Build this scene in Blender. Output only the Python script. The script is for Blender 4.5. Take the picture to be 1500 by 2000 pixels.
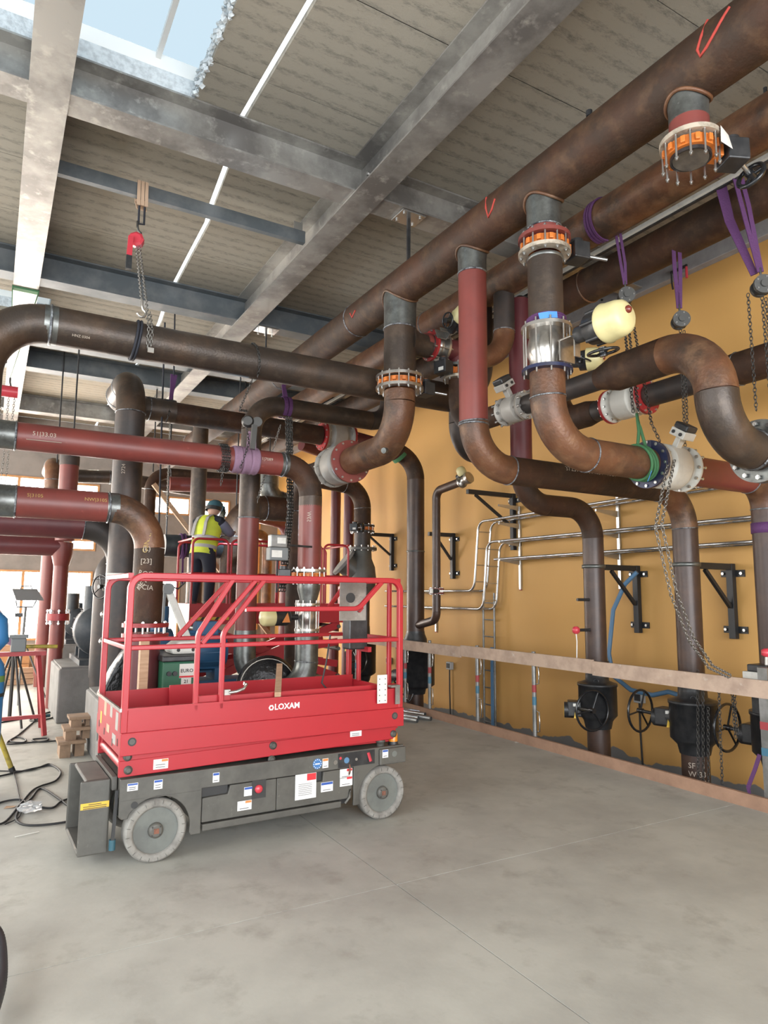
import bpy, bmesh, math, random
from mathutils import Vector, Matrix
random.seed(7)
V = Vector; PI = math.pi
for o in list(bpy.data.objects): bpy.data.objects.remove(o)
SC = bpy.context.scene; COL = SC.collection

# ---------------------------------------------------------------- camera
TH, PH, RO, FPX = math.radians(29.858), math.radians(6.988), math.radians(0.4215), 1330.5
CAM = V((0, 0, 1.65))
_f = V((math.sin(TH)*math.cos(PH), math.cos(TH)*math.cos(PH), math.sin(PH)))
_r = V((math.cos(TH), -math.sin(TH), 0)); _u = _r.cross(_f)
CR = _r*math.cos(RO)+_u*math.sin(RO); CU = -_r*math.sin(RO)+_u*math.cos(RO); CF = _f
cd = bpy.data.cameras.new('camera'); cam = bpy.data.objects.new('camera', cd); COL.objects.link(cam)
cd.sensor_fit = 'VERTICAL'; cd.sensor_height = 36; cd.lens = FPX/2000*36; cd.clip_end = 300
cam.matrix_world = Matrix(((CR.x, CU.x, -CF.x, 0), (CR.y, CU.y, -CF.y, 0), (CR.z, CU.z, -CF.z, CAM.z), (0, 0, 0, 1)))
SC.camera = cam

# ---------------------------------------------------------------- world, light, exposure
SC.view_settings.view_transform = 'Standard'; SC.view_settings.look = 'None'
SC.view_settings.gamma = 1.0; SC.view_settings.use_curve_mapping = False
SC.view_settings.exposure = 0.35
SC.cycles.max_bounces = 6; SC.cycles.diffuse_bounces = 4; SC.cycles.use_adaptive_sampling = True; SC.cycles.adaptive_threshold = 0.03; SC.cycles.use_light_tree = False; SC.cycles.use_denoising = True
SC.cycles.sample_clamp_indirect = 6.0; SC.cycles.caustics_reflective = False; SC.cycles.caustics_refractive = False
wd = bpy.data.worlds.new('overcast_sky'); SC.world = wd; wd.use_nodes = True
wn = wd.node_tree.nodes; wl = wd.node_tree.links
bg = wn['Background']; bg.inputs[0].default_value = (0.86, 0.94, 1.0, 1); bg.inputs[1].default_value = 2.6
sun = bpy.data.lights.new('sun', 'SUN'); sun.energy = 3.0; sun.angle = math.radians(3); sun.color = (1, 0.9, 0.75)
sob = bpy.data.objects.new('sun', sun); COL.objects.link(sob)
sob.rotation_euler = (math.radians(62), 0, math.radians(172))   # low sun from beyond the far wall

def area(name, loc, target, sx, sy, energy, color):
    l = bpy.data.lights.new(name, 'AREA'); l.shape = 'RECTANGLE'; l.size = sx; l.size_y = sy
    l.energy = energy; l.color = color
    o = bpy.data.objects.new(name, l); COL.objects.link(o); o.location = loc
    o.rotation_euler = (V(target)-V(loc)).to_track_quat('-Z', 'Y').to_euler()
    return o
# added area lights stand for daylight in the unseen left and front wall openings
area('window_daylight_side', (-5.45, 2.0, 2.7), (6, 3.5, 1.2), 8, 3.2, 240, (0.95, 0.98, 1))
area('window_daylight_side_far', (-5.45, 12.2, 2.7), (6.6, 10.8, 1.6), 8.4, 3.2, 720, (1.0, 0.92, 0.82))
area('door_daylight', (0.5, -4.9, 2.2), (4.6, 5, 1.0), 8.8, 4.2, 800, (0.97, 0.98, 1))

# ---------------------------------------------------------------- pixel of the 1500x2000 frame -> point on a plane of the place
def ray(x, y):
    return CR*((x-750)/FPX) + CU*(-(y-1000)/FPX) + CF
def U(x, y, X=None, Y=None, Z=None):
    d = ray(x, y)
    t = (X/d.x) if X is not None else (Y/d.y) if Y is not None else ((Z-CAM.z)/d.z)
    return CAM+d*t

# ---------------------------------------------------------------- materials
MATS = {}
def mat(name, c, rough=.5, metal=0., c2=None, sc=6., lo=.42, hi=.62, c3=None, sc3=25., lo3=.55, hi3=.7,
        bump=0., bsc=60., stretch=None, spec=.5, coat=0., alpha=None, trans=0., emit=None):
    m = bpy.data.materials.new(name); m.use_nodes = True; MATS[name] = m
    n = m.node_tree.nodes; l = m.node_tree.links; b = n['Principled BSDF']
    b.inputs['Roughness'].default_value = rough; b.inputs['Metallic'].default_value = metal
    b.inputs['Specular IOR Level'].default_value = spec; b.inputs['Coat Weight'].default_value = coat
    b.inputs['Base Color'].default_value = (*c, 1)
    if trans: b.inputs['Transmission Weight'].default_value = trans
    if alpha is not None: b.inputs['Alpha'].default_value = alpha
    if emit: b.inputs['Emission Color'].default_value = (*emit[0], 1); b.inputs['Emission Strength'].default_value = emit[1]
    if c2 or bump:
        tc = n.new('ShaderNodeTexCoord'); vec = tc.outputs['Object']
        if stretch:
            mp = n.new('ShaderNodeMapping'); mp.inputs['Scale'].default_value = stretch
            l.new(vec, mp.inputs[0]); vec = mp.outputs[0]
    col = None
    def layer(base, c, sc, lo, hi, seed):
        nz = n.new('ShaderNodeTexNoise'); nz.inputs['Scale'].default_value = sc; nz.inputs['Detail'].default_value = 7
        nz.inputs['Roughness'].default_value = .62; nz.noise_dimensions = '4D'; nz.inputs['W'].default_value = seed
        l.new(vec, nz.inputs['Vector'])
        rp = n.new('ShaderNodeMapRange'); rp.inputs[1].default_value = lo; rp.inputs[2].default_value = hi
        l.new(nz.outputs['Fac'], rp.inputs[0])
        mx = n.new('ShaderNodeMix'); mx.data_type = 'RGBA'; l.new(rp.outputs[0], mx.inputs['Factor'])
        if isinstance(base, tuple): mx.inputs['A'].default_value = (*base, 1)
        else: l.new(base, mx.inputs['A'])
        mx.inputs['B'].default_value = (*c, 1); return mx.outputs['Result']
    if c2: col = layer(c, c2, sc, lo, hi, 1.3)
    if c3: col = layer(col, c3, sc3, lo3, hi3, 5.7)
    if col: l.new(col, b.inputs['Base Color'])
    if bump:
        nz = n.new('ShaderNodeTexNoise'); nz.inputs['Scale'].default_value = bsc; nz.inputs['Detail'].default_value = 5
        l.new(vec, nz.inputs['Vector']); bp = n.new('ShaderNodeBump'); bp.inputs['Strength'].default_value = bump
        bp.inputs['Distance'].default_value = .02; l.new(nz.outputs['Fac'], bp.inputs['Height']); l.new(bp.outputs[0], b.inputs['Normal'])
    return m
# pipes
mat('rust', (.038, .023, .0155), .58, .0, (.062, .028, .016), 2.6, .44, .66, (.125, .070, .038), 7, .50, .88, bump=.2, bsc=45, spec=.22)
mat('rust_orange', (.135, .056, .026), .46, .15, (.055, .032, .021), 2.3, .43, .62, (.27, .150, .078), 7, .48, .88, bump=.2, bsc=45)
mat('mill', (.050, .037, .029), .42, .35, (.090, .056, .036), 3.5, .45, .68, (.12, .090, .066), 9, .52, .88, bump=.12)
mat('dark_pipe', (.040, .034, .032), .5, .25, (.075, .052, .042), 4, .45, .7, bump=.06)
mat('brown_pipe', (.046, .027, .021), .40, .1, (.078, .043, .029), 5, .45, .7, bump=.06)
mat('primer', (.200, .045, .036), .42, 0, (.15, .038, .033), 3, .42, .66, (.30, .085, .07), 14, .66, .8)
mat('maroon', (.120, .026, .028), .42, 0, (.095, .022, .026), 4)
mat('bare', (.19, .20, .19), .36, .75, (.10, .10, .095), 9, .4, .65, (.30, .31, .30), 30, .6, .8)
mat('weld', (.30, .32, .34), .3, .85, (.08, .08, .09), 22, .45, .6, bump=.6, bsc=120)
mat('steel', (.48, .46, .43), .30, .9, (.34, .32, .29), 12, .45, .65)
mat('bolt', (.55, .55, .54), .28, .95)
mat('grime_flange', (.52, .45, .36), .5, .35, (.26, .22, .17), 14, .48, .66)
mat('orange', (.56, .155, .025), .45, 0, (.36, .10, .025), 12, .55, .75)
mat('black', (.018, .019, .021), .38, 0, (.035, .035, .036), 14)
mat('black_gloss', (.012, .013, .015), .22)
mat('cream', (.60, .53, .27), .38, 0, (.52, .46, .23), 8, .5, .75)
mat('meter', (.62, .60, .54), .4, .05, (.50, .48, .43), 8, .5, .75)
mat('meter_grey', (.36, .34, .31), .45, .1, (.28, .26, .23), 8, .5, .75)
mat('flange_red', (.30, .022, .024), .38, 0, (.30, .03, .03), 8)
mat('flange_blue', (.014, .020, .060), .35, 0, (.03, .03, .05), 8)
mat('disc', (.22, .20, .17), .35, .6, (.12, .11, .10), 8)
mat('white', (.80, .80, .78), .5)
mat('off_white', (.66, .65, .60), .55, 0, (.5, .49, .45), 9, .5, .7)
mat('chalk', (.46, .40, .33), .9)
mat('chalk_y', (.42, .29, .10), .9)
mat('chalk_r', (.36, .040, .028), .8)
mat('red_knob', (.55, .05, .07), .3)
mat('cap_red', (.16, .03, .02), .2)
# building
mat('galv', (.36, .35, .325), .42, .6, (.19, .18, .17), 2.0, .42, .60, (.46, .445, .41), 9, .56, .72)
mat('galv_bright', (.62, .63, .63), .26, .9, (.45, .46, .46), 6, .45, .65)
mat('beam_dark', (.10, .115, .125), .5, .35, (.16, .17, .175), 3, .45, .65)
mat('ledger', (.33, .32, .32), .7, 0, (.26, .25, .25), 5)
mat('timber', (.50, .33, .21), .75, 0, (.40, .25, .15), 5, .42, .65, bump=.1, stretch=(1, 9, 9))
mat('pallet', (.34, .225, .145), .85, 0, (.22, .145, .095), 6, .42, .65, bump=.15)
mat('edge_board', (.36, .215, .14), .8, 0, (.27, .16, .105), 5, .42, .65, bump=.12)
mat('plank', (.47, .345, .26), .8, 0, (.35, .25, .19), 6, .42, .65, (.54, .47, .40), 14, .6, .75, bump=.15)
mat('frame_wood', (.58, .30, .13), .6, 0, (.48, .24, .10), 6)
mat('plinth', (.22, .215, .205), .85, 0, (.16, .155, .148), 4, .42, .66, bump=.12)
mat('trench', (.16, .155, .15), .9, 0, (.10, .10, .10), 3)
mat('far_wall', (.28, .25, .23), .85, 0, (.22, .20, .185), 2)
mat('film', (.80, .86, .90), .5, 0, emit=((1.0, .94, .86), 22.0))  # glow put into the film in place of daylight coming through it
mat('film_print', (.30, .36, .38), .6)
mat('steel_black', (.016, .017, .019), .45)
# machines
mat('lift_red', (.39, .018, .027), .36, 0, (.36, .018, .027), 2.5, .45, .7, (.48, .08, .08), 60, .72, .8)
mat('lift_red_dark', (.34, .016, .024), .45)
mat('lift_grey', (.100, .096, .084), .50, .1, (.068, .065, .058), 5, .42, .65, (.165, .157, .135), 30, .62, .78)
mat('tyre', (.27, .26, .235), .85, 0, (.17, .16, .145), 9, .42, .62, bump=.2)
mat('hub', (.155, .165, .15), .6, .1, (.12, .125, .115), 7)
mat('rusty', (.26, .10, .06), .8, 0, (.14, .07, .05), 20)
mat('amber', (.75, .26, .02), .25, 0, trans=.2)
mat('dial_blue', (.05, .17, .42), .4)
mat('sticker_blue', (.03, .09, .36), .5)
mat('sticker_red', (.60, .03, .04), .5)
mat('sticker_orange', (.62, .22, .06), .5)
mat('sticker_yellow', (.68, .44, .05), .5)
mat('ink', (.03, .03, .03), .6)
mat('pump_black', (.022, .030, .038), .5, 0, (.05, .055, .06), 6)
mat('pump_blue', (.030, .10, .20), .5)
mat('wrap', (.012, .012, .014), .28, bump=.9, bsc=16)
mat('weld_green', (.020, .115, .060), .45)
mat('bottle_blue', (.04, .19, .42), .4)
mat('stripe_green', (.14, .26, .07), .5)
mat('yellow_leg', (.42, .32, .045), .55, 0, (.15, .12, .04), 9)
mat('rubber', (.015, .015, .016), .6)
mat('hose', (.055, .060, .068), .5)
mat('hose_blue', (.09, .20, .34), .45)
mat('trestle', (.40, .045, .05), .5, 0, (.30, .04, .04), 6)
mat('strap_purple', (.085, .026, .10), .75, bump=.3, bsc=80)
mat('strap_pale', (.25, .15, .22), .8, bump=.3, bsc=80)
mat('strap_green', (.045, .15, .06), .75)
mat('strap_tan', (.46, .32, .22), .8)
mat('chain', (.26, .25, .23), .4, .8)
mat('chain_dark', (.07, .068, .064), .45, .7)
mat('hoist', (.12, .12, .115), .4, .6)
mat('rope', (.02, .022, .03), .8)
mat('tape_blue', (.07, .25, .62), .5)
mat('tube_galv', (.27, .27, .26), .42, .55, (.18, .18, .17), 8)
mat('paint_red', (.30, .04, .045), .6)
mat('paint_blue', (.05, .15, .22), .6)
mat('socket', (.42, .44, .45), .5)
mat('pvc', (.75, .78, .80), .3, trans=.6, alpha=.6)
mat('vest', (.60, .68, .06), .7, 0, (.52, .60, .05), 7)
mat('reflective', (.34, .33, .33), .45)
mat('trousers', (.016, .019, .032), .85)
mat('sleeve', (.16, .17, .24), .85)
mat('skin', (.42, .24, .17), .6)
mat('helmet', (.035, .10, .13), .4)
mat('boot', (.05, .035, .03), .7)
mat('arc', (.8, .9, 1), .5, emit=((.65, .85, 1), 60))
mat('lamp_grey', (.16, .17, .17), .5)

def wall_yellow():
    m = mat('wall_yellow', (.60, .34, .105), .62)
    n = m.node_tree.nodes; l = m.node_tree.links; b = n['Principled BSDF']
    g = n.new('ShaderNodeTexCoord'); sp = n.new('ShaderNodeSeparateXYZ'); l.new(g.outputs['Object'], sp.inputs[0])
    nz = n.new('ShaderNodeTexNoise'); nz.inputs['Scale'].default_value = 1.1; nz.inputs['Detail'].default_value = 8; l.new(g.outputs['Object'], nz.inputs['Vector'])
    mx = n.new('ShaderNodeMix'); mx.data_type = 'RGBA'; mx.inputs['A'].default_value = (.60, .335, .10, 1); mx.inputs['B'].default_value = (.53, .29, .085, 1)
    l.new(nz.outputs['Fac'], mx.inputs['Factor'])
    # bare grey band with ragged top edge at the foot of the wall (unpainted)
    n2 = n.new('ShaderNodeTexNoise'); n2.inputs['Scale'].default_value = 2.3; n2.inputs['Detail'].default_value = 3; n2.noise_dimensions = '1D'
    l.new(sp.outputs['Y'], n2.inputs['W'])
    ma = n.new('ShaderNodeMath'); ma.operation = 'MULTIPLY_ADD'; l.new(n2.outputs['Fac'], ma.inputs[0]); ma.inputs[1].default_value = -.22; l.new(sp.outputs['Z'], ma.inputs[2])
    rp = n.new('ShaderNodeMapRange'); rp.inputs[1].default_value = -.305; rp.inputs[2].default_value = -.295; rp.inputs[3].default_value = 1; rp.inputs[4].default_value = 0
    l.new(ma.outputs[0], rp.inputs[0])
    m2 = n.new('ShaderNodeMix'); m2.data_type = 'RGBA'; l.new(rp.outputs[0], m2.inputs['Factor']); l.new(mx.outputs['Result'], m2.inputs['A']); m2.inputs['B'].default_value = (.17, .165, .16, 1)
    l.new(m2.outputs['Result'], b.inputs['Base Color'])
    bp = n.new('ShaderNodeBump'); bp.inputs['Strength'].default_value = .06; l.new(nz.outputs['Fac'], bp.inputs['Height']); l.new(bp.outputs[0], b.inputs['Normal'])
wall_yellow()
def ceiling_mat():
    m = mat('deck', (.40, .35, .29), .9)
    n = m.node_tree.nodes; l = m.node_tree.links; b = n['Principled BSDF']
    g = n.new('ShaderNodeTexCoord'); sp = n.new('ShaderNodeSeparateXYZ'); l.new(g.outputs['Object'], sp.inputs[0])
    # cored slab: soffit stained in lines across the span, patchy along them
    mp = n.new('ShaderNodeMapping'); mp.inputs['Scale'].default_value = (3.2, 9.0, 1); l.new(g.outputs['Object'], mp.inputs[0])
    nz = n.new('ShaderNodeTexNoise'); nz.inputs['Scale'].default_value = 3.4; nz.inputs['Detail'].default_value = 10; nz.inputs['Roughness'].default_value = .82; l.new(mp.outputs[0], nz.inputs['Vector'])
    wv = n.new('ShaderNodeMath'); wv.operation = 'MULTIPLY'; wv.inputs[1].default_value = 2*PI*6/1.0; l.new(sp.outputs['Y'], wv.inputs[0])
    sn = n.new('ShaderNodeMath'); sn.operation = 'SINE'; l.new(wv.outputs[0], sn.inputs[0])
    ad = n.new('ShaderNodeMath'); ad.operation = 'MULTIPLY_ADD'; l.new(sn.outputs[0], ad.inputs[0]); ad.inputs[1].default_value = .075; l.new(nz.outputs['Fac'], ad.inputs[2])
    rp = n.new('ShaderNodeMapRange'); rp.inputs[1].default_value = .50; rp.inputs[2].default_value = .76; l.new(ad.outputs[0], rp.inputs[0])
    nb = n.new('ShaderNodeTexNoise'); nb.inputs['Scale'].default_value = .5; nb.inputs['Detail'].default_value = 3; l.new(g.outputs['Object'], nb.inputs['Vector'])
    mx0 = n.new('ShaderNodeMix'); mx0.data_type = 'RGBA'; mx0.inputs['A'].default_value = (.295, .258, .20, 1); mx0.inputs['B'].default_value = (.24, .225, .19, 1); l.new(nb.outputs['Fac'], mx0.inputs['Factor'])
    mx = n.new('ShaderNodeMix'); mx.data_type = 'RGBA'; l.new(rp.outputs[0], mx.inputs['Factor']); l.new(mx0.outputs['Result'], mx.inputs['A']); mx.inputs['B'].default_value = (.095, .088, .076, 1)
    l.new(mx.outputs['Result'], b.inputs['Base Color'])
    bp = n.new('ShaderNodeBump'); bp.inputs['Strength'].default_value = .25; bp.inputs['Distance'].default_value = .02; l.new(ad.outputs[0], bp.inputs['Height']); l.new(bp.outputs[0], b.inputs['Normal'])
ceiling_mat()
mat('floor', (.455, .450, .405), .62, 0, (.36, .352, .318), 1.7, .40, .64, (.29, .275, .24), 5.0, .54, .78, bump=.05, bsc=30, spec=.35)
mat('slab_joint', (.10, .095, .09), .9)
mat('white_rough', (.62, .66, .68), .9, 0, (.45, .48, .50), 20, bump=.8, bsc=30)
mat('skypane', (.5, .5, .5))
def _tint():
    m = MATS['skypane']; n = m.node_tree.nodes; l = m.node_tree.links; t = n.new('ShaderNodeBsdfTransparent'); t.inputs[0].default_value = (.475, .512, .53, 1)
    l.new(t.outputs[0], n['Material Output'].inputs['Surface'])
_tint()

# ---------------------------------------------------------------- mesh building
def frame(z, x=None):
    z = V(z).normalized()
    if x is None: x = V((1, 0, 0)) if abs(z.x) < .9 else V((0, 1, 0))
    x = V(x); x = (x - z*x.dot(z)).normalized(); y = z.cross(x)
    return x, y, z
def mat4(loc, z=(0, 0, 1), x=None):
    a, b, c = frame(z, x)
    return Matrix(((a.x, b.x, c.x, loc[0]), (a.y, b.y, c.y, loc[1]), (a.z, b.z, c.z, loc[2]), (0, 0, 0, 1)))
class MB:
    def __init__(s, off=(0, 0, 0)): s.v = []; s.f = []; s.s = []; s.o = V(off)
    def add(s, vs, fs, sm=False):
        b = len(s.v); s.v += [tuple(V(p)-s.o) for p in vs]; s.f += [tuple(i+b for i in f) for f in fs]; s.s += [sm]*len(fs); return s
    def box(s, c, d, z=(0, 0, 1), x=(1, 0, 0)):
        a, b, e = frame(z, x); c = V(c); h = [q/2 for q in d]
        vs = [c+a*(h[0]*i)+b*(h[1]*j)+e*(h[2]*k) for i in (-1, 1) for j in (-1, 1) for k in (-1, 1)]
        return s.add(vs, [(0, 1, 3, 2), (4, 6, 7, 5), (0, 4, 5, 1), (2, 3, 7, 6), (0, 2, 6, 4), (1, 5, 7, 3)])
    def bb(s, x0, x1, y0, y1, z0, z1): return s.box(((x0+x1)/2, (y0+y1)/2, (z0+z1)/2), (abs(x1-x0), abs(y1-y0), abs(z1-z0)))
    def lathe(s, p, ax, prof, n=28, caps=(True, True), sm=True, x=None):
        a, b, e = frame(ax, x); p = V(p); vs = []; fs = []; m = len(prof)
        for t, r in prof:
            for k in range(n):
                w = 2*PI*k/n; vs.append(p+e*t+a*(r*math.cos(w))+b*(r*math.sin(w)))
        for i in range(m-1):
            for k in range(n):
                k2 = (k+1) % n; fs.append((i*n+k, i*n+k2, (i+1)*n+k2, (i+1)*n+k))
        s.add(vs, fs, sm)
        if caps[0]: s.add([vs[k] for k in range(n)], [tuple(range(n))[::-1]])
        if caps[1]: s.add([vs[(m-1)*n+k] for k in range(n)], [tuple(range(n))])
        return s
    def cyl(s, p0, p1, r, r2=None, n=20, caps=True, sm=True):
        p0 = V(p0); p1 = V(p1); d = p1-p0
        return s.lathe(p0, d, [(0, r), (d.length, r if r2 is None else r2)], n, (caps, caps), sm)
    def disc(s, p, ax, r, h, n=28, hole=0.):         # solid of revolution with sharp edges, optional bore
        if not hole: return s.lathe(p, ax, [(-h/2, r), (h/2, r)], n)
        for q in ([(-h/2, hole), (-h/2, r)], [(-h/2, r), (h/2, r)], [(h/2, r), (h/2, hole)], [(h/2, hole), (-h/2, hole)]):
            s.lathe(p, ax, q, n, (False, False))
        return s
    def tube(s, path, r, n=10, closed=False, caps=True):
        P = [V(p) for p in path]; m = len(P); vs = []; fs = []; ref = None
        for i in range(m):
            if closed: d = P[(i+1) % m]-P[i-1]
            else: d = P[min(i+1, m-1)]-P[max(i-1, 0)]
            d.normalize()
            if ref is None: ref = V((0, 0, 1)) if abs(d.z) < .9 else V((1, 0, 0))
            a = (ref-d*ref.dot(d)).normalized(); b = d.cross(a); ref = a
            rr = r[i] if isinstance(r, (list, tuple)) else r
            for k in range(n):
                w = 2*PI*k/n; vs.append(P[i]+a*(rr*math.cos(w))+b*(rr*math.sin(w)))
        for i in range(m if closed else m-1):
            j = (i+1) % m
            for k in range(n):
                k2 = (k+1) % n; fs.append((i*n+k, j*n+k, j*n+k2, i*n+k2))
        s.add(vs, fs, True)
        if caps and not closed: s.add(vs[:n], [tuple(range(n))]); s.add(vs[-n:], [tuple(range(n))[::-1]])
        return s
    def torus(s, c, ax, R, r, n=28, m=8):
        a, b, e = frame(ax); c = V(c)
        return s.tube([c+a*(R*math.cos(2*PI*i/n))+b*(R*math.sin(2*PI*i/n)) for i in range(n)], r, m, True)
    def ribbon(s, path, w, t, side):                  # flat band with thickness; side = width direction
        P = [V(p) for p in path]; m = len(P); vs = []; fs = []; side = V(side)
        for i in range(m):
            d = (P[min(i+1, m-1)]-P[max(i-1, 0)]).normalized(); a = (side-d*side.dot(d)).normalized(); b = d.cross(a)
            ww = w[i] if isinstance(w, (list, tuple)) else w
            vs += [P[i]+a*(ww/2*p)+b*(t/2*q) for p, q in ((-1, -1), (1, -1), (1, 1), (-1, 1))]
        for i in range(m-1):
            for k in range(4):
                k2 = (k+1) % 4; fs.append((i*4+k, i*4+k2, i*4+4+k2, i*4+4+k))
        s.add(vs, fs); s.add(vs[:4], [(3, 2, 1, 0)]); return s.add(vs[-4:], [(0, 1, 2, 3)])
    def bar(s, p0, p1, w, h, up=(0, 0, 1)):
        p0 = V(p0); p1 = V(p1); d = p1-p0
        up = V(up)
        if abs(d.normalized().dot(up)) > .98: up = V((0, 1, 0))
        return s.box((p0+p1)/2, (h, w, d.length), d, up)
    def prism(s, pts, d):                             # polygon (3-D points, planar) pushed along d
        P = [V(p) for p in pts]; d = V(d); n = len(P); vs = P+[p+d for p in P]
        fs = [tuple(range(n))[::-1], tuple(range(n, 2*n))]+[(i, (i+1) % n, n+(i+1) % n, n+i) for i in range(n)]
        return s.add(vs, fs)
    def mesh(s, name, m):
        me = bpy.data.meshes.new(name); me.from_pydata(s.v, [], s.f); me.polygons.foreach_set('use_smooth', s.s)
        bm = bmesh.new(); bm.from_mesh(me); bmesh.ops.recalc_face_normals(bm, faces=bm.faces); bm.to_mesh(me); bm.free()
        if m: me.materials.append(MATS[m])
        return me
    def build(s, name, m, parent=None, bev=0., kind=None, label=None):
        o = bpy.data.objects.new(name, s.mesh(name, m)); COL.objects.link(o)
        if parent: o.parent = parent
        if bev:
            b = o.modifiers.new('bevel', 'BEVEL'); b.width = bev; b.segments = 2; b.limit_method = 'ANGLE'; b.angle_limit = .7
        if kind: o['kind'] = kind
        if label: o['label'] = label
        return o
def tag(o, label, cat, group=None):
    o['label'] = label; o['category'] = cat
    if group: o['group'] = group
    return o
def thing(name, label, cat, loc=(0, 0, 0), z=(0, 0, 1), x=None, group=None):
    o = bpy.data.objects.new(name, None); COL.objects.link(o); o.empty_display_size = .1
    o.matrix_world = mat4(loc, z, x); return tag(o, label, cat, group)
def struct(o): o['kind'] = 'structure'; return o
def inst(name, me, parent, m4):
    o = bpy.data.objects.new(name, me); COL.objects.link(o); o.parent = parent; o.matrix_basis = m4; return o
def T(x, y, z): return Matrix.Translation((x, y, z))
CACHE = {}
def cached(key, fn):
    if key not in CACHE: CACHE[key] = fn()
    return CACHE[key]
def hexbolt(r, h, m='bolt'):
    def mk():
        b = MB(); b.lathe((0, 0, 0), (0, 0, 1), [(-h/2, r*.58), (h/2, r*.58)], 8)
        for q in (-1, 1): b.lathe((0, 0, q*h*.5*.82), (0, 0, 1), [(-r*.45, r), (r*.45, r)], 6, sm=False)
        return b.mesh('bolt', m)
    return cached(('bolt', r, h, m), mk)
def bolts(parent, R, n, r, h, z=0., m='bolt', name='bolt', ph=0.):
    me = hexbolt(r, h, m)
    for k in range(n):
        w = 2*PI*k/n+ph; inst(name, me, parent, T(R*math.cos(w), R*math.sin(w), z))
def text_mesh(s, size, font_bold=False):
    c = bpy.data.curves.new('t', 'FONT'); c.body = s; c.size = size; c.align_x = 'CENTER'; c.align_y = 'CENTER'; c.resolution_u = 2
    if font_bold: c.offset = size*.025
    o = bpy.data.objects.new('t', c); COL.objects.link(o); dg = bpy.context.evaluated_depsgraph_get(); dg.update()
    me = o.evaluated_get(dg).to_mesh(); vs = [v.co.copy() for v in me.vertices]; fs = [tuple(p.vertices) for p in me.polygons]
    o.evaluated_get(dg).to_mesh_clear(); bpy.data.objects.remove(o); bpy.data.curves.remove(c); return vs, fs
def lettering(name, s, size, m, parent, loc, right, up, bold=False, off=(0, 0, 0)):
    vs, fs = text_mesh(s, size, bold); R = V(right).normalized(); Uu = V(up).normalized(); L = V(loc)-V(off)
    b = MB(); b.add([L+R*v.x+Uu*v.y for v in vs], fs); o = b.build(name, m, parent); return o
def chalk(parent, s, size, c, axis, r, ang_dir, m='chalk', off=(0, 0, 0), name='chalk_mark'):
    # writing wrapped on a pipe: reads along `axis`, centred on the side facing ang_dir
    vs, fs = text_mesh(s, size); a = V(axis).normalized(); q = V(ang_dir); q = (q-a*q.dot(a)).normalized(); upv = q.cross(a)
    c = V(c)-V(off); b = MB(); rr = r+.0025
    b.add([c+a*v.x+(q*math.cos(v.y/rr)+upv*math.sin(v.y/rr))*rr for v in vs], fs); return b.build(name, m, parent)

# ================================================================ THE SETTING
XW, YB, XL, YF, ZC = 6.62, 17.3, -5.6, -5.0, 5.65
XK = 5.33                                              # floor edge along the wall trench
b = MB(); b.bb(XL, XK, YF, YB, -.30, -.03); fl = struct(b.build('floor', 'slab_joint'))
xs = [XL, -2.9, 2.142, XK]; ys = [YF, -1.5, 3.555, 8.6, 12.6, YB]
for i in range(3):
    for j in range(5):
        b = MB(); g = .0035; b.bb(xs[i]+g, xs[i+1]-(g if i < 2 else 0), ys[j]+g, ys[j+1]-g, -.03, 0)
        b.build('slab', 'floor', fl)
b = MB(); b.bb(XK-.02, XW, YF, YB, -.85, -.72); struct(b.build('floor_trench', 'trench'))
b = MB(); b.bb(XK-.12, XK-.001, YF, YB, -.73, -.301); struct(b.build('wall_trench', 'trench'))
b = MB(); b.bb(XW, XW+.2, YF, YB+.2, -.85, ZC+.2); struct(b.build('wall_right', 'wall_yellow'))
b = MB(); b.bb(XW-.11, XW-.001, YF, YB, 5.27, 5.56); struct(b.build('trim_ledger', 'ledger', bev=.008))
for k in range(9):
    y = .4+k*1.8; bb = MB(); bb.cyl((XW-.125, y, 5.40), (XW-.112, y, 5.40), .014, n=8); bb.build('ledger_bolt', 'black', bpy.data.objects['trim_ledger'])

# far wall with its window openings (x0, x1, z0, z1)
WIN = [(-.75, 1.04, .66, 2.13), (1.42, 1.95, .62, 2.13), (2.45, 3.85, .62, 2.0), (-.75, .95, 2.58, 2.83), (1.45, 1.97, 2.58, 2.83),
       (-.75, .96, 3.62, 4.13), (1.44, 1.99, 3.55, 4.07), (3.0, 4.02, 3.5, 3.93), (4.2, 4.98, 3.5, 3.93), (5.42, 5.78, .8, 3.86), (-3.6, -1.2, .7, 4.1)]  # last window lies out of view, its glowing pane adds light
WIN = [(a*1.061, c*1.061, 1.65+(e-1.65)*1.061, 1.65+(f-1.65)*1.061) for a, c, e, f in WIN]
zs = sorted({-.05, ZC} | {w[2] for w in WIN} | {w[3] for w in WIN}); b = MB()
for z0, z1 in zip(zs, zs[1:]):
    cut = sorted((w[0], w[1]) for w in WIN if w[2] <= z0+1e-4 and w[3] >= z1-1e-4); x = XL
    for a, e in cut+[(XW+.2, XW+.2)]:
        if a > x: b.bb(x, a, YB, YB+.2, z0, z1)
        x = max(x, e)
wb = struct(b.build('wall_back', 'far_wall'))
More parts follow.
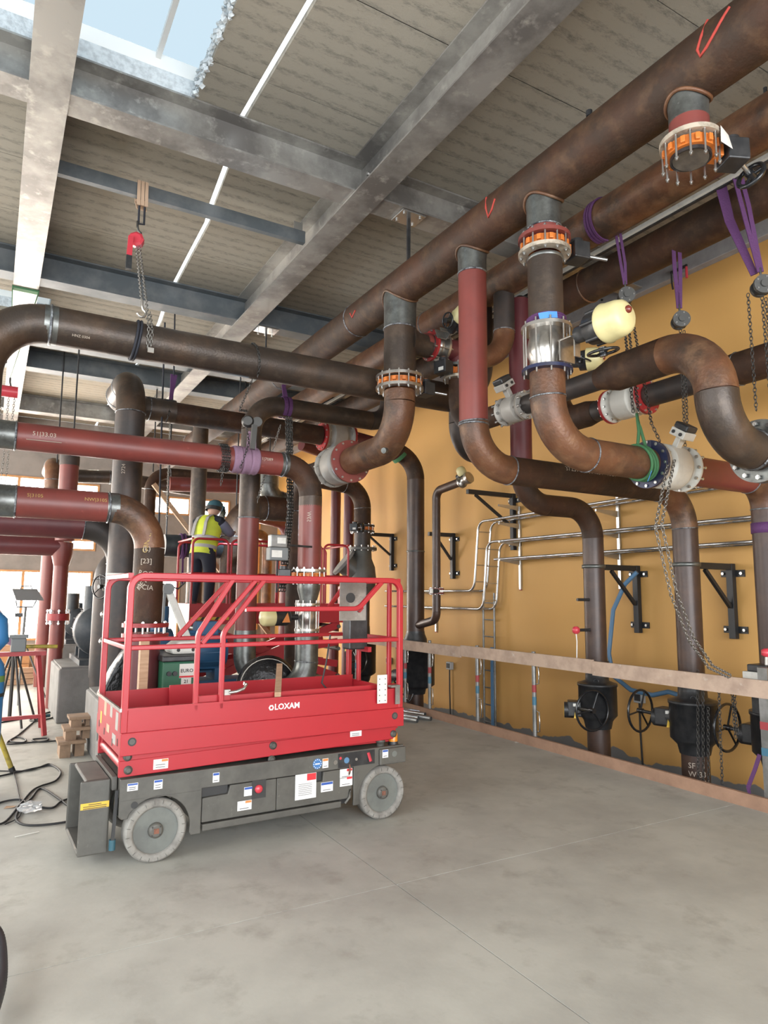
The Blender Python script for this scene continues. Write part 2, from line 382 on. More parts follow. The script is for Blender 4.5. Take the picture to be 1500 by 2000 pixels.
for k, (x0, x1, z0, z1) in enumerate(WIN):
    b = MB(); t = .045
    b.bb(x0, x1, YB-.02, YB+.06, z0, z0+t).bb(x0, x1, YB-.02, YB+.06, z1-t, z1).bb(x0, x0+t, YB-.02, YB+.06, z0+t, z1-t).bb(x1-t, x1, YB-.02, YB+.06, z0+t, z1-t)
    nm = max(0, int((x1-x0)/.62)-(0 if z1-z0 > 1 else 0))
    for q in range(nm):
        xm = x0+(x1-x0)*(q+1)/(nm+1); b.bb(xm-.03, xm+.03, YB-.02, YB+.05, z0+t, z1-t)
    w = struct(b.build('window_%d' % (k+1), 'frame_wood'))
    b = MB(); b.bb(x0, x1, YB+.07, YB+.075, z0, z1); b.build('pane', 'film', w)
    if k < 3:                                           # printed film: little framed mark and PRO
        x = x0+.25
        while x < x1-.12:
            b = MB(); zz = z1-.16; 
            b.bb(x-.12, x-.02, YB+.062, YB+.066, zz-.03, zz-.022).bb(x-.12, x-.02, YB+.062, YB+.066, zz+.022, zz+.03).bb(x-.12, x-.112, YB+.062, YB+.066, zz-.022, zz+.022).bb(x-.028, x-.02, YB+.062, YB+.066, zz-.022, zz+.022)
            b.build('film_mark', 'film_print', w)
            lettering('film_lettering', 'PRO', .075, 'film_print', w, (x+.07, YB+.064, zz), (1, 0, 0), (0, 0, 1)); x += .42
# unseen side wall and front wall; window and door openings added to hold lights
b = MB(); b.bb(XL-.2, XL, YF, YB, -.05, 1.0).bb(XL-.2, XL, YF, YB, 4.4, ZC).bb(XL-.2, XL, YF, -2.1, 1.0, 4.4).bb(XL-.2, XL, 6.1, 7.9, 1.0, 4.4).bb(XL-.2, XL, 16.5, YB, 1.0, 4.4); struct(b.build('wall_left', 'far_wall'))
b = MB(); b.bb(XL-.2, -4.0, YF-.2, YF, -.05, ZC).bb(5.0, XW+.2, YF-.2, YF, -.85, ZC).bb(-4.0, 5.0, YF-.2, YF, 4.5, ZC); struct(b.build('wall_front', 'far_wall'))

# deck of slabs with the open daylight joint, two roof openings
GAP = [(-5, 1.66), (3.86, 1.625), (4.9, 1.594), (5.33, 1.583), (5.96, 1.668), (6.65, 1.728), (7.0, 1.78), (7.83, 1.798), (9.12, 1.831), (10.08, 1.924), (11.98, 2.01), (12.77, 1.925), (17.3, 1.95)]
def gapx(y):
    for (a, xa), (c, xc) in zip(GAP, GAP[1:]):
        if a <= y <= c: return xa+(xc-xa)*(y-a)/(c-a)
    return GAP[-1][1]
HOLES = [(-1.05, 1.19, 3.708, 5.258), (-1.3, .47, 10.02, 10.75)]
cl = struct(MB().bb(XL-.2, XL-.19, YF, YB, ZC, ZC+.2).build('ceiling', 'deck'))
y = 4.730-1.0218*10; joints = []
while y < YB: joints.append(y); y += 1.0218
joints.append(YB)
hw = .028; g = .004; DT = .05
for y0, y1 in zip(joints, joints[1:]):
    cuts = sorted({y0, y1} | {c for h in HOLES for c in h[2:] if y0 < c < y1})
    segs = list(zip(cuts, cuts[1:]))
    for a, c in segs:
        hol = [h for h in HOLES if h[2] <= a+1e-3 and h[3] >= c-1e-3]
        a2 = a+(g if a == y0 else 0); c2 = c-(g if c == y1 else 0)
        mid = [q for q, _ in GAP if a2 < q < c2]; yy = [a2]+mid+[c2]
        left = [(gapx(q)-hw, q, ZC) for q in yy]; right = [(gapx(q)+hw, q, ZC) for q in yy]
        xl = XL
        if hol:
            b = MB(); b.bb(XL, hol[0][0], a2, c2, ZC, ZC+DT); b.build('deck_panel', 'deck', cl); xl = hol[0][1]
        b = MB(); b.prism([(xl, a2, ZC)]+left+[(xl, c2, ZC)], (0, 0, DT)); b.build('deck_panel', 'deck', cl)
        b = MB(); b.prism([(XW, a2, ZC)]+right+[(XW, c2, ZC)], (0, 0, DT)); b.build('deck_panel', 'deck', cl)
for k, h in enumerate(HOLES):
    b = MB(); zz = ZC+DT+.001; b.bb(h[0]-.1, h[1]+.1, h[3], h[3]+.1, zz, ZC+.2).bb(h[0]-.1, h[1]+.1, h[2]-.1, h[2], zz, ZC+.2).bb(h[0]-.1, h[0], h[2], h[3], zz, ZC+.2).bb(h[1], h[1]+.1, h[2], h[3], zz, ZC+.2); b.build('opening_lip', 'white_rough', cl)
    b = MB(); z0 = ZC+.201; z1 = z0+.13
    b.bb(h[0]-.12, h[1]+.16, h[3]+.001, h[3]+.1, z0, z1).bb(h[0]-.12, h[1]+.16, h[2]-.1, h[2], z0, z1).bb(h[0]-.12, h[0]-.02, h[2], h[3], z0, z1).bb(h[1]+.06, h[1]+.16, h[2], h[3], z0, z1)
    sk = struct(b.build('window_%d' % (12+k), 'white'))
    MB().bb(h[0]-.12, h[1]+.16, h[2]-.1, h[3]+.1, z1, z1+.006).build('pane', 'skypane', sk)
    b = MB(); xm = h[1]-.30; b.bb(xm-.02, xm+.02, h[2]-.05, h[3]+.05, z1-.05, z1-.001); b.build('glazing_bar', 'white', sk)
# ragged broken concrete along the right and far lip of the opening
h = HOLES[0]; lip = MB()
for k in range(190):
    t = random.random(); y = h[2]+(h[3]-h[2])*t; s = random.uniform(.010, .034)
    lip.box((h[1]-random.uniform(-.005, .022), y, ZC+random.uniform(.0, .17)), (s, s*1.3, s), (random.random()-.5, random.random()-.5, 1), (1, random.random(), 0))
lip.build('broken_edge', 'white_rough', cl, kind='stuff')
lip = MB()
for k in range(34):
    x = h[0]+(h[1]-h[0])*random.random(); s = random.uniform(.012, .035)
    lip.box((x, h[3]-random.uniform(0, .008), ZC+random.uniform(.0, .02)), (s*2, s, s*.7), (random.random()-.5, random.random()-.5, 1), (1, random.random(), 0))
lip.build('broken_edge', 'white_rough', cl, kind='stuff')

# ---------------------------------------------------------------- steel beams
def ibeam(p0, p1, w, h, tf=.016, tw=.011, m='galv'):
    # top centre line p0-p1, profile hangs below
    p0 = V(p0); p1 = V(p1); d = (p1-p0).normalized(); s = V((0, 0, 1)).cross(d)
    pr = [(-w/2, 0), (w/2, 0), (w/2, -tf), (tw/2, -tf), (tw/2, -h+tf), (w/2, -h+tf), (w/2, -h), (-w/2, -h), (-w/2, -h+tf), (-tw/2, -h+tf), (-tw/2, -tf), (-w/2, -tf)]
    return MB().prism([p0+s*a+V((0, 0, c)) for a, c in pr], p1-p0)
def beam(name, p0, p1, w, h, label, m='galv', **k):
    return tag(ibeam(p0, p1, w, h, **k).build(name, m), label, 'beam')
BZ = 5.30                                              # underside of the main beams
beam('steel_beam', (.135, YF, ZC-.001), (.135, YB, ZC-.001), .272, .35, 'galvanised roof beam at far left running along the hall past the skylight')
mb = thing('steel_beam', 'galvanised roof beam in the middle of the ceiling running along the hall', 'beam', (2.785, 2, BZ))
ibeam((2.785, YF, ZC-.001), (2.785, YB, ZC-.001), .282, .35).build('beam_profile', 'galv', mb).location = (-2.785, -2, -BZ)
for dx, dz in ((-.012, .12), (-.012, .2)):
    for yy in (5.15, 5.36): inst('bolt', hexbolt(.018, .03), mb, mat4((dx-.004, yy-2, dz), (1, 0, 0)))
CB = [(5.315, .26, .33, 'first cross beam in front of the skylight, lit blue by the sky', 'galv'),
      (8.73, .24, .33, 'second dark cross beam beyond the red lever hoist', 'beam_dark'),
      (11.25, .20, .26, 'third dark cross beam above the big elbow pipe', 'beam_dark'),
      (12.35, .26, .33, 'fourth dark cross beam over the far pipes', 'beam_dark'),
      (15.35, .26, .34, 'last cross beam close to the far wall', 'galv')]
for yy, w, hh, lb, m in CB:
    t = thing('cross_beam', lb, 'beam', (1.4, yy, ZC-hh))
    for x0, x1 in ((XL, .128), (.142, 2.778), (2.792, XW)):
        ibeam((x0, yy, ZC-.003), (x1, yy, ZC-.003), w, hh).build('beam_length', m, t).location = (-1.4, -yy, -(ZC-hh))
cb = thing('trimmer_channel', 'slim steel channel between the two long beams carrying the red lever hoist', 'beam', (1.4, 6.46, 5.42))
b = MB(); b.bb(-1.26, 1.30, -.003, .003, 0, .13).bb(-1.26, 1.30, .003, .06, 0, .008).bb(-1.26, 1.30, .003, .06, .122, .13); b.build('channel', 'beam_dark', cb)
for x in (-1.2, 1.22): MB().bb(x-.05, x+.05, .004, .012, .02, .22).build('cleat', 'galv', cb)

# ================================================================ PIPEWORK
def arc_run(pts, R):
    """polyline -> list of ('s', p0, p1) and ('e', [arc points], entry, exit)"""
    P = [V(p) for p in pts]; out = []; cur = P[0]
    for i in range(1, len(P)-1):
        a = (P[i]-P[i-1]).normalized(); c = (P[i+1]-P[i]).normalized(); th = a.angle(c)
        Rb = R[i-1] if isinstance(R, (list, tuple)) else R
        t = Rb*math.tan(th/2); e0 = P[i]-a*t; e1 = P[i]+c*t
        if (e0-cur).length > 1e-4: out.append(('s', cur, e0))
        nrm = (c-a*c.dot(a)).normalized(); cen = e0+nrm*Rb; n = max(4, int(th/(PI/2)*12)); arc = []
        for k in range(n+1):
            w = th*k/n; arc.append(cen-nrm*(Rb*math.cos(w))+a*(Rb*math.sin(w)))
        out.append(('e', arc, e0, e1)); cur = e1
    out.append(('s', cur, P[-1])); return out
def run(t, pts, r, R=None, sm='rust', em=None, off=None, welds=True, n=32, caps=True):
    """pipe run as separate pipe / elbow / weld_bead parts; sm, em may be lists"""
    off = V(t.matrix_world.translation) if off is None else off
    R = R or 1.5*2*r; si = ei = 0
    segs = arc_run(pts, R)
    for k, q in enumerate(segs):
        if q[0] == 's':
            m = sm[min(si, len(sm)-1)] if isinstance(sm, list) else sm; si += 1
            if m is None: continue
            MB(off).cyl(q[1], q[2], r, n=n, caps=caps).build('pipe', m, t)
        else:
            e_ = em if em is not None else sm
            m = e_[min(ei, len(e_)-1)] if isinstance(e_, list) else e_; ei += 1
            MB(off).tube(q[1], r*1.003, n).build('elbow', m, t)
            if welds:
                for p, d in ((q[2], q[1][1]-q[1][0]), (q[3], q[1][-1]-q[1][-2])):
                    MB(off).torus(p, d, r+.001, .0065, 28, 6).build('weld_bead', 'weld', t)
def ring(t, name, p, ax, prof, m, n=32, off=None):
    off = V(t.matrix_world.translation) if off is None else off
    return MB(off).lathe(p, ax, prof, n).build(name, m, t)

# ---- valves and meters are made in their own axes: z = pipe axis, x = towards the actuator / display
def handwheel(parent, loc, ax, R, m='black_gloss', spokes=3, name='handwheel', rim=.014, x=None):
    b = MB(); b.torus((0, 0, 0), (0, 0, 1), R, rim, 32, 8); b.cyl((0, 0, -.03), (0, 0, .03), .026, n=12)
    for k in range(spokes):
        w = 2*PI*k/spokes+.4; b.cyl((0, 0, 0), (R*math.cos(w), R*math.sin(w), 0), rim*.75, n=8)
    o = b.build(name, m, parent); o.matrix_basis = mat4(loc, ax, x); return o
def butterfly(loc, ax, x, r, label, f1='bare', f2='steel', nb=12, wheel=True, wheel_dir=None, open_end=False, L=.08, body='orange', box='black', tagp=False, plate='off_white'):
    t = thing('butterfly_valve', label, 'valve', loc, ax, x); R = r*1.52; Rb = r*1.36
    b = MB()
    b.disc((0, 0, 0), (0, 0, 1), r*1.24, L*.7, 36, r*.97)
    for k in range(nb):
        w = 2*PI*(k+.5)/nb; b.box((r*1.27*math.cos(w), r*1.27*math.sin(w), 0), (r*.30, r*.24, L*.5), (0, 0, 1), (math.cos(w), math.sin(w), 0))
    b.build('valve_body', body, t, bev=.004)
    MB().disc((0, 0, L*.5+.014), (0, 0, 1), R, .028, 36, r*.96).build('flange', f1, t, bev=.003)
    if not open_end: MB().disc((0, 0, -L*.5-.014), (0, 0, 1), R, .028, 36, r*.96).build('flange', f2, t, bev=.003)
    else:
        MB().disc((0, 0, -L*.42), (0, 0, 1), r*1.03, .03, 32, r*.93).build('seat_ring', 'black', t)
        MB().disc((0, 0, -L*.42), V((.10, .08, 1)), r*.90, .02, 32).build('valve_disc', 'disc', t)
    bolts(t, Rb, nb, .0125 if r > .12 else .011, L+.10 if not open_end else .17, -.025 if open_end else 0., 'bolt')
    s = MB(); s.bar((r*1.15, 0, 0), (r*1.62, 0, 0), .09, .07); s.build('neck', body, t, bev=.004)
    g = MB(); g.box((r*1.62+.075, 0, 0), (.13, .15, .13)).cyl((r*1.62+.075, 0, .06), (r*1.62+.075, 0, .10), .045, n=16); gb = g.build('gearbox', box, t, bev=.008)
    MB().cyl((r*1.62+.075, 0, .101), (r*1.62+.075, 0, .107), .03, n=16).build('indicator', 'orange', gb)
    MB().box((r*1.62+.142, .02, -.03), (.004, .06, .035)).build('rating_plate', plate, gb)
    wd = V(wheel_dir or (1, .35, -.1)).normalized(); p0 = V((r*1.62+.1, 0, -.01)); p1 = p0+wd*(.16 if wheel else .2)
    MB().cyl(p0, p1, .013, n=10).build('stem', 'bolt', gb)
    if wheel: handwheel(gb, p1, wd, .075)
    return t
def actuator(t, x0, m='cream', s=1.0, wheel_ax=(0, .2, -1), bracket='steel', drop=0.):
    """electric actuator standing out along local x from x0"""
    br = MB(); br.box((x0+.05*s, 0, 0), (.10*s, .13*s, .012)).box((x0+.012, 0, -.06*s), (.012, .13*s, .13*s)).box((x0+.09*s, 0, -.055*s), (.012, .05*s, .12*s)); br.build('bracket', bracket, t, bev=.003)
    a = MB(); x1 = x0+.10*s
    a.lathe((x1, 0, .02), (1, 0, 0), [(0, .05*s), (.10*s, .055*s), (.10*s, .092*s), (.20*s, .098*s)], 28)
    for k in range(6):
        w = 2*PI*k/6; a.cyl((x1+.105*s, .096*s*math.cos(w), .02+.096*s*math.sin(w)), (x1+.195*s, .096*s*math.cos(w), .02+.096*s*math.sin(w)), .012*s, n=8)
    a.box((x1+.15*s, .10*s, .02), (.07*s, .05*s, .05*s)); ac = a.build('actuator', 'black', t)
    d = MB(); x2 = x1+.20*s; d.lathe((x2, 0, .02), (1, 0, 0), [(0, .112*s), (.015*s, .118*s), (.03*s, .112*s), (.10*s, .106*s), (.135*s, .096*s), (.155*s, .07*s), (.160*s, .0)], 32, (True, False)); d.build('dome', m, ac)
    MB().lathe((x2+.156*s, .0, .05*s), (1, 0, 0), [(0, .022*s), (.012*s, .022*s), (.022*s, .012*s), (.025*s, 0)], 16, (True, False)).build('sight_cap', 'cap_red', ac)
    handwheel(ac, (x1+.16*s, .03, -.13*s), wheel_ax, .085*s, spokes=2, rim=.009*s)
    return ac
def cage_valve(loc, ax, x, r, L, label, f1='steel', f2='flange_blue', nb=10, act=True, s=1.0, lower='steel'):
    t = thing('control_valve', label, 'valve', loc, ax, x); R = r*1.5
    MB().lathe((0, 0, 0), (0, 0, 1), [(-L/2+.02, r*.95), (-L*.3, r*.98), (-L*.22, r*1.02), (-L*.12, r*1.14), (L*.05, r*1.16), (L*.2, r*1.08), (L*.3, r*.98), (L/2-.02, r*.95)], 32).build('valve_body', lower, t)
    MB().disc((0, 0, L/2-.012), (0, 0, 1), R, .024, 36, r*.9).build('flange', f1, t, bev=.003)
    MB().disc((0, 0, -L/2+.012), (0, 0, 1), R, .024, 36, r*.9).build('flange', f2, t, bev=.003)
    bolts(t, r*1.36, nb, .0115, L+.06, 0., 'steel', 'tie_rod')
    if act: actuator(t, r*1.45, s=s)
    return t
def flowmeter(loc, ax, x, r, L, label, body='meter', f1='flange_blue', f2=None, nb=12, head=True, bulge=1.18):
    t = thing('flow_meter', label, 'flow meter', loc, ax, x); R = r*1.55
    MB().lathe((0, 0, 0), (0, 0, 1), [(-L/2, R*.97), (-L/2+.03, R*.97), (-L/2+.031, r*1.2), (-L*.26, r*bulge*1.06), (-L*.24, r*bulge*1.22), (-L*.2, r*bulge*1.24), (L*.2, r*bulge*1.24), (L*.24, r*bulge*1.22), (L*.26, r*bulge*1.06), (L/2-.031, r*1.2), (L/2-.03, R*.97), (L/2, R*.97)], 36).build('meter_body', body, t)
    for s, m in ((-1, f1), (1, f2)):
        if m: MB().disc((0, 0, s*(L/2+.016)), (0, 0, 1), R, .03, 36).build('flange', m, t, bev=.003)
        bolts(t, r*1.4, nb, .013, .09, s*(L/2+.0), 'bolt')
    if head:
        hd = MB().box((r*1.5+.03, 0, 0), (.10, .05, .06)).box((r*1.5+.10, 0, 0), (.06, .14, .13)); h = hd.build('head_housing', body, t, bev=.006)
        MB().box((r*1.5+.155, 0, 0), (.05, .13, .12)).build('head_lid', 'black', h, bev=.012)
        for q in (-.035, .035): MB().cyl((r*1.5+.10, q, -.066), (r*1.5+.10, q, -.074), .014, n=12).build('gland', 'black', h)
    return t
def clampring(t, p, ax, r, m='bare', w=.012): ring(t, 'band', p, ax, [(-w, r), (-w, r+.006), (w, r+.006), (w, r)], m)

# ---------------------------------------------------------------- three long headers along the wall
HX, HZ, HR = 3.3, 4.637, .178
H2X, H2Z = 4.61, 5.05
H3X, H3Z = 5.3, 4.934
h1 = thing('header_pipe', 'nearest rusty header pipe of the three, with four branches hanging from it', 'pipe', (HX, 5, HZ))
MB((HX, 5, HZ)).cyl((HX, -3, HZ), (HX, 15.9, HZ), HR, n=40).build('pipe', 'rust', h1)
for yy in (.4, 6.35, 8.6, 10.9, 13.4): MB((HX, 5, HZ)).torus((HX, yy, HZ), (0, 1, 0), HR+.001, .007, 36, 6).build('weld_bead', 'weld', h1)
D1345, D1060, D920, D780 = 2.266, 3.455, 4.305, 5.462
def stub(y, r, ztop, zbot, flare=.02):
    ring(h1, 'branch_stub', (HX, y, 0), (0, 0, 1), [(zbot, r), (ztop-.06, r), (ztop-.02, r+.004), (ztop+.10, r+.008)], 'bare')
    # ring of heat-tinted rust where the branch is welded in: saddle shaped bead
    pts = []
    for k in range(36):
        w = 2*PI*k/36; rr = r+.012; x = rr*math.cos(w); pts.append((HX+x, y+rr*math.sin(w), HZ-math.sqrt(max(HR*HR-x*x, .0004))-.003))
    MB((HX, 5, HZ)).tube(pts, .012, 6, True).build('saddle_weld', 'rust_orange', h1)

for y, r, zb in ((D1345, .108, U(1345, 240, Y=D1345).z), (D1060, .123, 4.28), (D920, .119, 4.30), (D780, .158, 4.22)): stub(y, r, HZ-HR+.03, zb)
def vmark(p0, p1, p2):
    MB((HX, 5, HZ)).tube([V(p) for p in (p0, p1, p2)], .008, 6).build('spray_mark', 'chalk_r', h1)
def onh(y, a, r=HR+.001): return (HX-r*math.cos(a), y, HZ+r*math.sin(a))
def hity(px, py, X0, Z0, R):      # nearest point of a pipe running along the hall
    d = ray(px, py); a = d.x**2+d.z**2; bq = 2*(d.x*(CAM.x-X0)+d.z*(CAM.z-Z0)); c = (CAM.x-X0)**2+(CAM.z-Z0)**2-R*R; q = bq*bq-4*a*c
    t = (-bq-math.sqrt(max(q, 0)))/(2*a); return CAM+d*t
for pl in ([(1382, 40), (1370, 70), (1362, 98), (1368, 110), (1380, 92), (1398, 60), (1410, 38), (1425, 14)], [(950, 386), (949, 405), (954, 424), (961, 408), (967, 388)], [(684, 612), (688, 620), (694, 606)]):
    pts = [hity(x, y, HX, HZ, HR+.001) for x, y in pl]
    MB((HX, 5, HZ)).tube(pts, .009, 6).build('spray_mark', 'chalk_r', h1)
for yy in (1.6, 3.0):
    MB((HX, 5, HZ)).cyl((HX, yy, HZ+HR-.01), (HX, yy, HZ+HR+.06), .014, n=10).cyl((HX, yy, HZ+HR+.06), (HX, yy, HZ+HR+.10), .022, n=10).build('vent_nipple', 'black', h1)
hg = thing('pipe_hanger', 'black hanger rod with bolted plate between ceiling beam and nearest header', 'hanger', (HX, 5.31, ZC-.34))
MB((HX, 5.31, ZC-.34)).bb(HX-.13, HX+.13, 5.20, 5.42, 5.298, 5.312).build('plate', 'galv_bright', hg)
MB((HX, 5.31, ZC-.34)).bb(HX-.017, HX+.017, 5.30, 5.32, HZ+HR, 5.298).build('rod', 'black', hg)
for dx in (-.09, .09):
    for dy in (-.07, .07): inst('bolt', hexbolt(.014, .05), hg, T(dx, dy, .0))
hg2 = thing('pipe_hanger', 'small hanger plate with bolts under the second cross beam', 'hanger', (HX-.2, 8.73, 5.31))
MB((HX-.2, 8.73, 5.31)).bb(HX-.35, HX-.05, 8.62, 8.84, 5.30, 5.314).build('plate', 'galv_bright', hg2)
MB((HX-.2, 8.73, 5.31)).cyl((HX-.2, 8.73, HZ+.17), (HX-.2, 8.73, 5.30), .012, n=8).build('rod', 'black', hg2)
for dx in (-.1, 0, .1): inst('bolt', hexbolt(.014, .09), hg2, T(dx, .05, -.02))

h2 = thing('header_pipe', 'middle rusty header pipe with a purple sling round it', 'pipe', (H2X, 5, H2Z))
MB((H2X, 5, H2Z)).cyl((H2X, -3, H2Z), (H2X, 15.9, H2Z), HR, n=40).build('pipe', 'rust_orange', h2)
for yy in (1.2, 6.9, 9.6, 12): MB((H2X, 5, H2Z)).torus((H2X, yy, H2Z), (0, 1, 0), HR+.001, .007, 36, 6).build('weld_bead', 'weld', h2)
MB((H2X, 5, H2Z)).cyl((H2X, 2.55, H2Z+HR-.01), (H2X, 2.55, H2Z+HR+.08), .014, n=10).build('vent_nipple', 'black', h2)
h3 = thing('header_pipe', 'lowest dark header pipe closest to the yellow wall', 'pipe', (H3X, 5, H3Z))
MB((H3X, 5, H3Z)).cyl((H3X, -3, H3Z), (H3X, 15.9, H3Z), HR, n=40).build('pipe', 'rust', h3)
MB((H3X, 5, H3Z)).torus((H3X, 4.9, H3Z), (0, 1, 0), HR+.002, .009, 36, 6).build('weld_bead', 'rust_orange', h3)
rl = thing('cable_rail', 'long pale metal rail running between the middle and lowest header', 'rail', (4.93, 5, 5.0))
MB((4.93, 5, 5.0)).bb(4.915, 4.945, -3, 15.8, 4.985, 5.02).build('rail', 'off_white', rl)
MB((4.93, 5, 5.0)).bb(4.946, 4.975, -3, 15.8, 4.975, 5.035).build('rail_edge', 'black', rl)

# ---------------------------------------------------------------- branch 1: open butterfly valve (top right)
zc_ = U(1345, 240, Y=D1345).z; zd_ = U(1345, 277, Y=D1345).z
t = thing('branch_pipe', 'short red primed pipe piece above the open orange valve', 'pipe', (HX, D1345, 4.1))
MB((HX, D1345, 4.1)).cyl((HX, D1345, zc_), (HX, D1345, zd_), .108, n=32).build('pipe', 'primer', t)
butterfly((HX, D1345, zd_-.06), (0, 0, 1), (1, -.45, 0), .108, 'orange butterfly valve with open underside and long studs, top right', f1='grime_flange', open_end=True, nb=12, wheel_dir=(1, .5, -.45))
mb_ = MB((HX, D1345, 4.1)); mb_.add([(HX+.03, D1345-.17, zd_+.01), (HX+.13, D1345-.15, zd_), (HX+.14, D1345-.165, zd_-.09), (HX+.01, D1345-.18, zd_-.10)], [(0, 1, 2, 3)]); mb_.build('paper_tag', 'off_white', t)

# ---------------------------------------------------------------- branch 2: valve, pipe, control valve, elbow to the flow meter run
zr = 2.665
t = thing('branch_pipe', 'brown pipe drop from red collar down to the stainless control valve', 'pipe', (HX, D1060, 4))
ring(t, 'collar', (HX, D1060, 0), (0, 0, 1), [(4.278, .123), (4.17, .123)], 'primer')
MB((HX, D1060, 4)).torus((HX, D1060, 4.28), (0, 0, 1), .124, .007, 28, 6).build('weld_bead', 'weld', t)
ZV = U(1062, 482, Y=D1060).z
butterfly((HX, D1060, ZV), (0, 0, 1), (1, -.2, 0), .122, 'orange butterfly valve between red and cream flanges below the nearest header', f1='primer', f2='grime_flange', nb=12, wheel=False, wheel_dir=(1, -.6, -.35))
zt = U(1065, 640, Y=D1060).z; zb = U(1065, 728, Y=D1060).z
MB((HX, D1060, 4)).cyl((HX, D1060, ZV-.085), (HX, D1060, zt+.01), .123, n=36).build('pipe', 'mill', t)
ring(t, 'weld_bead', (HX, D1060, ZV-.10), (0, 0, 1), [(-.012, .124), (0, .132), (.012, .124)], 'bare')
cage_valve((HX, D1060, (zt+zb)/2), (0, 0, 1), (.05, -1, 0), .118, zt-zb, 'stainless control valve with tie rods and cream domed actuator above the lower elbow', nb=10, s=1.12)
t = thing('strap_wrap', 'purple sling wound round the pipe with a blue tape end', 'sling', (HX, D1060, zt+.03))
for k in range(4): MB((HX, D1060, zt+.03)).torus((HX, D1060, zt+.012+k*.012), (.05, .03*k, 1), .134, .010, 28, 6).build('strap_turn', 'strap_purple', t)
MB((HX, D1060, zt+.03)).ribbon([(HX-.03, D1060-.14, zt+.04), (HX-.09, D1060-.12, zt+.035), (HX-.15, D1060-.09, zt+.02)], .045, .008, (0, 0, 1)).build('tape_end', 'tape_blue', t)
t = thing('elbow_pipe', 'rusty elbow pipe from the blue flange to the green sling', 'pipe', (HX, D1060, zr))
xm = U(1265, 908, Y=D1060).x
run(t, [(HX, D1060, zb), (HX, D1060, zr), (xm, D1060, zr)], .123, .37, ['rust_orange', 'rust_orange'], 'rust_orange')
for q, m, a in (('3.97', 'chalk', .1), ('9%', 'chalk', .5)): pass
xm2 = U(1335, 918, Y=D1060).x
flowmeter(((xm+xm2)/2+.01, D1060, zr), (1, 0, 0), (.1, -.55, .83), .12, xm2-xm-.03, 'white flow meter with dark blue flange beside the green sling', 'meter', 'flange_blue', None, nb=12)
t = thing('primed_pipe', 'red primed pipe leaving the white flow meter towards the wall', 'pipe', (5, D1060, zr))
xt = 5.83
MB((5, D1060, zr)).cyl((xm2, D1060, zr), (xt-.28, D1060, zr), .12, n=36).build('pipe', 'primer', t)
run(t, [(xt-.28, D1060, zr), (xt, D1060, zr), (xt, D1060, -.7)], .12, .24, ['primer', 'brown_pipe'], 'rust_orange')
ring(t, 'sling_wrap', (xt, D1060, 2.30), (0, 0, 1), [(-.09, .121), (-.09, .128), (0, .128), (0, .121)], 'strap_purple')

# ---------------------------------------------------------------- branch 3: red drop and long run to wall pipe B
zB = 2.685; XB = 5.88
t = thing('drop_pipe', 'tall red primed drop pipe turning into the long rusty run to the wall', 'pipe', (HX, D920, zB))
o3 = (HX, D920, zB); zw = U(922, 830, Y=D920).z
MB(o3).cyl((HX, D920, 4.30), (HX, D920, zw), .1165, n=36).build('pipe', 'primer', t)
for zq in (4.305, zw): MB(o3).torus((HX, D920, zq), (0, 0, 1), .1175, .009, 28, 6).build('weld_bead', 'weld', t)
run(t, [(HX, D920, zw), (HX, D920, zB), (XB, D920, zB), (XB, D920, .92)], .119, .36, ['rust', 'rust', 'brown_pipe'], ['rust_orange', 'rust_orange'])
chalk(t, '3723943 100465T  1321', .062, (4.5, D920, zB), (1, 0, 0), .119, (0, -.9, .45), off=o3)
chalk(t, 'SF|323.9', .04, (HX+.03, D920, 4.24), (1, 0, 0), .117, (.2, -1, 0), 'chalk_y', off=o3) if False else None
# branch 3 continues below its ball valve
t = thing('drop_pipe', 'dark pipe stub below the ball valve, going into the trench, chalk numbers on it', 'pipe', (XB, D920, -.7))
MB((XB, D920, -.7)).cyl((XB, D920, -.72), (XB, D920, .40), .125, n=32).build('pipe', 'brown_pipe', t)
for k, s in enumerate(('SF   1', 'W 33', '13-O-H')): 
    a = V((0, 0, 0)); c_ = MB((XB, D920, -.7)); vs, fs = text_mesh(s, .07); q = V((-.75, -.66, 0)).normalized(); rt = V((q.y*-1, q.x, 0)).normalized(); rt = V((0, 0, 1)).cross(q)*1
    c_.add([V((XB, D920, .10-.075*k+v.y))+(q*math.cos(v.x/.127)+rt*math.sin(v.x/.127))*.128 for v in vs], fs); c_.build('chalk_mark', 'chalk', t)

# ---------------------------------------------------------------- branch 4: big tee, orange valve, elbow, grey flow meter
t = thing('tee_pipe', 'dark tee pipe with side outlet above the ring of steel studs', 'pipe', (HX, D780, 4))
zv4 = U(780, 750, X=HX).z; zt4 = U(780, 665, Y=D780).z
MB((HX, D780, 4)).cyl((HX, D780, 4.22), (HX, D780, zv4+.07), .156, n=36).build('pipe', 'mill', t)
MB((HX, D780, 4)).torus((HX, D780, 4.225), (0, 0, 1), .157, .009, 28, 6).build('weld_bead', 'weld', t)
ring(t, 'tee_outlet', (HX, D780, zt4), (1, 0, 0), [(.08, .17), (.15, .135), (.20, .115), (.33, .112)], 'mill')
butterfly((HX, D780, zv4), (0, 0, 1), (1, .1, 0), .152, 'orange valve clamped by a ring of steel studs under the dark tee', f1='steel', f2='steel', nb=14, wheel=False, wheel_dir=(1, -.4, -.1))
ze4 = 3.09
t = thing('elbow_pipe', 'wide rusty elbow pipe between the studded orange valve and the grey flow meter', 'pipe', (HX, D780, ze4))
run(t, [(HX, D780, zv4-.08), (HX, D780, ze4), (HX, 6.44, ze4)], .150, .40, 'rust_orange', 'rust_orange', welds=False)
ring(t, 'drain_boss', (HX, D780+.12, ze4-.03), (-.8, -.45, -.25), [(.14, .028), (.185, .028)], 'bare', 12)
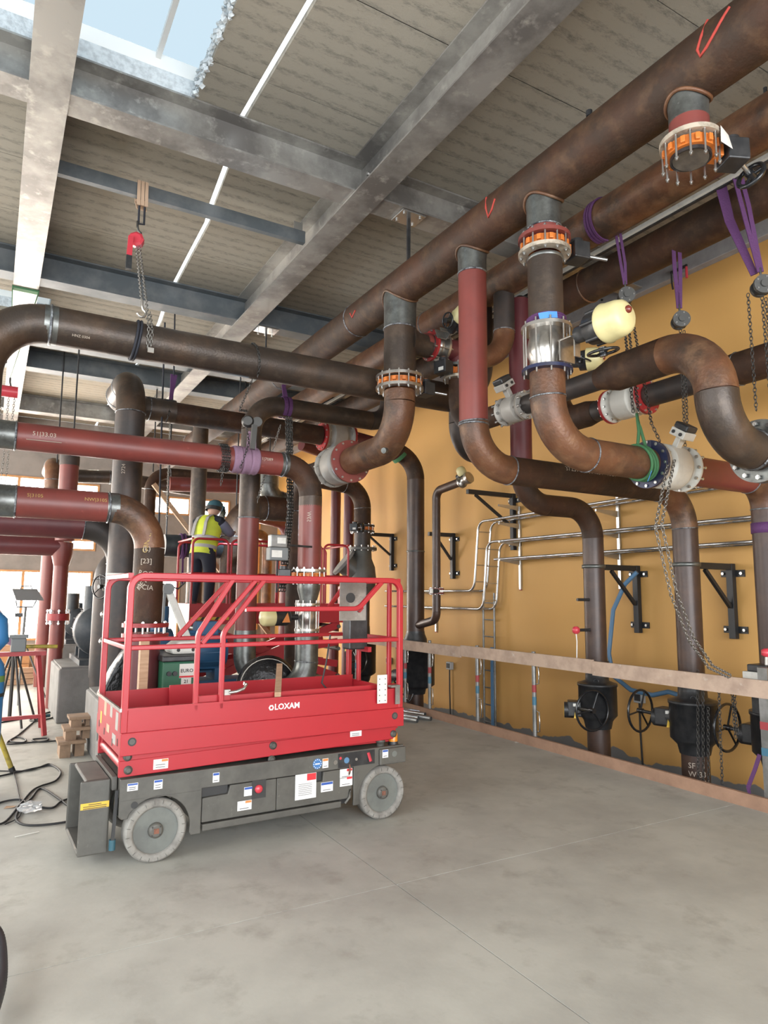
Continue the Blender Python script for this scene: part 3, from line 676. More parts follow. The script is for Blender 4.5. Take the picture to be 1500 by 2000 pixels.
flowmeter((HX, 6.72, ze4), (0, 1, 0), (0, .2, 1), .150, .44, 'grey flow meter with red flange at the end of the wide rusty elbow', 'meter_grey', 'primer', None, nb=12, head=False)
t = thing('elbow_pipe', 'pipe behind the grey flow meter turning down past the cable brackets', 'pipe', (HX, 8, ze4))
run(t, [(HX, 6.95, ze4), (HX, 7.9, ze4), (HX, 7.9, .4)], .14, .40, 'rust', 'rust')

# bypass from the tee: valve, tee down to the S pipe, elbow up into the middle header
zb5 = zt4+.02; XS = 4.0
t = thing('bypass_pipe', 'bypass pipe behind the red drop, its green-marked elbow rising into the middle header', 'pipe', (XS, D780, zb5))
MB((XS, D780, zb5)).cyl((HX+.33, D780, zb5), (3.66, D780, zb5), .11, n=28).build('pipe', 'bare', t)
ring(t, 'collar', (3.60, D780, zb5), (1, 0, 0), [(-.02, .113), (.03, .113)], 'primer')
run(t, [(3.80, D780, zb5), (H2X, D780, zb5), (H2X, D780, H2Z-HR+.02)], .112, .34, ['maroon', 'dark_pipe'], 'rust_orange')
for p, w in (((H2X+.01, D780-.08, zb5+.18), .5), ((H2X-.1, D780-.08, zb5+.02), .2)):
    pass
cage_valve((3.73, D780, zb5), (1, 0, 0), (-.74, -.62, .28), .105, .16, 'small bypass control valve with cream domed actuator behind the header branch', 'steel', 'flange_red', nb=8, s=.85)
zv5 = U(888, 728, Y=D780).z
MB((XS, D780, zb5)).cyl((XS, D780, zb5), (XS, D780, zv5+.05), .105, n=28).build('drop', 'maroon', t)
butterfly((XS, D780, zv5), (0, 0, 1), (-1, -.3, 0), .105, 'half hidden orange valve with cream flange left of the red drop', f1='bare', f2='grime_flange', nb=10, wheel=False, wheel_dir=(-1, -.2, .1), L=.09)

# ---------------------------------------------------------------- S pipe: small run with meter, reducer, big S bend
zs_ = U(1010, 790, X=XS).z; YS = 2.65; rs, rS = .084, .134
t = thing('s_bend_pipe', 'big S-shaped rusty bend pipe on the right in front of the yellow wall', 'pipe', (XS, YS, 3))
oS = (XS, YS, 3); zsr = 1.65+XS*math.tan(math.radians(22.8))
run(t, [(XS, D780, zv5-.07), (XS, D780, zsr), (XS, 4.75, zsr)], .10, .30, 'rust', 'rust', welds=False)
MB(oS).cyl((XS, 4.45, zsr), (XS, 3.62, zsr), rs, n=32).build('pipe', 'dark_pipe', t)
ring(t, 'reducer', (XS, 3.62, zsr), (0, -1, 0), [(0, rs), (.10, rs*1.35), (.17, rS)], 'rust')
zS2 = U(1478, 880, Y=YS).z
run(t, [(XS, 3.45, zsr), (XS, YS, zsr), (XS, YS, zS2), (XS+.42, YS, zS2)], rS, [.36, .34], ['rust', 'rust', 'rust'], ['rust_orange', 'mill'], welds=False)
ring(t, 'weld_bead', (XS+.36, YS, zS2), (1, 0, 0), [(-.012, rS+.001), (0, rS+.010), (.012, rS+.001)], 'weld')
flowmeter((XS, 4.60, zsr), (0, 1, 0), (-.55, 0, .83), .086, .30, 'grey flow meter with small head between the red drop and the control valve elbow', 'meter_grey', None, None, nb=10)
t = thing('pipe_flange', 'heavy grey bolted flange at the lower end of the S-shaped bend', 'flange', (XS+.44, YS, zS2), (1, 0, 0), (0, 0, 1))
for k in (0, .042): MB().disc((0, 0, k), (0, 0, 1), .215, .036, 40, .10).build('flange_plate', 'bare', t, bev=.004)
bolts(t, .182, 12, .016, .14, .02)
MB().cyl((0, 0, .06), (0, 0, .55), rS, n=32).build('pipe', 'rust', t)

# ---------------------------------------------------------------- run 2 near the wall with red flanged meter
X2 = 5.5; z2 = 1.65+X2*math.tan(math.radians(19.72)); r2 = .112
t = thing('run_pipe', 'dark pipe run along the wall through the red flanged grey meter', 'pipe', (X2, 4, z2)); o2 = (X2, 4, z2)
run(t, [(X2, 5.6, z2+.6), (X2, 5.6, z2), (X2, 5.15, z2)], .14, .3, 'rust', 'rust', welds=False)
ring(t, 'reducer', (X2, 5.15, z2), (0, -1, 0), [(0, .14), (.12, .115)], 'rust')
MB(o2).cyl((X2, 5.03, z2), (X2, 4.86, z2), r2, n=28).build('pipe', 'dark_pipe', t)
MB(o2).cyl((X2, 4.36, z2), (X2, 3.62, z2), r2, n=32).build('pipe', 'dark_pipe', t)
ring(t, 'reducer', (X2, 3.62, z2), (0, -1, 0), [(0, r2), (.16, .145)], 'rust')
MB(o2).cyl((X2, 3.46, z2), (X2, 1.2, z2), .145, n=32).build('pipe', 'rust', t)
MB(o2).torus((X2, 3.42, z2), (0, 1, 0), .146, .007, 28, 6).build('weld_bead', 'weld', t)
flowmeter((X2, 4.61, z2), (0, 1, 0), (-.2, 0, 1), .115, .42, 'grey flow meter with bright red bolted flanges near the wall', 'meter', 'flange_red', 'flange_red', nb=12, head=False)

# ---------------------------------------------------------------- big brown cross pipe under the header, its down elbow at the far left
YG = 5.93; zG = U(400, 690, Y=YG).z; rG = .155
t = thing('cross_pipe', 'thick dark brown pipe crossing overhead with an elbow at the left edge', 'pipe', (2, YG, zG)); oG = (2, YG, zG)
xl = U(98, 640, Y=YG).x
run(t, [(xl-.46, YG, 2.2), (xl-.46, YG, zG), (H2X+.02, YG, zG), (H2X+.02, YG, H2Z-.1)], rG, .46, ['mill', 'mill', 'dark_pipe'], ['mill', 'dark_pipe'], welds=False)
MB(oG).torus((xl, YG, zG), (1, 0, 0), rG+.001, .012, 36, 6).build('weld_bead', 'weld', t)
ring(t, 'bare_band', (xl, YG, zG), (1, 0, 0), [(-.05, rG+.0015), (.05, rG+.0015)], 'bare')
chalk(t, 'HNZ 0304', .030, (xl+.22, YG, zG), (1, 0, 0), rG, (0, -1, -.75), off=oG)
# dark drop below it and run A to the wall
XA, YA, zA = 5.88, 5.49, 2.64
zq = U(925, 880, Y=YG).z; t = thing('drop_pipe', 'dark pipe drop with a short bend, left behind the red drop', 'pipe', (4.35, YG, zq))
run(t, [(4.34, YG-.02, zG-.12), (4.34, YG-.02, zq), (4.74, YG+.12, zq)], .118, .27, 'dark_pipe', 'dark_pipe', welds=False)
t = thing('drop_pipe', 'pipe stub below the left wall ball valve going down into the trench', 'pipe', (XA, YA, -.7))
MB((XA, YA, -.7)).cyl((XA, YA, -.72), (XA, YA, .42), .122, n=32).build('pipe', 'brown_pipe', t)
# maroon vertical between
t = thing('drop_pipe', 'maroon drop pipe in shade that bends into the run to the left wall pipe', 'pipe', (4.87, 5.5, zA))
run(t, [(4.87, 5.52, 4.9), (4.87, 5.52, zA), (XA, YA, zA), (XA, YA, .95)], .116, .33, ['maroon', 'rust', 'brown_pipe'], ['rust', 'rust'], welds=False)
MB((4.87, 5.5, zA)).cyl((4.87, 5.52, 4.85), (H3X, 5.52, 4.9), .11, n=24).build('pipe', 'dark_pipe', t)

# ---------------------------------------------------------------- pipe C: riser at the left, run with red flanged meter, wall pipe C
YC = 9.17; zCr = 4.03; rC = .145; YU = 7.9; xu = U(250, 900, Y=YU).x
t = thing('riser_pipe', 'dark upright pipe with a bronze double elbow on top, left of centre', 'pipe', (xu, YU, 0)); oU = (xu, YU, 0)
run(t, [(xu, YU, .5), (xu, YU, zCr+.02), (xu, YU+.72, zCr+.02), (xu+.1, YC, zCr), (4.2, YC, zCr)], .165, [.30, .33, .30], ['dark_pipe', 'mill', 'mill', 'mill'], 'mill', welds=False) if False else None
run(t, [(xu, YU, .625), (xu, YU, zCr+.05), (xu, YC, zCr+.05), (2.0, YC, zCr+.05)], .158, [.42, .42], ['dark_pipe', 'mill', 'mill'], 'mill')
MB(oU).cyl((2.0, YC, zCr+.04), (4.15, YC, zCr), rC, n=32).build('pipe', 'rust', t)
chalk_c = MB(oU); vs, fs = text_mesh('2724', .055); qd = V((-.4, -.9, 0)).normalized()
chalk_c.add([V((xu, YU, 3.0+v.x))+(qd*math.cos(v.y/.16)+V((0, 0, 1)).cross(qd)*-math.sin(v.y/.16))*.1605 for v in vs], fs); chalk_c.build('chalk_mark', 'chalk', t)
flowmeter((4.42, YC, zCr), (1, 0, 0), (0, -.3, 1), rC, .44, 'grey flow meter with red flanges in front of the far header', 'meter_grey', 'flange_red', 'flange_red', nb=12)
t = thing('elbow_pipe', 'dark pipe from the far red flanged meter down the wall to the big black valve', 'pipe', (XB, YC, zCr))
XC = 5.85
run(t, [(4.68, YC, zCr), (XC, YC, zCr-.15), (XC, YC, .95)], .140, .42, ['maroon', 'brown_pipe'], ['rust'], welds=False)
ring(t, 'tape', (XC-.30, YC, zCr-.16), (.75, 0, -.66), [(-.03, .143), (.03, .143)], 'strap_green')
clampring(t, (XC, YC, 2.35), (0, 0, 1), .141)
MB((XB, YC, zCr)).cyl((XC, YC, -.72), (XC, YC, .40), .13, n=28).build('pipe', 'brown_pipe', t)

# ---------------------------------------------------------------- arch pipe with purple strap (riser 485)
YR = 7.55; xr = U(488, 950, Y=YR).x; zR = U(600, 803, Y=YR).z; rR = .118
t = thing('arch_pipe', 'brown arch pipe with purple strap, its lower leg red primed', 'pipe', (xr, YR, 0)); oR = (xr, YR, 0)
zj = U(488, 1012, Y=YR).z
run(t, [(xr, YR, zj), (xr, YR, zR), (4.35, YR, zR), (H2X, YR+.15, H2Z-.1)], rR, [.33, .30], ['mill', 'mill', 'dark_pipe'], ['mill', 'dark_pipe'], welds=False)
MB(oR).cyl((xr, YR, zj), (xr, YR, 1.25), rR, n=32).build('pipe', 'primer', t)
MB(oR).torus((xr, YR, zj), (0, 0, 1), rR+.001, .008, 28, 6).build('weld_bead', 'weld', t)
run(t, [(xr, YR, 1.25), (xr, YR, .72), (xr+.5, YR-.45, .72)], rR*1.05, .26, 'bare', 'bare', welds=False)

# ---------------------------------------------------------------- red line 1: overhead, elbow, valve stack down to the wrapped pump
Y1 = 6.7; z1_ = 3.02; x1_ = U(605, 1050, Y=Y1).x; r1 = .124
t = thing('primed_pipe', 'long red primed pipe overhead with purple sling, turning down at its right end', 'pipe', (x1_, Y1, z1_)); o1 = (x1_, Y1, z1_)
xa = U(30, 858, Y=Y1).x; xb = U(552, 912, Y=Y1).x; zf = U(605, 1112, Y=Y1).z
MB(o1).cyl((xa-1.2, Y1, z1_), (xa, Y1, z1_), r1+.004, n=32).build('pipe', 'bare', t)
MB(o1).cyl((xa, Y1, z1_), (xb, Y1, z1_), r1, n=36).build('pipe', 'primer', t)
for x in (xa, xb): MB(o1).torus((x, Y1, z1_), (1, 0, 0), r1+.001, .010, 32, 6).build('weld_bead', 'weld', t)
ring(t, 'bare_band', (xb, Y1, z1_), (1, 0, 0), [(-.04, r1+.0015), (.04, r1+.0015)], 'bare')
zel = U(605, 990, Y=Y1).z
run(t, [(xb, Y1, z1_), (x1_, Y1, z1_), (x1_, Y1, zel)], r1, min(x1_-xb-.01, .36), 'mill', 'rust', welds=False)
MB(o1).cyl((x1_, Y1, zel+.01), (x1_, Y1, zf), r1, n=36).build('pipe', 'primer', t)
for s, x, sz in (('51|33.03', xa+.22, .055), ('1051|7089', xb-.25, .045)): chalk(t, s, sz, (x, Y1, z1_), (1, 0, 0), r1, (0, -1, .1), off=o1)
MB(o1).tube([V((xa+.08+.04*k, Y1-r1-.002, z1_-.045+.0)) for k in range(8)], .003, 4).build('chalk_line', 'chalk', t)
c_ = MB(o1); vs, fs = text_mesh('53W', .06); q = V((-.5, -.86, 0)).normalized(); rt = V((0, 0, 1)).cross(q)
c_.add([V((x1_, Y1, zel-.12+v.x*.9))+(q*math.cos(v.y/r1)+rt*math.sin(v.y/r1))*(r1+.003) for v in vs], fs); c_.build('chalk_mark', 'chalk', t)
zo = U(605, 1128, Y=Y1).z
butterfly((x1_, Y1, zf-.07), (0, 0, 1), (-1, .2, 0), .122, 'orange valve with steel flanges below the long red primed pipe', f1='steel', f2='steel', nb=12, wheel=False, wheel_dir=(-1, 0, .1))
t = thing('cone_reducer', 'steel cone reducer under the orange valve, seen through the lift rails', 'reducer', (x1_, Y1, 1.6))
zk = U(600, 1180, Y=Y1).z
ring(t, 'cone', (x1_, Y1, 0), (0, 0, 1), [(zf-.15, .122), (zf-.21, .122), (zk, .080), (zk-.03, .080)], 'bare')
zc1 = U(600, 1178, Y=Y1).z; zc2 = U(600, 1232, Y=Y1).z
cage_valve((x1_-.01, Y1, (zc1+zc2)/2), (0, 0, 1), (-1, -.15, 0), .088, zc1-zc2, 'steel tie-rod valve with cream tipped black actuator behind the lift rails', 'steel', 'steel', nb=10, act=False)
t = thing('valve_actuator', 'black actuator with cream end cap lying behind the lift mid rail', 'actuator', (x1_-.13, Y1-.02, (zc1+zc2)/2), (-1, -.1, 0), (0, 0, 1))
MB().lathe((0, 0, 0), (0, 0, 1), [(0, .03), (.10, .03), (.10, .07), (.13, .085), (.28, .085)], 24).build('actuator_body', 'black', t)
MB().lathe((0, 0, .28), (0, 0, 1), [(0, .09), (.10, .088), (.125, .07), (.13, 0)], 28, (True, False)).build('end_cap', 'cream', t)
MB().prism([(-.05, -.087, .13), (.05, -.087, .16), (-.05, -.087, .22)], (0, -.003, 0)).build('warning_label', 'sticker_orange', t)
t = thing('elbow_pipe', 'bare steel elbow pipe from the tie-rod valve into the wrapped pump', 'pipe', (x1_, Y1, .8))
run(t, [(x1_-.01, Y1, zc2), (x1_-.01, Y1, .66), (x1_-.45, Y1+.05, .66)], .122, .30, 'bare', 'bare')
MB((x1_, Y1, .8)).torus((x1_-.01, Y1, zc2-.04), (0, 0, 1), .124, .008, 28, 6).build('weld_bead', 'weld', t)

# ---------------------------------------------------------------- red line 2: lower left, brown elbow down to red flange
Y2 = 6.4; z2_ = 2.405; x2_ = U(291, 1090, Y=Y2).x; r2_ = .132
t = thing('primed_pipe', 'lower red primed pipe at left whose chalked brown elbow turns down', 'pipe', (x2_, Y2, z2_)); oq = (x2_, Y2, z2_)
xa = U(30, 975, Y=Y2).x; xb = U(212, 988, Y=Y2).x
MB(oq).cyl((xa-1.0, Y2, z2_), (xa, Y2, z2_), r2_+.004, n=32).build('pipe', 'bare', t)
MB(oq).cyl((xa, Y2, z2_), (xb, Y2, z2_), r2_, n=36).build('pipe', 'primer', t)
ring(t, 'bare_band', (xb+.03, Y2, z2_), (1, 0, 0), [(-.05, r2_+.001), (.05, r2_+.001)], 'bare')
for x in (xa, xb): MB(oq).torus((x, Y2, z2_), (1, 0, 0), r2_+.001, .009, 32, 6).build('weld_bead', 'weld', t)
zf2 = U(270, 1225, Y=Y2).z
run(t, [(xb, Y2, z2_), (x2_, Y2, z2_), (x2_, Y2, zf2)], r2_, min(.40, x2_-xb-.02), ['mill', 'rust'], 'rust_orange', welds=False)
for s, x in (('S|3105', xa+.14), ('NW|3105', xb-.12)): chalk(t, s, .045, (x, Y2, z2_), (1, 0, 0), r2_, (0, -1, .35), 'chalk_y', off=oq)
def vchalk(tt, s, sz, c, r, q, o, m='chalk', tilt=0.):
    vs, fs = text_mesh(s, sz); q = V(q).normalized(); rt = V((0, 0, 1)).cross(q); b = MB(o); ct, st = math.cos(tilt), math.sin(tilt); w = []
    for v in vs:
        a, z = v.x*ct-v.y*st, v.x*st+v.y*ct
        w.append(V(c)+V((0, 0, z))+(q*math.cos(a/r)+rt*math.sin(a/r))*(r+.003))
    b.add(w, fs); b.build('chalk_mark', m, tt)
for s, dz, ti, m in (('(L)', -.36, 0, 'chalk'), ('G3NNF', -.30, 1.4, 'chalk_y'), ('[23]', -.47, 0, 'chalk'), ('METRO', -.64, .9, 'chalk'), ('ROX', -.58, -.2, 'chalk'), ('DCIA', -.70, -.1, 'chalk'), ('177', -1.12, 0, 'chalk')):
    vchalk(t, s, .06, (x2_, Y2, z2_+dz), r2_, (-.35, -.94, 0), oq, m, ti)
for k, dz in enumerate((.02, -.07)): ring(t, 'flange', (x2_, Y2, zf2+dz), (0, 0, 1), [(-.018, .20), (.018, .20)], 'flange_red')
for k in range(10):
    w = 2*PI*k/10; inst('bolt', hexbolt(.016, .16), t, T(.17*math.cos(w), .17*math.sin(w), zf2-.025-z2_))
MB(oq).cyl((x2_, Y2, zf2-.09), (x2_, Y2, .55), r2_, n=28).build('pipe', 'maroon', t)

# ================================================================ WALL SIDE: brackets, cable ladders, trench valves, barrier
def bracket(y, ztop, zbot, xa, label, flag=True):
    t = thing('pipe_bracket', label, 'bracket', (XW, y, zbot), group='black brackets on the yellow wall'); o = (XW, y, zbot)
    MB(o).bb(XW-.075, XW-.012, y-.035, y+.035, zbot, ztop).build('post', 'steel_black', t, bev=.004)
    MB(o).bb(xa, XW-.076, y-.03, y+.03, ztop-.065, ztop-.002).build('arm', 'steel_black', t, bev=.004)
    MB(o).bar((XW-.08, y, zbot+(ztop-zbot)*.42), (xa+.14, y, ztop-.07), .035, .035).build('brace', 'steel_black', t)
    for z in (zbot+.09, ztop-.10):
        pl = MB(o).bb(XW-.014, XW-.001, y-.13, y+.13, z-.035, z+.035).build('wall_plate', 'steel_black', t)
        for q in (-.10, .10): inst('bolt', hexbolt(.016, .02), pl, mat4((-.02, q, z-zbot), (1, 0, 0)))
bracket(YA, 2.02, 1.24, 6.02, 'black wall bracket holding the pipe with the left ball valve')
bracket(D920, 2.0, 1.24, 6.02, 'black wall bracket holding the pipe on the right with hanging chains before it')
bracket(7.66, 3.15, 2.32, 5.75, 'highest black wall bracket, beside the bend of the cable ladders')
bracket(YC, 2.68, 1.93, 6.1, 'black wall bracket to the right of the tall far wall pipe')
bracket(11.15, 2.82, 2.12, 5.95, 'farthest black wall bracket, left of the tall wall pipe')
for (x, y, z) in ((XA, YA, 1.99), (XB, D920, 1.97)):
    t = thing('pipe_clamp', 'steel clamp band round the %s wall pipe at its bracket' % ('left' if y == YA else 'right'), 'clamp', (x, y, z))
    MB().lathe((0, 0, -.02), (0, 0, 1), [(0, .122), (0, .130), (.04, .130), (.04, .122)], 32, (False, False)).build('band', 'bare', t)
    MB().bb(.12, .20, -.012, .012, -.012, .012).build('lug', 'bolt', t)

def ladder(label, path, x0, x1, r=.019, step=.25, m='galv_bright', vertical=False, group=None):
    """path = [(y, z)...] in the plane of the wall; two side rails and rungs"""
    P = [V((x0, y, z)) for y, z in path]; t = thing('cable_ladder', label, 'cable ladder', P[0], group=group)
    pts = [P[0]]
    for q in arc_run(P, .16)[0:]:
        if q[0] == 's': pts.append(q[2])
        else: pts += q[1][1:]
    d = V((x1-x0, 0, 0))
    MB(P[0]).tube(pts, r, 10).build('side_rail', m, t); MB(P[0]).tube([p+d for p in pts], r, 10).build('side_rail', m, t)
    acc = .12
    for a, c in zip(pts, pts[1:]):
        L = (c-a).length
        while acc < L:
            p = a+(c-a)*(acc/L); MB(P[0]).cyl(p, p+d, .009, n=6).build('rung', m, t); acc += step
        acc -= L
X6, X7 = 6.30, 6.54
def yz(l, X=X6): return [(U(x, y, X=X).y, U(x, y, X=X).z) for x, y in l]
ladder('upper cable ladder that bends down at the highest bracket', [(2.6, 2.80)]+yz([(1300, 960), (935, 1020), (919, 1150)])[0:0]+[(3.0, 2.80), (8.12, 2.76), (8.24, 1.73), (10.9, 1.73)], X6, X7)
ladder('middle cable ladder whose bright S bend drops to the lower level', [(2.6, 2.42), (7.92, 2.44), (8.02, 1.46), (10.9, 1.46)], X6, X7)
ladder('lower straight cable ladder on the right ending beside the S bend', [(2.6, 2.19), (7.75, 2.18)], X6, X7)
t = thing('vertical_ladder', 'narrow vertical cable ladder going down to the floor under the bends', 'cable ladder', (X7, 8.2, -.3))
for dy in (-.13, .13): MB((X7, 8.2, -.3)).cyl((X7, 8.2+dy, -.6), (X7, 8.2+dy, 1.70), .016, n=10).build('side_rail', 'tube_galv', t)
for k in range(9): MB((X7, 8.2, -.3)).cyl((X7, 8.08, -.45+.25*k), (X7, 8.32, -.45+.25*k), .010, n=6).build('rung', 'tube_galv', t)
MB((X7, 8.2, -.3)).ribbon([(X7-.03, 8.10, .9), (X7-.03, 8.10, -.6)], .05, .02, (0, 1, 0)).build('cable_bundle', 'hose_blue', t)
for k, (y, z0, z1) in enumerate(((7.55, 1.75, 2.95), (5.75, 1.75, 2.9), (9.7, 1.05, 1.85))):
    t = thing('ladder_support', ('slim galvanised channel standing beside the ladder bends', 'slim galvanised channel beside the left ball valve pipe', 'slim galvanised channel near the small red flanged valve')[k], 'support', (XW-.02, y, z0))
    MB((XW-.02, y, z0)).bb(XW-.03, XW-.002, y-.02, y+.02, z0, z1).build('channel', 'galv_bright', t)
    MB((XW-.02, y, z0)).cyl((XW-.016, y, z0-.012), (XW-.016, y, z0-.001), .02, n=10).build('end_cap', 'paint_red', t)
    zz = z0+.35
    while zz < z1-.05:
        MB((XW-.02, y, z0)).prism([(XW-.03, y-.012, zz), (6.22, y-.012, zz+.05), (6.22, y-.012, zz+.075), (XW-.03, y-.012, zz+.075)], (0, .024, 0)).build('cantilever', 'galv_bright', t); zz += .26

# small pipe with cream topped valve that feeds the tall far wall pipe
t = thing('small_feed_pipe', 'slim brown pipe dropping from the small cream topped valve to the far wall pipe', 'pipe', (XC, 8.6, 1.5))
pv = U(908, 938, X=5.75); pe = U(852, 962, X=5.75)
run(t, [pv, V((5.75, pe.y, pe.z+.02)), V((5.75, pe.y, 1.30)), V((XC, YC, 1.18))], .062, .14, 'brown_pipe', 'brown_pipe', welds=False)
fv = thing('small_valve', 'small red flanged valve on the slim brown feed pipe', 'valve', (5.75, pe.y, 1.72))
for dz in (-.03, .03): MB().disc((0, 0, dz), (0, 0, 1), .115, .022, 24).build('flange', 'primer', fv)
bolts(fv, .092, 8, .010, .11); MB().box((-.12, -.10, 0), (.10, .10, .06)).build('lever_box', 'black', fv)
MB().box((-.19, -.15, 0), (.02, .06, .07)).build('plate', 'off_white', fv)
sv = thing('small_valve', 'small steel valve with cream dome behind the red drop elbow', 'valve', pv, (.15, -1, .35), (-.2, .1, 1))
MB().lathe((0, 0, 0), (0, 0, 1), [(-.09, .068), (-.09, .085), (-.05, .085), (-.05, .07), (.05, .07), (.05, .085), (.10, .085)], 24).build('valve_body', 'steel', sv)
MB().lathe((.07, 0, 0), (1, 0, 0), [(0, .05), (.04, .07), (.10, .07), (.13, .05), (.135, 0)], 24, (True, False)).build('dome', 'cream', sv)
MB().cyl((.09, 0, 0), (.09, 0, -.10), .045, n=16).build('motor', 'black', sv)

# far wall pipe with orange valve and grey strainer
XF, YF2 = 5.85, U(708, 1000, X=5.85).y
t = thing('riser_pipe', 'far brown wall pipe with bent top above the grey strainer', 'pipe', (XF, YF2, 0)); oF = (XF, YF2, 0)
run(t, [(XF-.9, YF2, 3.70), (XF, YF2, 3.62), (XF, YF2, 2.95)], .155, .42, 'rust', 'rust')
butterfly((XF, YF2, 2.86), (0, 0, 1), (-.8, -.6, 0), .15, 'orange valve with black handwheel on the far wall pipe above the strainer', 'black', 'black', nb=12, wheel_dir=(-.2, 1, 0))
MB(oF).cyl((XF, YF2, 2.79), (XF, YF2, 2.53), .15, n=24).build('pipe', 'dark_pipe', t)
st = thing('strainer', 'grey Y strainer with slanted cover on the far wall pipe', 'strainer', (XF, YF2, 2.06)); oT = (XF, YF2, 2.06)
MB(oT).disc((XF, YF2, 2.49), (0, 0, 1), .27, .05, 32).build('flange', 'lift_grey', st)
for k in range(12):
    w = 2*PI*k/12; inst('bolt', hexbolt(.016, .10), st, T(.235*math.cos(w), .235*math.sin(w), .44))
MB(oT).lathe((XF, YF2, 0), (0, 0, 1), [(2.47, .17), (2.31, .18), (2.16, .24), (1.98, .26), (1.81, .25), (1.66, .17)], 28).build('body', 'lift_grey', st)
dv = V((-.75, .2, .62)).normalized(); MB(oT).cyl(V((XF, YF2, 1.98)), V((XF, YF2, 1.98))+dv*.42, .20, n=24).build('side_leg', 'lift_grey', st)
MB(oT).disc(V((XF, YF2, 1.98))+dv*.43, dv, .28, .05, 28).build('cover', 'plinth', st)
MB(oF).cyl((XF, YF2, 1.67), (XF, YF2, -.7), .15, n=24).build('pipe', 'brown_pipe', t)
t = thing('riser_pipe', 'slim maroon wall pipe next to the far bent wall pipe', 'pipe', (XF, YF2+.5, 0))
MB((XF, YF2+.5, 0)).cyl((XF, YF2+.55, -.7), (XF, YF2+.55, 4.6), .10, n=24).build('pipe', 'maroon', t)
for k, (px, m, rr, lb, ztop) in enumerate(((655, 'maroon', .10, 'thin maroon wall pipe just right of the red primed leg', 4.4), (559, 'maroon', .13, 'maroon pipe near the far end of the yellow wall', 3.3), (523, 'rust_orange', .12, 'leftmost orange brown pipe against the yellow wall', 3.1))):
    p = U(px, 1050, X=5.95 if k else 5.9); t = thing('riser_pipe', lb, 'pipe', (p.x, p.y, 0))
    run(t, [(p.x, p.y, -.7), (p.x, p.y, ztop), (p.x-.9, p.y-.3, ztop+.1)], rr, .3, m, m, welds=False, n=24)

# ---- big black ball valves in the trench
def ball_valve(x, y, z0, z1, R, label, wheel, gear, wax, rp=.125):
    t = thing('ball_valve', label, 'valve', (x, y, z0)); H = z1-z0
    MB().lathe((0, 0, 0), (0, 0, 1), [(-.14, rp+.012), (-.06, rp+.03), (-.03, R*.86), (0, R), (H-.03, R), (H-.03, R*1.04), (H, R*1.04), (H, R*.98), (H+.03, R*.62), (H+.12, R*.60), (H+.20, rp+.008), (H+.24, rp+.005)], 40).build('valve_body', 'black', t)
    MB().torus((-.10, -.08, H+.03), (1, .6, 0), .025, .007, 16, 6).build('lifting_eye', 'black', t)
    g = V(gear)-V((x, y, z0)); d = V((g.x, g.y, 0)).normalized()
    MB().cyl(d*(R*.7)+V((0, 0, g.z)), V((g.x, g.y, g.z)), R*.5, R*.36, n=24).build('stem_boss', 'black', t)
    gb = MB().box(g, (.15, .17, .16), (0, 0, 1), d).cyl(g-V((0, 0, .02)), g+d*.11-V((0, 0, .02)), .085, n=24).build('gearbox', 'black', t, bev=.012)
    MB().prism([g+d*.112+V((0, 0, .02)), g+d*.112+V((0, 0, -.08))+d.cross(V((0, 0, 1)))*.03, g+d*.112+V((0, 0, -.08))-d.cross(V((0, 0, 1)))*.03], d*.004).build('pointer', 'sticker_yellow', gb)
    sd = V((-.6, -.8, 0)).normalized(); MB().prism([g+sd*.11+V((0, 0, .03)), g+sd*.11+V((.02, -.015, -.09)), g+sd*.11+V((-.02, .015, -.09))], sd*.003).build('pointer', 'sticker_yellow', gb)
    MB().box(g+V((0, 0, .05))+sd*.108, (.06, .004, .03), (0, 0, 1), (.8, -.6, 0)).build('rating_plate', 'off_white', gb)
    w = V(wheel)-V((x, y, z0)); MB().cyl(g, w, .017, n=10).build('shaft', 'black', gb)
    handwheel(t, w, wax, .205, spokes=3, rim=.0125, x=(0, 0, 1))
pA = U(1157, 1388, X=5.60); gA = U(1122, 1383, X=5.70)
ball_valve(XA, YA, .37, .71, .205, 'black ball valve on the left wall pipe, handwheel in front of its body', pA, gA, (.15, 1, 0))
pB = U(1251, 1388, X=5.82); gB = U(1300, 1398, X=5.82)
ball_valve(XB, D920, .33, .68, .215, 'black ball valve on the right wall pipe with handwheel standing out to the left', pB, gB, (-.1, 1, 0))
pD = U(1421, 1421, X=5.80); gD = U(1474, 1432, X=5.80)
ball_valve(xt, D1060, .36, .70, .215, 'black ball valve at the right edge, its handwheel behind hanging chains', pD, gD, (-.05, 1, 0))
pC = U(783, 1350, X=5.55); gC = U(770, 1320, X=5.7)
ball_valve(XC, YC, .28, .86, .30, 'large black ball valve at the foot of the tall far wall pipe', pC, gC, (.2, 1, 0), rp=.14)
pE = U(700, 1290, X=5.5); gE = U(685, 1262, X=5.6)
ball_valve(XF, YF2, .28, .86, .27, 'black ball valve behind the lift with a thin wheel', pE, gE, (-.3, 1, 0), rp=.15)
t = thing('control_box', 'grey control box with red knob above the valve at the right edge', 'box', (5.62, 3.47, .9)); oc = (5.62, 3.47, .9)
MB(oc).bb(5.55, 5.78, 3.36, 3.58, .86, 1.04).build('housing', 'off_white', t, bev=.008); MB(oc).bb(5.57, 5.76, 3.38, 3.55, 1.04, 1.10).build('lid', 'black', t, bev=.01)
MB(oc).bb(5.60, 5.74, 3.40, 3.54, .70, .86).build('mount', 'black', t)
MB(oc).cyl((5.64, 3.42, 1.10), (5.65, 3.42, 1.19), .012, n=8).build('stalk', 'off_white', t)
MB(oc).lathe((5.65, 3.42, 1.20), (0, 0, 1), [(-.035, .015), (-.02, .04), (.02, .04), (.035, .015)], 14).build('knob', 'red_knob', t)
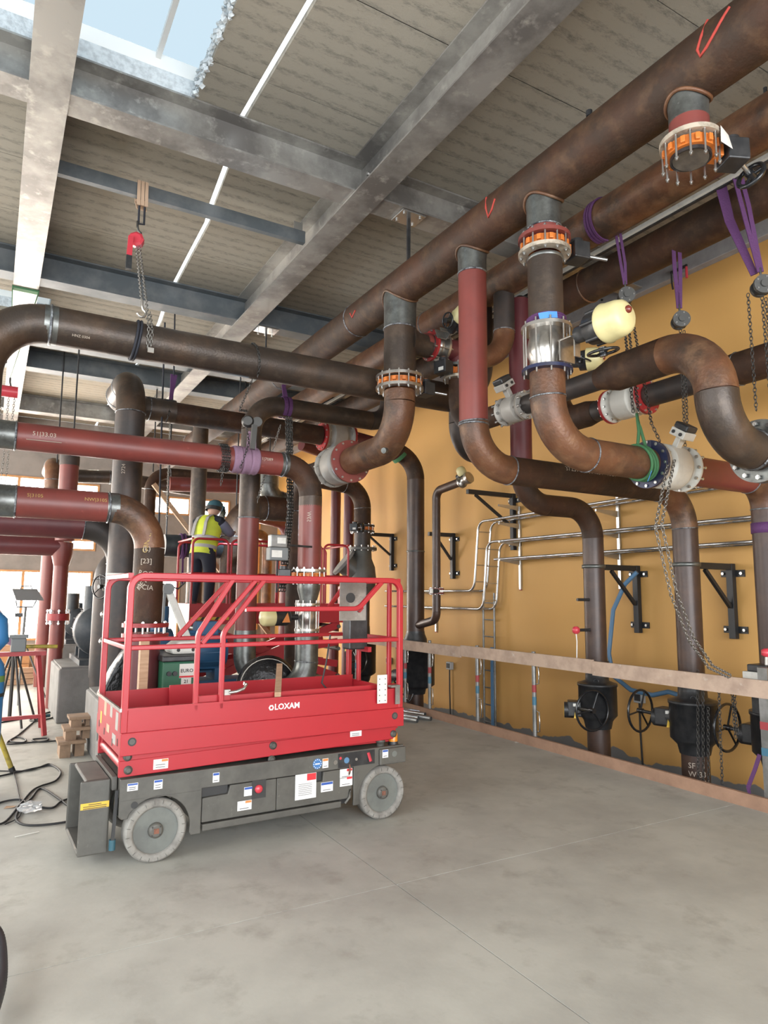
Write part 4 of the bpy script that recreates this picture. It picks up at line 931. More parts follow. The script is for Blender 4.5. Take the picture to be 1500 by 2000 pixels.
for k, (dz, kn) in enumerate(((1.62, False), (1.29, True))):
    t = thing('pipe_tapping', ('short black tapping on the left wall pipe', 'black tapping with a red knob on the left wall pipe')[k], 'tapping', (XA-.12, YA, dz))
    MB((XA-.12, YA, dz)).cyl((XA-.11, YA-.02, dz), (XA-.27, YA+.0, dz), .017, n=10).build('nipple', 'black', t)
    if kn:
        MB((XA-.12, YA, dz)).lathe((XA-.30, YA, dz), (0, 0, 1), [(-.04, .02), (-.02, .042), (.02, .042), (.04, .02)], 12).build('knob', 'red_knob', t)
        MB((XA-.12, YA, dz)).tube([(XA-.30, YA, dz-.04), (XA-.29, YA, dz-.12), (XA-.30, YA, dz-.32)], .006, 6).build('tag_cord', 'white', t)
t = thing('air_hose', 'blue hose looping behind the left ball valve pipe', 'hose', (6.3, 5.3, 1))
MB((6.3, 5.3, 1)).tube([(6.45, YA-.12, 1.94), (6.40, YA+.02, 1.80), (6.35, YA+.16, 1.5), (6.3, YA+.2, 1.0), (6.3, YA+.15, .75), (6.3, YA-.1, .62), (6.3, 5.1, .60), (6.3, 4.9, .66), (6.3, 4.6, .62), (6.3, 4.45, .45)], .026, 10).build('hose', 'hose_blue', t)
for k, (px, py) in enumerate(((882, 1300), (1253, 1362), (763, 1290))):
    p = U(px, py, X=XW); t = thing('socket_box', ('grey socket box with hanging cable near the vertical ladder', 'grey socket box between the two right ball valves', 'grey socket box left of the far ball valve')[k], 'socket', (XW, p.y, p.z))
    MB((XW, p.y, p.z)).bb(XW-.07, XW-.001, p.y-.06, p.y+.06, p.z-.06, p.z+.06).build('housing', 'socket', t, bev=.008)
    MB((XW, p.y, p.z)).bb(XW-.077, XW-.071, p.y-.04, p.y+.04, p.z-.035, p.z+.04).build('lid', 'black', t)
    MB((XW, p.y, p.z)).tube([(XW-.04, p.y, p.z-.06), (XW-.04, p.y, p.z-.4), (XW-.03, p.y-.02, -.6)], .011, 8).build('cable', 'rubber', t)

# ---- timber edge board and scaffold barrier along the trench
MBk = MB(); MBk.bb(XK, XK+.035, YF, YB, -.06, .105); struct(MBk.build('trim_edge_board', 'edge_board'))
t = thing('barrier_plank', 'long rough timber plank fixed to the scaffold posts as a guard rail', 'plank', (XK+.02, 5.8, 1))
ys_ = [2.9, 5.05, 7.3, 8.75, 11.5]
for k in range(4):
    dz = (0, .012, -.006, .01)[k]; MB((XK+.02, 5.8, 1)).bb(XK+.012+.006*(k % 2), XK+.040+.006*(k % 2), ys_[k]+.002, ys_[k+1]-.002 if k < 3 else ys_[k+1], .865+dz, 1.005+dz).build('plank', 'plank', t)
def post(y, label, zt=1.03):
    o = (XK+.075, y, -.3); t = thing('scaffold_post', label, 'post', o, group='scaffold posts of the trench barrier'); x = XK+.075
    MB(o).cyl((x, y, -.5), (x, y, zt), .0242, n=16).build('tube', 'tube_galv', t)
    MB(o).cyl((x, y, .58), (x, y, .66), .0248, n=16).build('red_band', 'paint_red', t); MB(o).cyl((x, y, .44), (x, y, .53), .0248, n=16).build('blue_band', 'paint_blue', t)
    for z in (.68, .16): MB(o).tube([(x, y-.02, z+.22), (x, y-.075, z+.21), (x, y-.08, z+.10), (x, y-.075, z), (x, y-.02, z-.01)], .007, 6).build('hook', 'galv_bright', t)
post(8.75, 'far scaffold post in front of the large black ball valve', .88); post(8.10, 'scaffold post beside the loose galvanised tubes')
post(7.02, 'scaffold post right of the vertical cable ladder'); post(5.98, 'scaffold post standing left of the left ball valve pipe')
post(10.3, 'scaffold post seen through the lift rails')
t = thing('scaffold_post', 'thick grey-green post at the right edge of the picture', 'post', (5.42, 3.30, 0))
MB((5.42, 3.30, 0)).bb(5.37, 5.43, 3.255, 3.335, -.4, 1.10).build('post', 'tube_galv', t); MB((5.42, 3.30, 0)).bb(5.38, 5.46, 3.14, 3.25, -.4, 1.0).build('board', 'weld_green', t)
for z, m in ((.62, 'paint_red'), (.42, 'paint_blue')): MB((5.42, 3.30, 0)).bb(5.368, 5.432, 3.253, 3.337, z, z+.06).build('paint_band', m, t)
t = thing('loose_sling', 'purple sling hanging off the post at the right edge', 'sling', (5.36, 3.4, .2))
MB((5.36, 3.4, .2)).ribbon([(5.38, 3.36, .42), (5.37, 3.40, .30), (5.36, 3.46, .15), (5.355, 3.44, .06), (5.36, 3.34, .02), (5.37, 3.25, .06)], .03, .008, (0, .5, .8)).build('strap', 'strap_purple', t)
for k in range(5):
    y0 = (7.7, 7.86, 7.74, 8.05, 8.0)[k]; x = (4.55, 4.67, 4.79, 4.9, 5.03)[k]
    t = thing('conduit_tube', 'galvanised conduit tube lying on the floor, %s from the lift' % ('first', 'second', 'third', 'fourth', 'fifth')[k], 'tube', (x, y0, .03), group='galvanised tubes on the floor')
    b_ = MB((x, y0, .03)); b_.disc(((x*2+.05)/2, y0+1.1, .031), V((-.35, 1, 0)), .03, 2.3, 14, .026); b_.build('tube', 'galv_bright', t)

# ================================================================ SLINGS, HOISTS, CHAINS
def link_mesh(L, w, d, m):
    def mk():
        pts = []; a = L/2-w/2
        for k in range(5): q = -PI/2+PI*k/4; pts.append((w/2*math.sin(q)*0+w/2*math.cos(q)*0, 0, 0))
        pts = [(w/2*math.cos(PI*k/4), 0, a+w/2*math.sin(PI*k/4)) for k in range(5)]+[(w/2*math.cos(PI+PI*k/4), 0, -a+w/2*math.sin(PI+PI*k/4)) for k in range(5)]
        return pts
    return cached(('link', L, w, d), mk)
def chain(parent, off, path, m='chain', L=.036, w=.021, d=.0034, name='chain'):
    P = [V(p) for p in path]; ln = [0]
    for a, c in zip(P, P[1:]): ln.append(ln[-1]+(c-a).length)
    pts0 = link_mesh(L, w, d, m); pitch = L-d*2; n = max(2, int(ln[-1]/pitch)); b = MB(off); i = 0
    for k in range(n):
        s = (k+.5)*pitch
        while i < len(P)-2 and ln[i+1] < s: i += 1
        p = P[i]+(P[i+1]-P[i])*((s-ln[i])/max(1e-6, ln[i+1]-ln[i])); dr = (P[i+1]-P[i]).normalized()
        a, c, e = frame(dr, (.6, .8, .1)); a2 = (a+c).normalized() if k % 2 else (a-c).normalized()
        b.tube([p+a2*q[0]+e*q[2] for q in pts0], d, 5, True)
    return b.build(name, m, parent, kind='stuff')
def sag(p0, p1, s, n=10):
    p0 = V(p0); p1 = V(p1); return [p0+(p1-p0)*(k/n)-V((0, 0, s*4*(k/n)*(1-k/n))) for k in range(n+1)]
def hook(b, p, s=1.0, up=1):
    p = V(p); b.tube([p+V((0, 0, .05*s*up)), p+V((0, 0, .01*s*up))]+[p+V((.03*s*math.sin(w), 0, (-.02-.03*(1-math.cos(w)))*s*up)) for w in (.3, 1, 1.7, 2.4, 3.1, 3.8, 4.5)], .008*s, 8)
def hoist(loc, label, slabel, strap_pts, strap_m='strap_purple', red=False, w=.045, face=(-.6, -.8, 0)):
    t = thing('chain_hoist', label, 'hoist', loc); L = V(loc); f = V(face).normalized()
    m = 'red_knob' if red else 'hoist'
    gc = MB(L); gc.disc(L-f*.035, f, .068, .03, 28).disc(L, f, .045, .05, 20).disc(L+f*.045, f, .075, .03, 28).disc(L+f*.068, f, .03, .016, 16); gc.build('gear_case', m, t, bev=.004)
    for k in range(5):
        wa = 2*PI*k/5; x_, y_, z_ = frame(f); MB(L).cyl(L+f*.06+x_*(.058*math.cos(wa))+y_*(.058*math.sin(wa)), L+f*.067+x_*(.058*math.cos(wa))+y_*(.058*math.sin(wa)), .007, n=8).build('case_screw', 'bolt', t)
    b = MB(L); b.box(L, (.05, .09, .12), (0, 0, 1), f); hook(b, L+V((0, 0, .10)), 1.1, 1); b.build('frame', 'chain_dark', t)
    s = thing('lifting_sling', slabel, 'sling', strap_pts[0]); sw = f.cross(V((0, 0, 1)))
    for q in (-1, 1): MB(strap_pts[0]).ribbon([V(p)+sw*(q*w*(.42 if k < len(strap_pts)-1 else .12)) for k, p in enumerate(strap_pts)], w*.55, .010, sw).build('strap', strap_m, s)
    return t, L
def arcpts(c, ax, R, a0, a1, n=12):
    x, y, z = frame(ax, (0, 0, 1)); c = V(c); return [c+x*(R*math.cos(a0+(a1-a0)*k/n))+y*(R*math.sin(a0+(a1-a0)*k/n)) for k in range(n+1)]
# hoist over the flow meter run
L1 = U(1222, 580, X=4.88)
t, L = hoist(L1, 'dark chain hoist hanging from the middle header above the green sling', 'thin purple sling between middle header and the hoist over the green sling', [V((4.80, L1.y, H2Z-.02)), V((4.86, L1.y, H2Z-.35)), L1+V((0, 0, .12))])
gs = V((xm-.10, D1060, zr+.26))
chain(t, L, [L-V((0, 0, .08)), gs+V((.02, .0, .14))], 'chain_dark', name='load_chain'); chain(t, L, [L+V((.03, -.02, -.08)), gs+V((.10, -.05, .05)), gs+V((.14, -.10, -.12))], 'chain_dark', name='hand_chain')
chain(t, L, [L+V((-.03, .02, -.06)), gs+V((-.02, .03, .35)), gs+V((-.04, .0, .12))], 'chain_dark', name='hand_chain')
pts = [gs+V((.10, -.18, -.28)), U(1280, 1030, Y=3.10), U(1310, 1160, Y=3.15), U(1345, 1250, Y=3.25), U(1385, 1305, Y=3.35), U(1425, 1324, Y=3.45)]
chain(t, L, pts, 'chain', name='hand_chain'); chain(t, L, [p+V((.075-.008*k, .0, .03-.003*k)) for k, p in enumerate(pts)], 'chain', name='hand_chain')
g = thing('green_sling', 'green round sling tied about the pipe next to the blue flange', 'sling', gs)
for k, (dx, ti) in enumerate(((-.02, .25), (.01, .38), (.04, .30))): MB(gs).torus((xm-.10+dx, D1060, zr), V((1, 0, ti)), .134, .012, 28, 6).build('strap_turn', 'strap_green', g)
MB(gs).tube([(xm-.13, D1060-.02, zr+.12), (xm-.11, D1060-.02, zr+.24), gs+V((0, 0, .12)), gs+V((.03, 0, .02)), (xm-.05, D1060-.03, zr+.12)], .012, 8).build('strap_loop', 'strap_green', g)
MB(gs).ribbon([(xm-.12, D1060-.12, zr-.10), (xm-.17, D1060-.14, zr-.15)], .05, .004, (.2, -.3, .9)).build('label_flap', 'tape_blue', g)
# hoist behind the S bend
L2 = U(1328, 627, X=5.22)
t, L = hoist(L2, 'dark chain hoist on a purple strap above the S-shaped bend', 'purple sling hanging from the lowest header over the S-shaped bend', [V((5.22, L2.y, H3Z-.12)), V((5.22, L2.y, H3Z-.3)), L2+V((0, 0, .12))], w=.06)
chain(t, L, [L-V((0, 0, .08)), (5.18, L2.y-.02, 2.75)], 'chain_dark', name='load_chain'); chain(t, L, [L+V((.05, 0, -.08)), (5.25, L2.y, 3.1)], 'chain_dark', name='hand_chain')
L3 = U(1487, 560, X=5.05)
t, L = hoist(L3, 'dark chain hoist on wide purple straps at the right edge', 'long purple sling crossing the lowest header at the right edge', [V((4.96, L3.y+.10, H2Z+.05)), V((5.0, L3.y+.06, H2Z-.3)), L3+V((0, 0, .12))], w=.06)
chain(t, L, [L-V((0, 0, .08)), L-V((0, .02, 1.15))], 'chain_dark', name='load_chain'); chain(t, L, [L+V((.05, 0, -.08)), L+V((.06, -.02, -1.2))], 'chain_dark', name='load_chain'); chain(t, L, [L+V((-.10, .05, -.06)), L+V((-.10, .04, -1.0))], 'chain_dark', name='hand_chain')
t = thing('lifting_sling', 'purple sling looped round the middle header behind the orange valve', 'sling', (H2X, 4.05, H2Z))
for k in range(3): MB((H2X, 4.05, H2Z)).ribbon(arcpts((H2X, 4.05+.03*k, H2Z), (0, 1, .1), HR+.012, .3, -3.4+.1*k, 18), .022, .014, (0, 1, 0)).build('strap_turn', 'strap_purple', t)
t = thing('lifting_sling', 'second wide purple sling hanging before the lowest header at the right', 'sling', (5.0, 2.95, 4.8))
MB((5.0, 2.95, 4.8)).ribbon([(4.98, 3.16, 5.0), (5.02, 3.13, 4.7), L3+V((.0, .05, .12))], [.08, .07, .05], .012, (.5, -.8, 0)).build('strap', 'strap_purple', t)
t = thing('beam_clamp', 'small black clamp with a red handle on the ledger beam', 'clamp', (6.45, 4.62, 5.3)); cp = U(1365, 505, X=6.46); oc = cp
MB(oc).tube([cp+V((0, .12, .02)), cp+V((0, .12, -.12)), cp+V((0, .11, -.20))], .010, 6).build('jaw', 'chain_dark', t); MB(oc).bar(cp+V((0, .13, .0)), cp+V((0, -.08, .0)), .02, .03).build('bar', 'black', t)
MB(oc).cyl(cp+V((0, -.07, -.01)), cp+V((0, -.07, -.14)), .014, n=10).build('handle', 'red_knob', t)
# chains hanging before the right ball valve (from the meter sling down)
t = thing('hanging_chain', 'loose steel chains hanging in front of the right ball valve', 'chain', (5.5, 4.0, .6))
for k, (px, y0, y1) in enumerate(((1363, 1312, 1532), (1373, 1318, 1540), (1383, 1385, 1538))):
    chain(t, (5.5, 4.0, .6), [U(px, y0-3, X=5.395), U(px, y0+14, X=5.42), U(px, (y0+y1)/2, X=5.48), U(px+1, y1, X=5.48)], 'chain_dark', name='chain_fall')
t = thing('hanging_chain', 'loose steel chains hanging in front of the handwheel at the right edge', 'chain', (5.48, 3.7, .6))
for k, (px, y0, y1) in enumerate(((1404, 1345, 1535), (1430, 1350, 1445), (1434, 1352, 1440))):
    chain(t, (5.48, 3.7, .6), [U(px, y0-22, X=5.395), U(px, y0, X=5.42), U(px+3, (y0+y1)/2, X=5.47), U(px+7, y1, X=5.47)], 'chain_dark', name='chain_fall')
# red lever hoist and chain on the trimmer channel, holding the big cross pipe
a = U(276, 365, Y=6.49); lv = U(267, 470, Y=6.40)
t = thing('lever_hoist', 'red lever hoist with black grip hanging from the slim ceiling channel', 'hoist', lv)
f = V((-.35, -.94, 0)).normalized()
MB(lv).lathe(lv-f*.05, f, [(0, .05), (.01, .062), (.05, .062), (.055, .072), (.085, .072), (.10, .05)], 8, sm=False).build('gear_case', 'red_knob', t)
b = MB(lv); hook(b, lv+V((0, 0, .13)), 1.3, 1); b.build('top_hook', 'chain_dark', t)
MB(lv).bar(lv+V((-.06, -.05, 0)), lv+V((-.07, -.07, -.20)), .045, .03).build('lever', 'red_knob', t); MB(lv).bar(lv+V((-.07, -.07, -.20)), lv+V((-.07, -.07, -.33)), .05, .04).build('grip', 'black', t)
lp = V((U(275, 640, Y=YG).x, YG, zG))
chain(t, lv, [lv+V((.0, 0, -.06)), lp+V((0, .02, rG+.20))], name='load_chain'); chain(t, lv, [lv+V((.03, 0, -.06)), lp+V((.03, -.06, rG+.14)), lp+V((.035, -rG-.02, .06)), lp+V((.035, -rG-.01, -.12))], name='load_chain')
chain(t, lv, [lp+V((.06, -.05, rG+.1)), lp+V((.065, -rG-.02, .05)), lp+V((.06, -rG-.01, -.09))], name='load_chain')
b = MB(lv); hook(b, lp+V((0, .0, rG+.16)), 1.2, 1); b.build('load_hook', 'steel', t)
MB(lv).box(lp+V((.06, -rG-.015, -.12)), (.05, .016, .04)).build('chain_stop', 'steel', t)
s = thing('lifting_sling', 'tan sling wrapped over the slim ceiling channel', 'sling', a)
for k in range(3): MB(a).ribbon([(a.x-.03+.035*k, 6.40, 5.30), (a.x-.03+.035*k, 6.43, 5.56), (a.x-.03+.035*k, 6.53, 5.56), (a.x-.03+.035*k, 6.54, 5.40), (a.x-.02+.03*k, 6.45, 5.28)], .03, .008, (1, 0, 0)).build('strap_turn', 'strap_tan', s)
b = MB(a); b.tube([(a.x-.02, 6.42, 5.30), (a.x-.02, 6.41, 5.12), lv+V((0, 0, .17)), (a.x+.03, 6.41, 5.12), (a.x+.03, 6.42, 5.30)], .010, 6); b.build('shackle_rope', 'rope', s)
s = thing('pipe_choker', 'dark choker sling round the big cross pipe below the lever hoist', 'sling', lp)
for k in range(2): MB(lp).torus(lp+V((-.05+.025*k, 0, 0)), V((1, 0, -.12)), rG+.012, .012, 32, 6).build('strap_turn', 'rope', s)
# chain draped on the big pipe, dark hoist, purple sling on the red line
xc = U(495, 690, Y=YG).x; h4 = U(484, 822, Y=6.45)
t = thing('chain_hoist', 'dark chain hoist hanging under the big cross pipe above the long red pipe', 'hoist', h4)
chain(t, h4, arcpts((xc, YG, zG), (1, 0, .15), rG+.014, -.2, 2.9, 14)[::1], 'chain_dark', name='choker_chain')
chain(t, h4, [V((xc-.02, YG-.05, zG-rG-.03)), V((xc-.03, 6.2, zG-.4)), h4+V((0, 0, .10))], 'chain_dark', name='load_chain')
MB(h4).lathe(h4-f*.06, f, [(0, .055), (.03, .065), (.05, .06), (.07, .045)], 20).lathe(h4+V((.10, 0, 0))-f*.03, f, [(0, .05), (.05, .05)], 18).build('gear_case', 'chain_dark', t)
MB(h4).bar(h4+V((.05, -.06, -.05)), h4+V((.03, -.08, -.30)), .05, .035).build('lever', 'hoist', t)
xs_ = U(480, 900, Y=Y1).x
for k in range(5): chain(t, h4, arcpts((xs_-.28+.018*k, Y1, z1_), (1, 0, .05), r1+.014, 0, 6.1, 20), 'chain_dark', name='wrapped_chain')
chain(t, h4, [h4+V((-.02, -.03, -.08)), V((xs_-.02, Y1-r1-.02, z1_+.15)), V((xs_-.10, Y1-r1-.01, z1_-.12))], 'chain_dark', name='slack_chain')
chain(t, h4, [V((xs_-.27, Y1-r1-.02, z1_-.10)), V((xs_-.28, Y1-.1, z1_-.30))], 'chain_dark', name='slack_chain')
s = thing('lifting_sling', 'faded purple sling wound round the long red pipe', 'sling', (xs_, Y1, z1_))
for k in range(3): MB((xs_, Y1, z1_)).lathe((xs_-.10+.085*k, Y1, z1_), V((1, .05*(k-1), .09*(k % 2))), [(-.048, r1+.002), (-.044, r1+.014), (-.02, r1+.019), (.004, r1+.012), (.026, r1+.021), (.044, r1+.013), (.048, r1+.002)], 32, (False, False)).build('strap_turn', 'strap_pale', s)
MB((xs_, Y1, z1_)).ribbon([(xs_+.02, Y1-.10, z1_+.10), (xs_+.01, Y1-.14, z1_+.28), h4+V((.03, -.02, -.12))], [.10, .08, .04], .02, (1, 0, 0)).build('strap_leg', 'strap_pale', s)
# purple strap on the arch pipe with chains below it
xp = U(557, 795, Y=YR).x
s = thing('lifting_sling', 'bright purple strap over the arch pipe', 'sling', (xp, YR, zR))
for k in range(2): MB((xp, YR, zR)).ribbon(arcpts((xp+.055*k-.03, YR, zR), (1, 0, 0), rR+.01, -2.6, 2.6, 18), .045, .014, (1, 0, 0)).build('strap_turn', 'strap_purple', s)
MB((xp, YR, zR)).ribbon([(xp-.02, YR-.05, zR+rR), (xp-.04, YR-.03, zR+rR+.14), (xp+.02, YR-.02, zR+rR+.22)], [.06, .05, .03], .014, (1, 0, 0)).build('strap_leg', 'strap_purple', s)
t = thing('chain_fall', 'bundle of dark hoist chains hanging below the purple strapped arch', 'chain', (xp+.02, YR-.1, 2))
for k, dx in enumerate((-.03, 0, .03)): chain(t, (xp+.02, YR-.1, 2), [V((xp+dx, YR-.13, zR-rR-.03)), V((xp-.02+dx*.7, YR-.3, 2.6)), U(545+5*k, 1160, Y=YR-.35)], 'chain_dark', L=.05, w=.034, d=.0065, name='chain_fall_link')
for k, (pa, pb) in enumerate((((548, 830), (500, 985)), ((570, 830), (560, 900)))):
    chain(t, (xp+.02, YR-.1, 2), [U(*pa, Y=YR-.1), U(*pb, Y=YR-.1)], 'chain', name='hand_chain')
# red chain block at far left with green sling on the left beam
p5 = U(18, 765, Y=9.0)
t = thing('chain_block', 'red chain block with three falls hanging at the far left', 'hoist', p5)
MB(p5).cyl(p5+V((-.09, 0, 0)), p5+V((.09, 0, 0)), .07, n=16).build('gear_case', 'red_knob', t); b = MB(p5); hook(b, p5+V((0, 0, .10)), 1.4, 1); b.build('top_hook', 'chain_dark', t)
for dx in (-.08, .0, .06): chain(t, p5, [p5+V((dx, 0, -.06)), p5+V((dx*.6-.02, -.1, -1.6))], name='load_chain')
s = thing('green_sling', 'dark green sling hung in a V from the left roof beam', 'sling', p5+V((0, 0, .1)))
zbm = BZ-.01; xg0, xg1 = -.005, .275
MB(p5+V((0, 0, .1))).ribbon([(xg0, 9.0, ZC-.33), (xg0, 9.0, zbm), p5+V((0, 0, .17)), (xg1, 9.0, zbm), (xg1, 9.0, ZC-.33)], .05, .01, (0, 1, 0)).build('strap', 'strap_green', s)
MB(p5+V((0, 0, .1))).bar((xg0-.004, 9.0, zbm), (xg1+.004, 9.0, zbm), .09, .02).build('edge_pad', 'strap_green', s)
# hoist with purple strap on the far run
p6 = U(328, 790, Y=YC-.05)
t = thing('lever_hoist', 'black lever hoist with purple strap over the far brown run', 'hoist', p6)
MB(p6).cyl(p6+V((-.06, 0, 0)), p6+V((.08, 0, 0)), .07, n=14).build('gear_case', 'black', t); MB(p6).bar(p6+V((-.28, -.05, .03)), p6+V((0, -.02, 0)), .05, .04).build('lever', 'black', t)
MB(p6).tube([p6+V((.08, 0, .03)), p6+V((.2, 0, .04)), p6+V((.16, 0, -.05)), p6+V((.06, 0, -.03))], .009, 6).build('handle_loop', 'black', t)
chain(t, p6, [p6+V((0, -.05, -.05)), V((p6.x, YC-rC-.03, zCr)), V((p6.x-.04, YC-rC-.02, zCr-.16))], 'chain_dark', name='load_chain'); chain(t, p6, [V((p6.x+.05, YC, zCr-.1)), V((p6.x+.04, YC-.1, 2.6))], name='load_chain')
MB(p6).tube([V((p6.x-.08, YC, 5.3)), V((p6.x-.08, YC-.1, 4.0)), V((p6.x-.06, YC-.2, 1.9))], .012, 6).build('rope', 'rope', t)
s = thing('lifting_sling', 'purple strap hanging from the roof to the far lever hoist', 'sling', p6+V((0, 0, .1)))
MB(p6+V((0, 0, .1))).ribbon([p6+V((.03, 0, .06)), p6+V((.05, 0, .25)), p6+V((.06, 0, .42))], [.04, .06, .09], .014, (1, 0, 0)).build('strap', 'strap_purple', s)
MB(p6+V((0, 0, .1))).tube([p6+V((.06, 0, .40)), V((p6.x+.04, YC, 5.62))], .010, 6).build('rope', 'rope', s)

# ================================================================ RED SCISSOR LIFT IN FRONT
LO = V((.997, 4.553, 0)); la = math.atan2(.041, 1.651); LEX = V((math.cos(la), math.sin(la), 0)); LEY = V((-math.sin(la), math.cos(la), 0))
lift = thing('scissor_lift', 'red scissor lift with grey base parked in the foreground, platform lowered', 'lift', LO, (0, 0, 1), LEX)
def LP(px, py, ly=0.):
    d = ray(px, py); p0 = LO+LEY*ly; t = (p0-CAM).dot(LEY)/d.dot(LEY); p = CAM+d*t-LO; return V((p.dot(LEX), ly, p.z))
WR, WID = .188, .85
# wheels
def wheel(x, y, s):
    t = MB(); t.lathe((x, y, WR), (0, 1, 0), [(-.058, WR-.012), (-.05, WR), (.05, WR), (.058, WR-.012), (.058, .145), (-.05, .138), (-.058, .152), (-.058, WR-.012)], 48, (False, False))
    for k in range(24):
        w = 2*PI*k/24; c = V((x+math.cos(w)*(WR-.003), y, WR+math.sin(w)*(WR-.003)))
    ty = t.build('wheel', 'tyre', lift)
    for k in range(16):
        w = 2*PI*k/16; 
    h = MB().lathe((x, y+s*.022, WR), (0, 1, 0), [(-.012, .139), (.012, .139)], 40).build('rim', 'hub', ty)
    MB().lathe((x, y+s*.04, WR), (0, s, 0), [(0, .047), (.022, .043), (.024, .03)], 24).build('hub_plate', 'lift_grey', h)
    b = MB(); b.box((x, y+s*.062, WR), (.030, .012, .030)).cyl((x, y+s*.05, WR), (x, y+s*.072, WR), .011, n=8); b.build('axle_nut', 'rusty', h)
    for k in range(4):
        w = PI/4+k*PI/2; MB().cyl((x+.034*math.cos(w), y+s*.055, WR+.034*math.sin(w)), (x+.034*math.cos(w), y+s*.066, WR+.034*math.sin(w)), .005, n=8).build('hub_hole', 'ink', h)
    g = MB()
    for k in range(20):
        w = 2*PI*k/20+.1; g.box((x+math.cos(w)*(WR-.018), y+s*.059, WR+math.sin(w)*(WR-.018)), (.022, .002, .004), (0, 1, 0), (math.cos(w), 0, math.sin(w)))
    g.build('tread_nicks', 'lift_grey', ty)
for x in (0, 1.651): wheel(x, .055, -1); wheel(x, WID-.055, 1)
# chassis side plates with wheel arches
def arch(cx, a0, a1, r=.208, n=14): return [(cx+r*math.cos(a0+(a1-a0)*k/n), WR+r*math.sin(a0+(a1-a0)*k/n)) for k in range(n+1)]
side = [(-.228, .285), (-.228, .52), (1.40, .52), (1.40, .135), (1.452, .135)]+arch(1.651, PI*1.08, PI*.02)[0:0]
L_f = [(-.228, .285), (-.228, .522), (1.585, .522), (1.585, .388), (1.60, .388)]+[]
poly = [(-.228, .300), (-.228, .521), (1.83, .521), (1.83, .40)]+arch(1.651, PI*.46+.0, PI*1.07)+[(1.435, .135), (1.395, .135), (1.395, .405), (.278, .405), (.278, .128), (.215, .128)]+arch(0, -PI*.06, PI*.80)+[(-.175, .285), (-.21, .285)]
for s, y in ((0, -.006), (1, WID-.014)):
    MB().prism([(x, y, z) for x, z in poly], (0, .02, 0)).build('side_plate', 'lift_grey', lift, bev=.004)
MB().bb(-.22, 1.82, .016, WID-.016, .40, .515).build('chassis_deck', 'lift_grey', lift)
MB().bb(.29, 1.38, .06, WID-.06, .14, .39).build('chassis_core', 'black', lift)
# seam line across the plate, round hole
MB().bb(-.226, .277, -.0085, -.0062, .392, .396).build('weld_seam', 'lift_grey', lift)
q = LP(262, 1572); MB().cyl((q.x, -.0075, q.z), (q.x, -.0065, q.z), .021, n=20).build('plate_hole', 'ink', lift)
# swing-out trays
for k, (x0, x1) in enumerate(((.285, .80), (.80, 1.388))):
    pts = [(x0, .188), (x1-.003, .188), (x1-.003, .398)]+([(.47, .398), (.455, .345), (x0, .34)] if k == 0 else [(1.155, .398), (1.15, .335), (1.02, .335), (1.015, .398), (x0, .398)])
    MB().prism([(x, .004, z) for x, z in pts], (0, .03, 0)).build('tray_door', 'lift_grey', lift, bev=.005)
MB().bb(.287, .46, .03, .05, .335, .402).build('tray_recess', 'ink', lift); MB().bb(1.02, 1.15, .03, .05, .33, .402).build('tray_recess', 'ink', lift)
MB().bb(.29, 1.30, .0, .04, .135, .178).build('lower_rail', 'tube_galv' if False else 'lift_grey', lift, bev=.006)
q = LP(506, 1541); MB().bb(q.x-.05, q.x+.05, .0015, .004, q.z-.06, q.z+.06).build('stop_recess', 'ink', lift)
q2 = MB().lathe((q.x-.005, .002, q.z+.002), (0, -1, 0), [(0, .026), (.012, .028), (.022, .02), (.024, 0)], 20, (True, False)).build('stop_button', 'red_knob', lift)
MB().tube([(1.33, .0, .16), (1.36, -.01, .20), (1.37, .0, .25), (1.36, .01, .18)], .009, 8).build('hydraulic_hose', 'lift_grey', lift)
# entry step at the left end
st_ = MB(); st_.bb(-.43, -.255, .14, .165, .06, .50).bb(-.43, -.255, .68, .705, .06, .50).bb(-.43, -.255, .165, .68, .06, .085).bb(-.275, -.255, .165, .68, .085, .50).bb(-.40, -.255, .165, .68, .475, .50)
st_.build('entry_step', 'lift_grey', lift, bev=.012); MB().bb(-.300, -.276, .166, .679, .086, .474).build('step_recess', 'ink', lift)  # dark plate put in for the shade inside the hollow step
sg = MB().bb(-.425, -.26, .1385, .1395, .335, .372).build('warning_label', 'sticker_yellow', lift)
for k in range(3): MB().bb(-.41+.03*(k == 0), -.275-.03*(k == 0), .1375, .138, .364-.011*k-.004, .364-.011*k).build('label_line', 'ink', sg)
MB().bb(-.255, -.228, .10, .76, .44, .52).build('end_plate', 'lift_grey', lift); MB().cyl((-.245, .06, .10), (-.245, .06, .16), .02, n=10).build('hydraulic_plug', 'helmet', lift)
MB().bar((-.245, .05, .16), (-.235, .05, .45), .02, .012).build('end_strap', 'ink', lift)
# scissor stack
def arm(p0, p1, h, y0, y1, m='lift_red', name='scissor_arm'):
    p0 = V((p0[0], 0, p0[1])); p1 = V((p1[0], 0, p1[1])); d = p1-p0; n = V((-d.z, 0, d.x)).normalized()*h/2
    MB().prism([p0+V((0, y0, 0))-n, p1+V((0, y0, 0))-n, p1+V((0, y0, 0))+n, p0+V((0, y0, 0))+n], (0, y1-y0, 0)).build(name, m, lift, bev=.004)
for y0, y1 in ((.03, .06), (WID-.06, WID-.03)):
    arm((-.235, .574), (1.78, .612), .098, y0, y1); arm((-.235, .648), (1.78, .630), .05, y0+.0, y1) if False else None
for y0, y1 in ((.035, .065), (WID-.065, WID-.035)): arm((-.235, .638), (1.80, .654), .036, y0, y1)
for y0, y1 in ((.07, .10), (WID-.10, WID-.07)): arm((-.22, .60), (1.78, .58), .09, y0, y1, 'lift_red_dark')
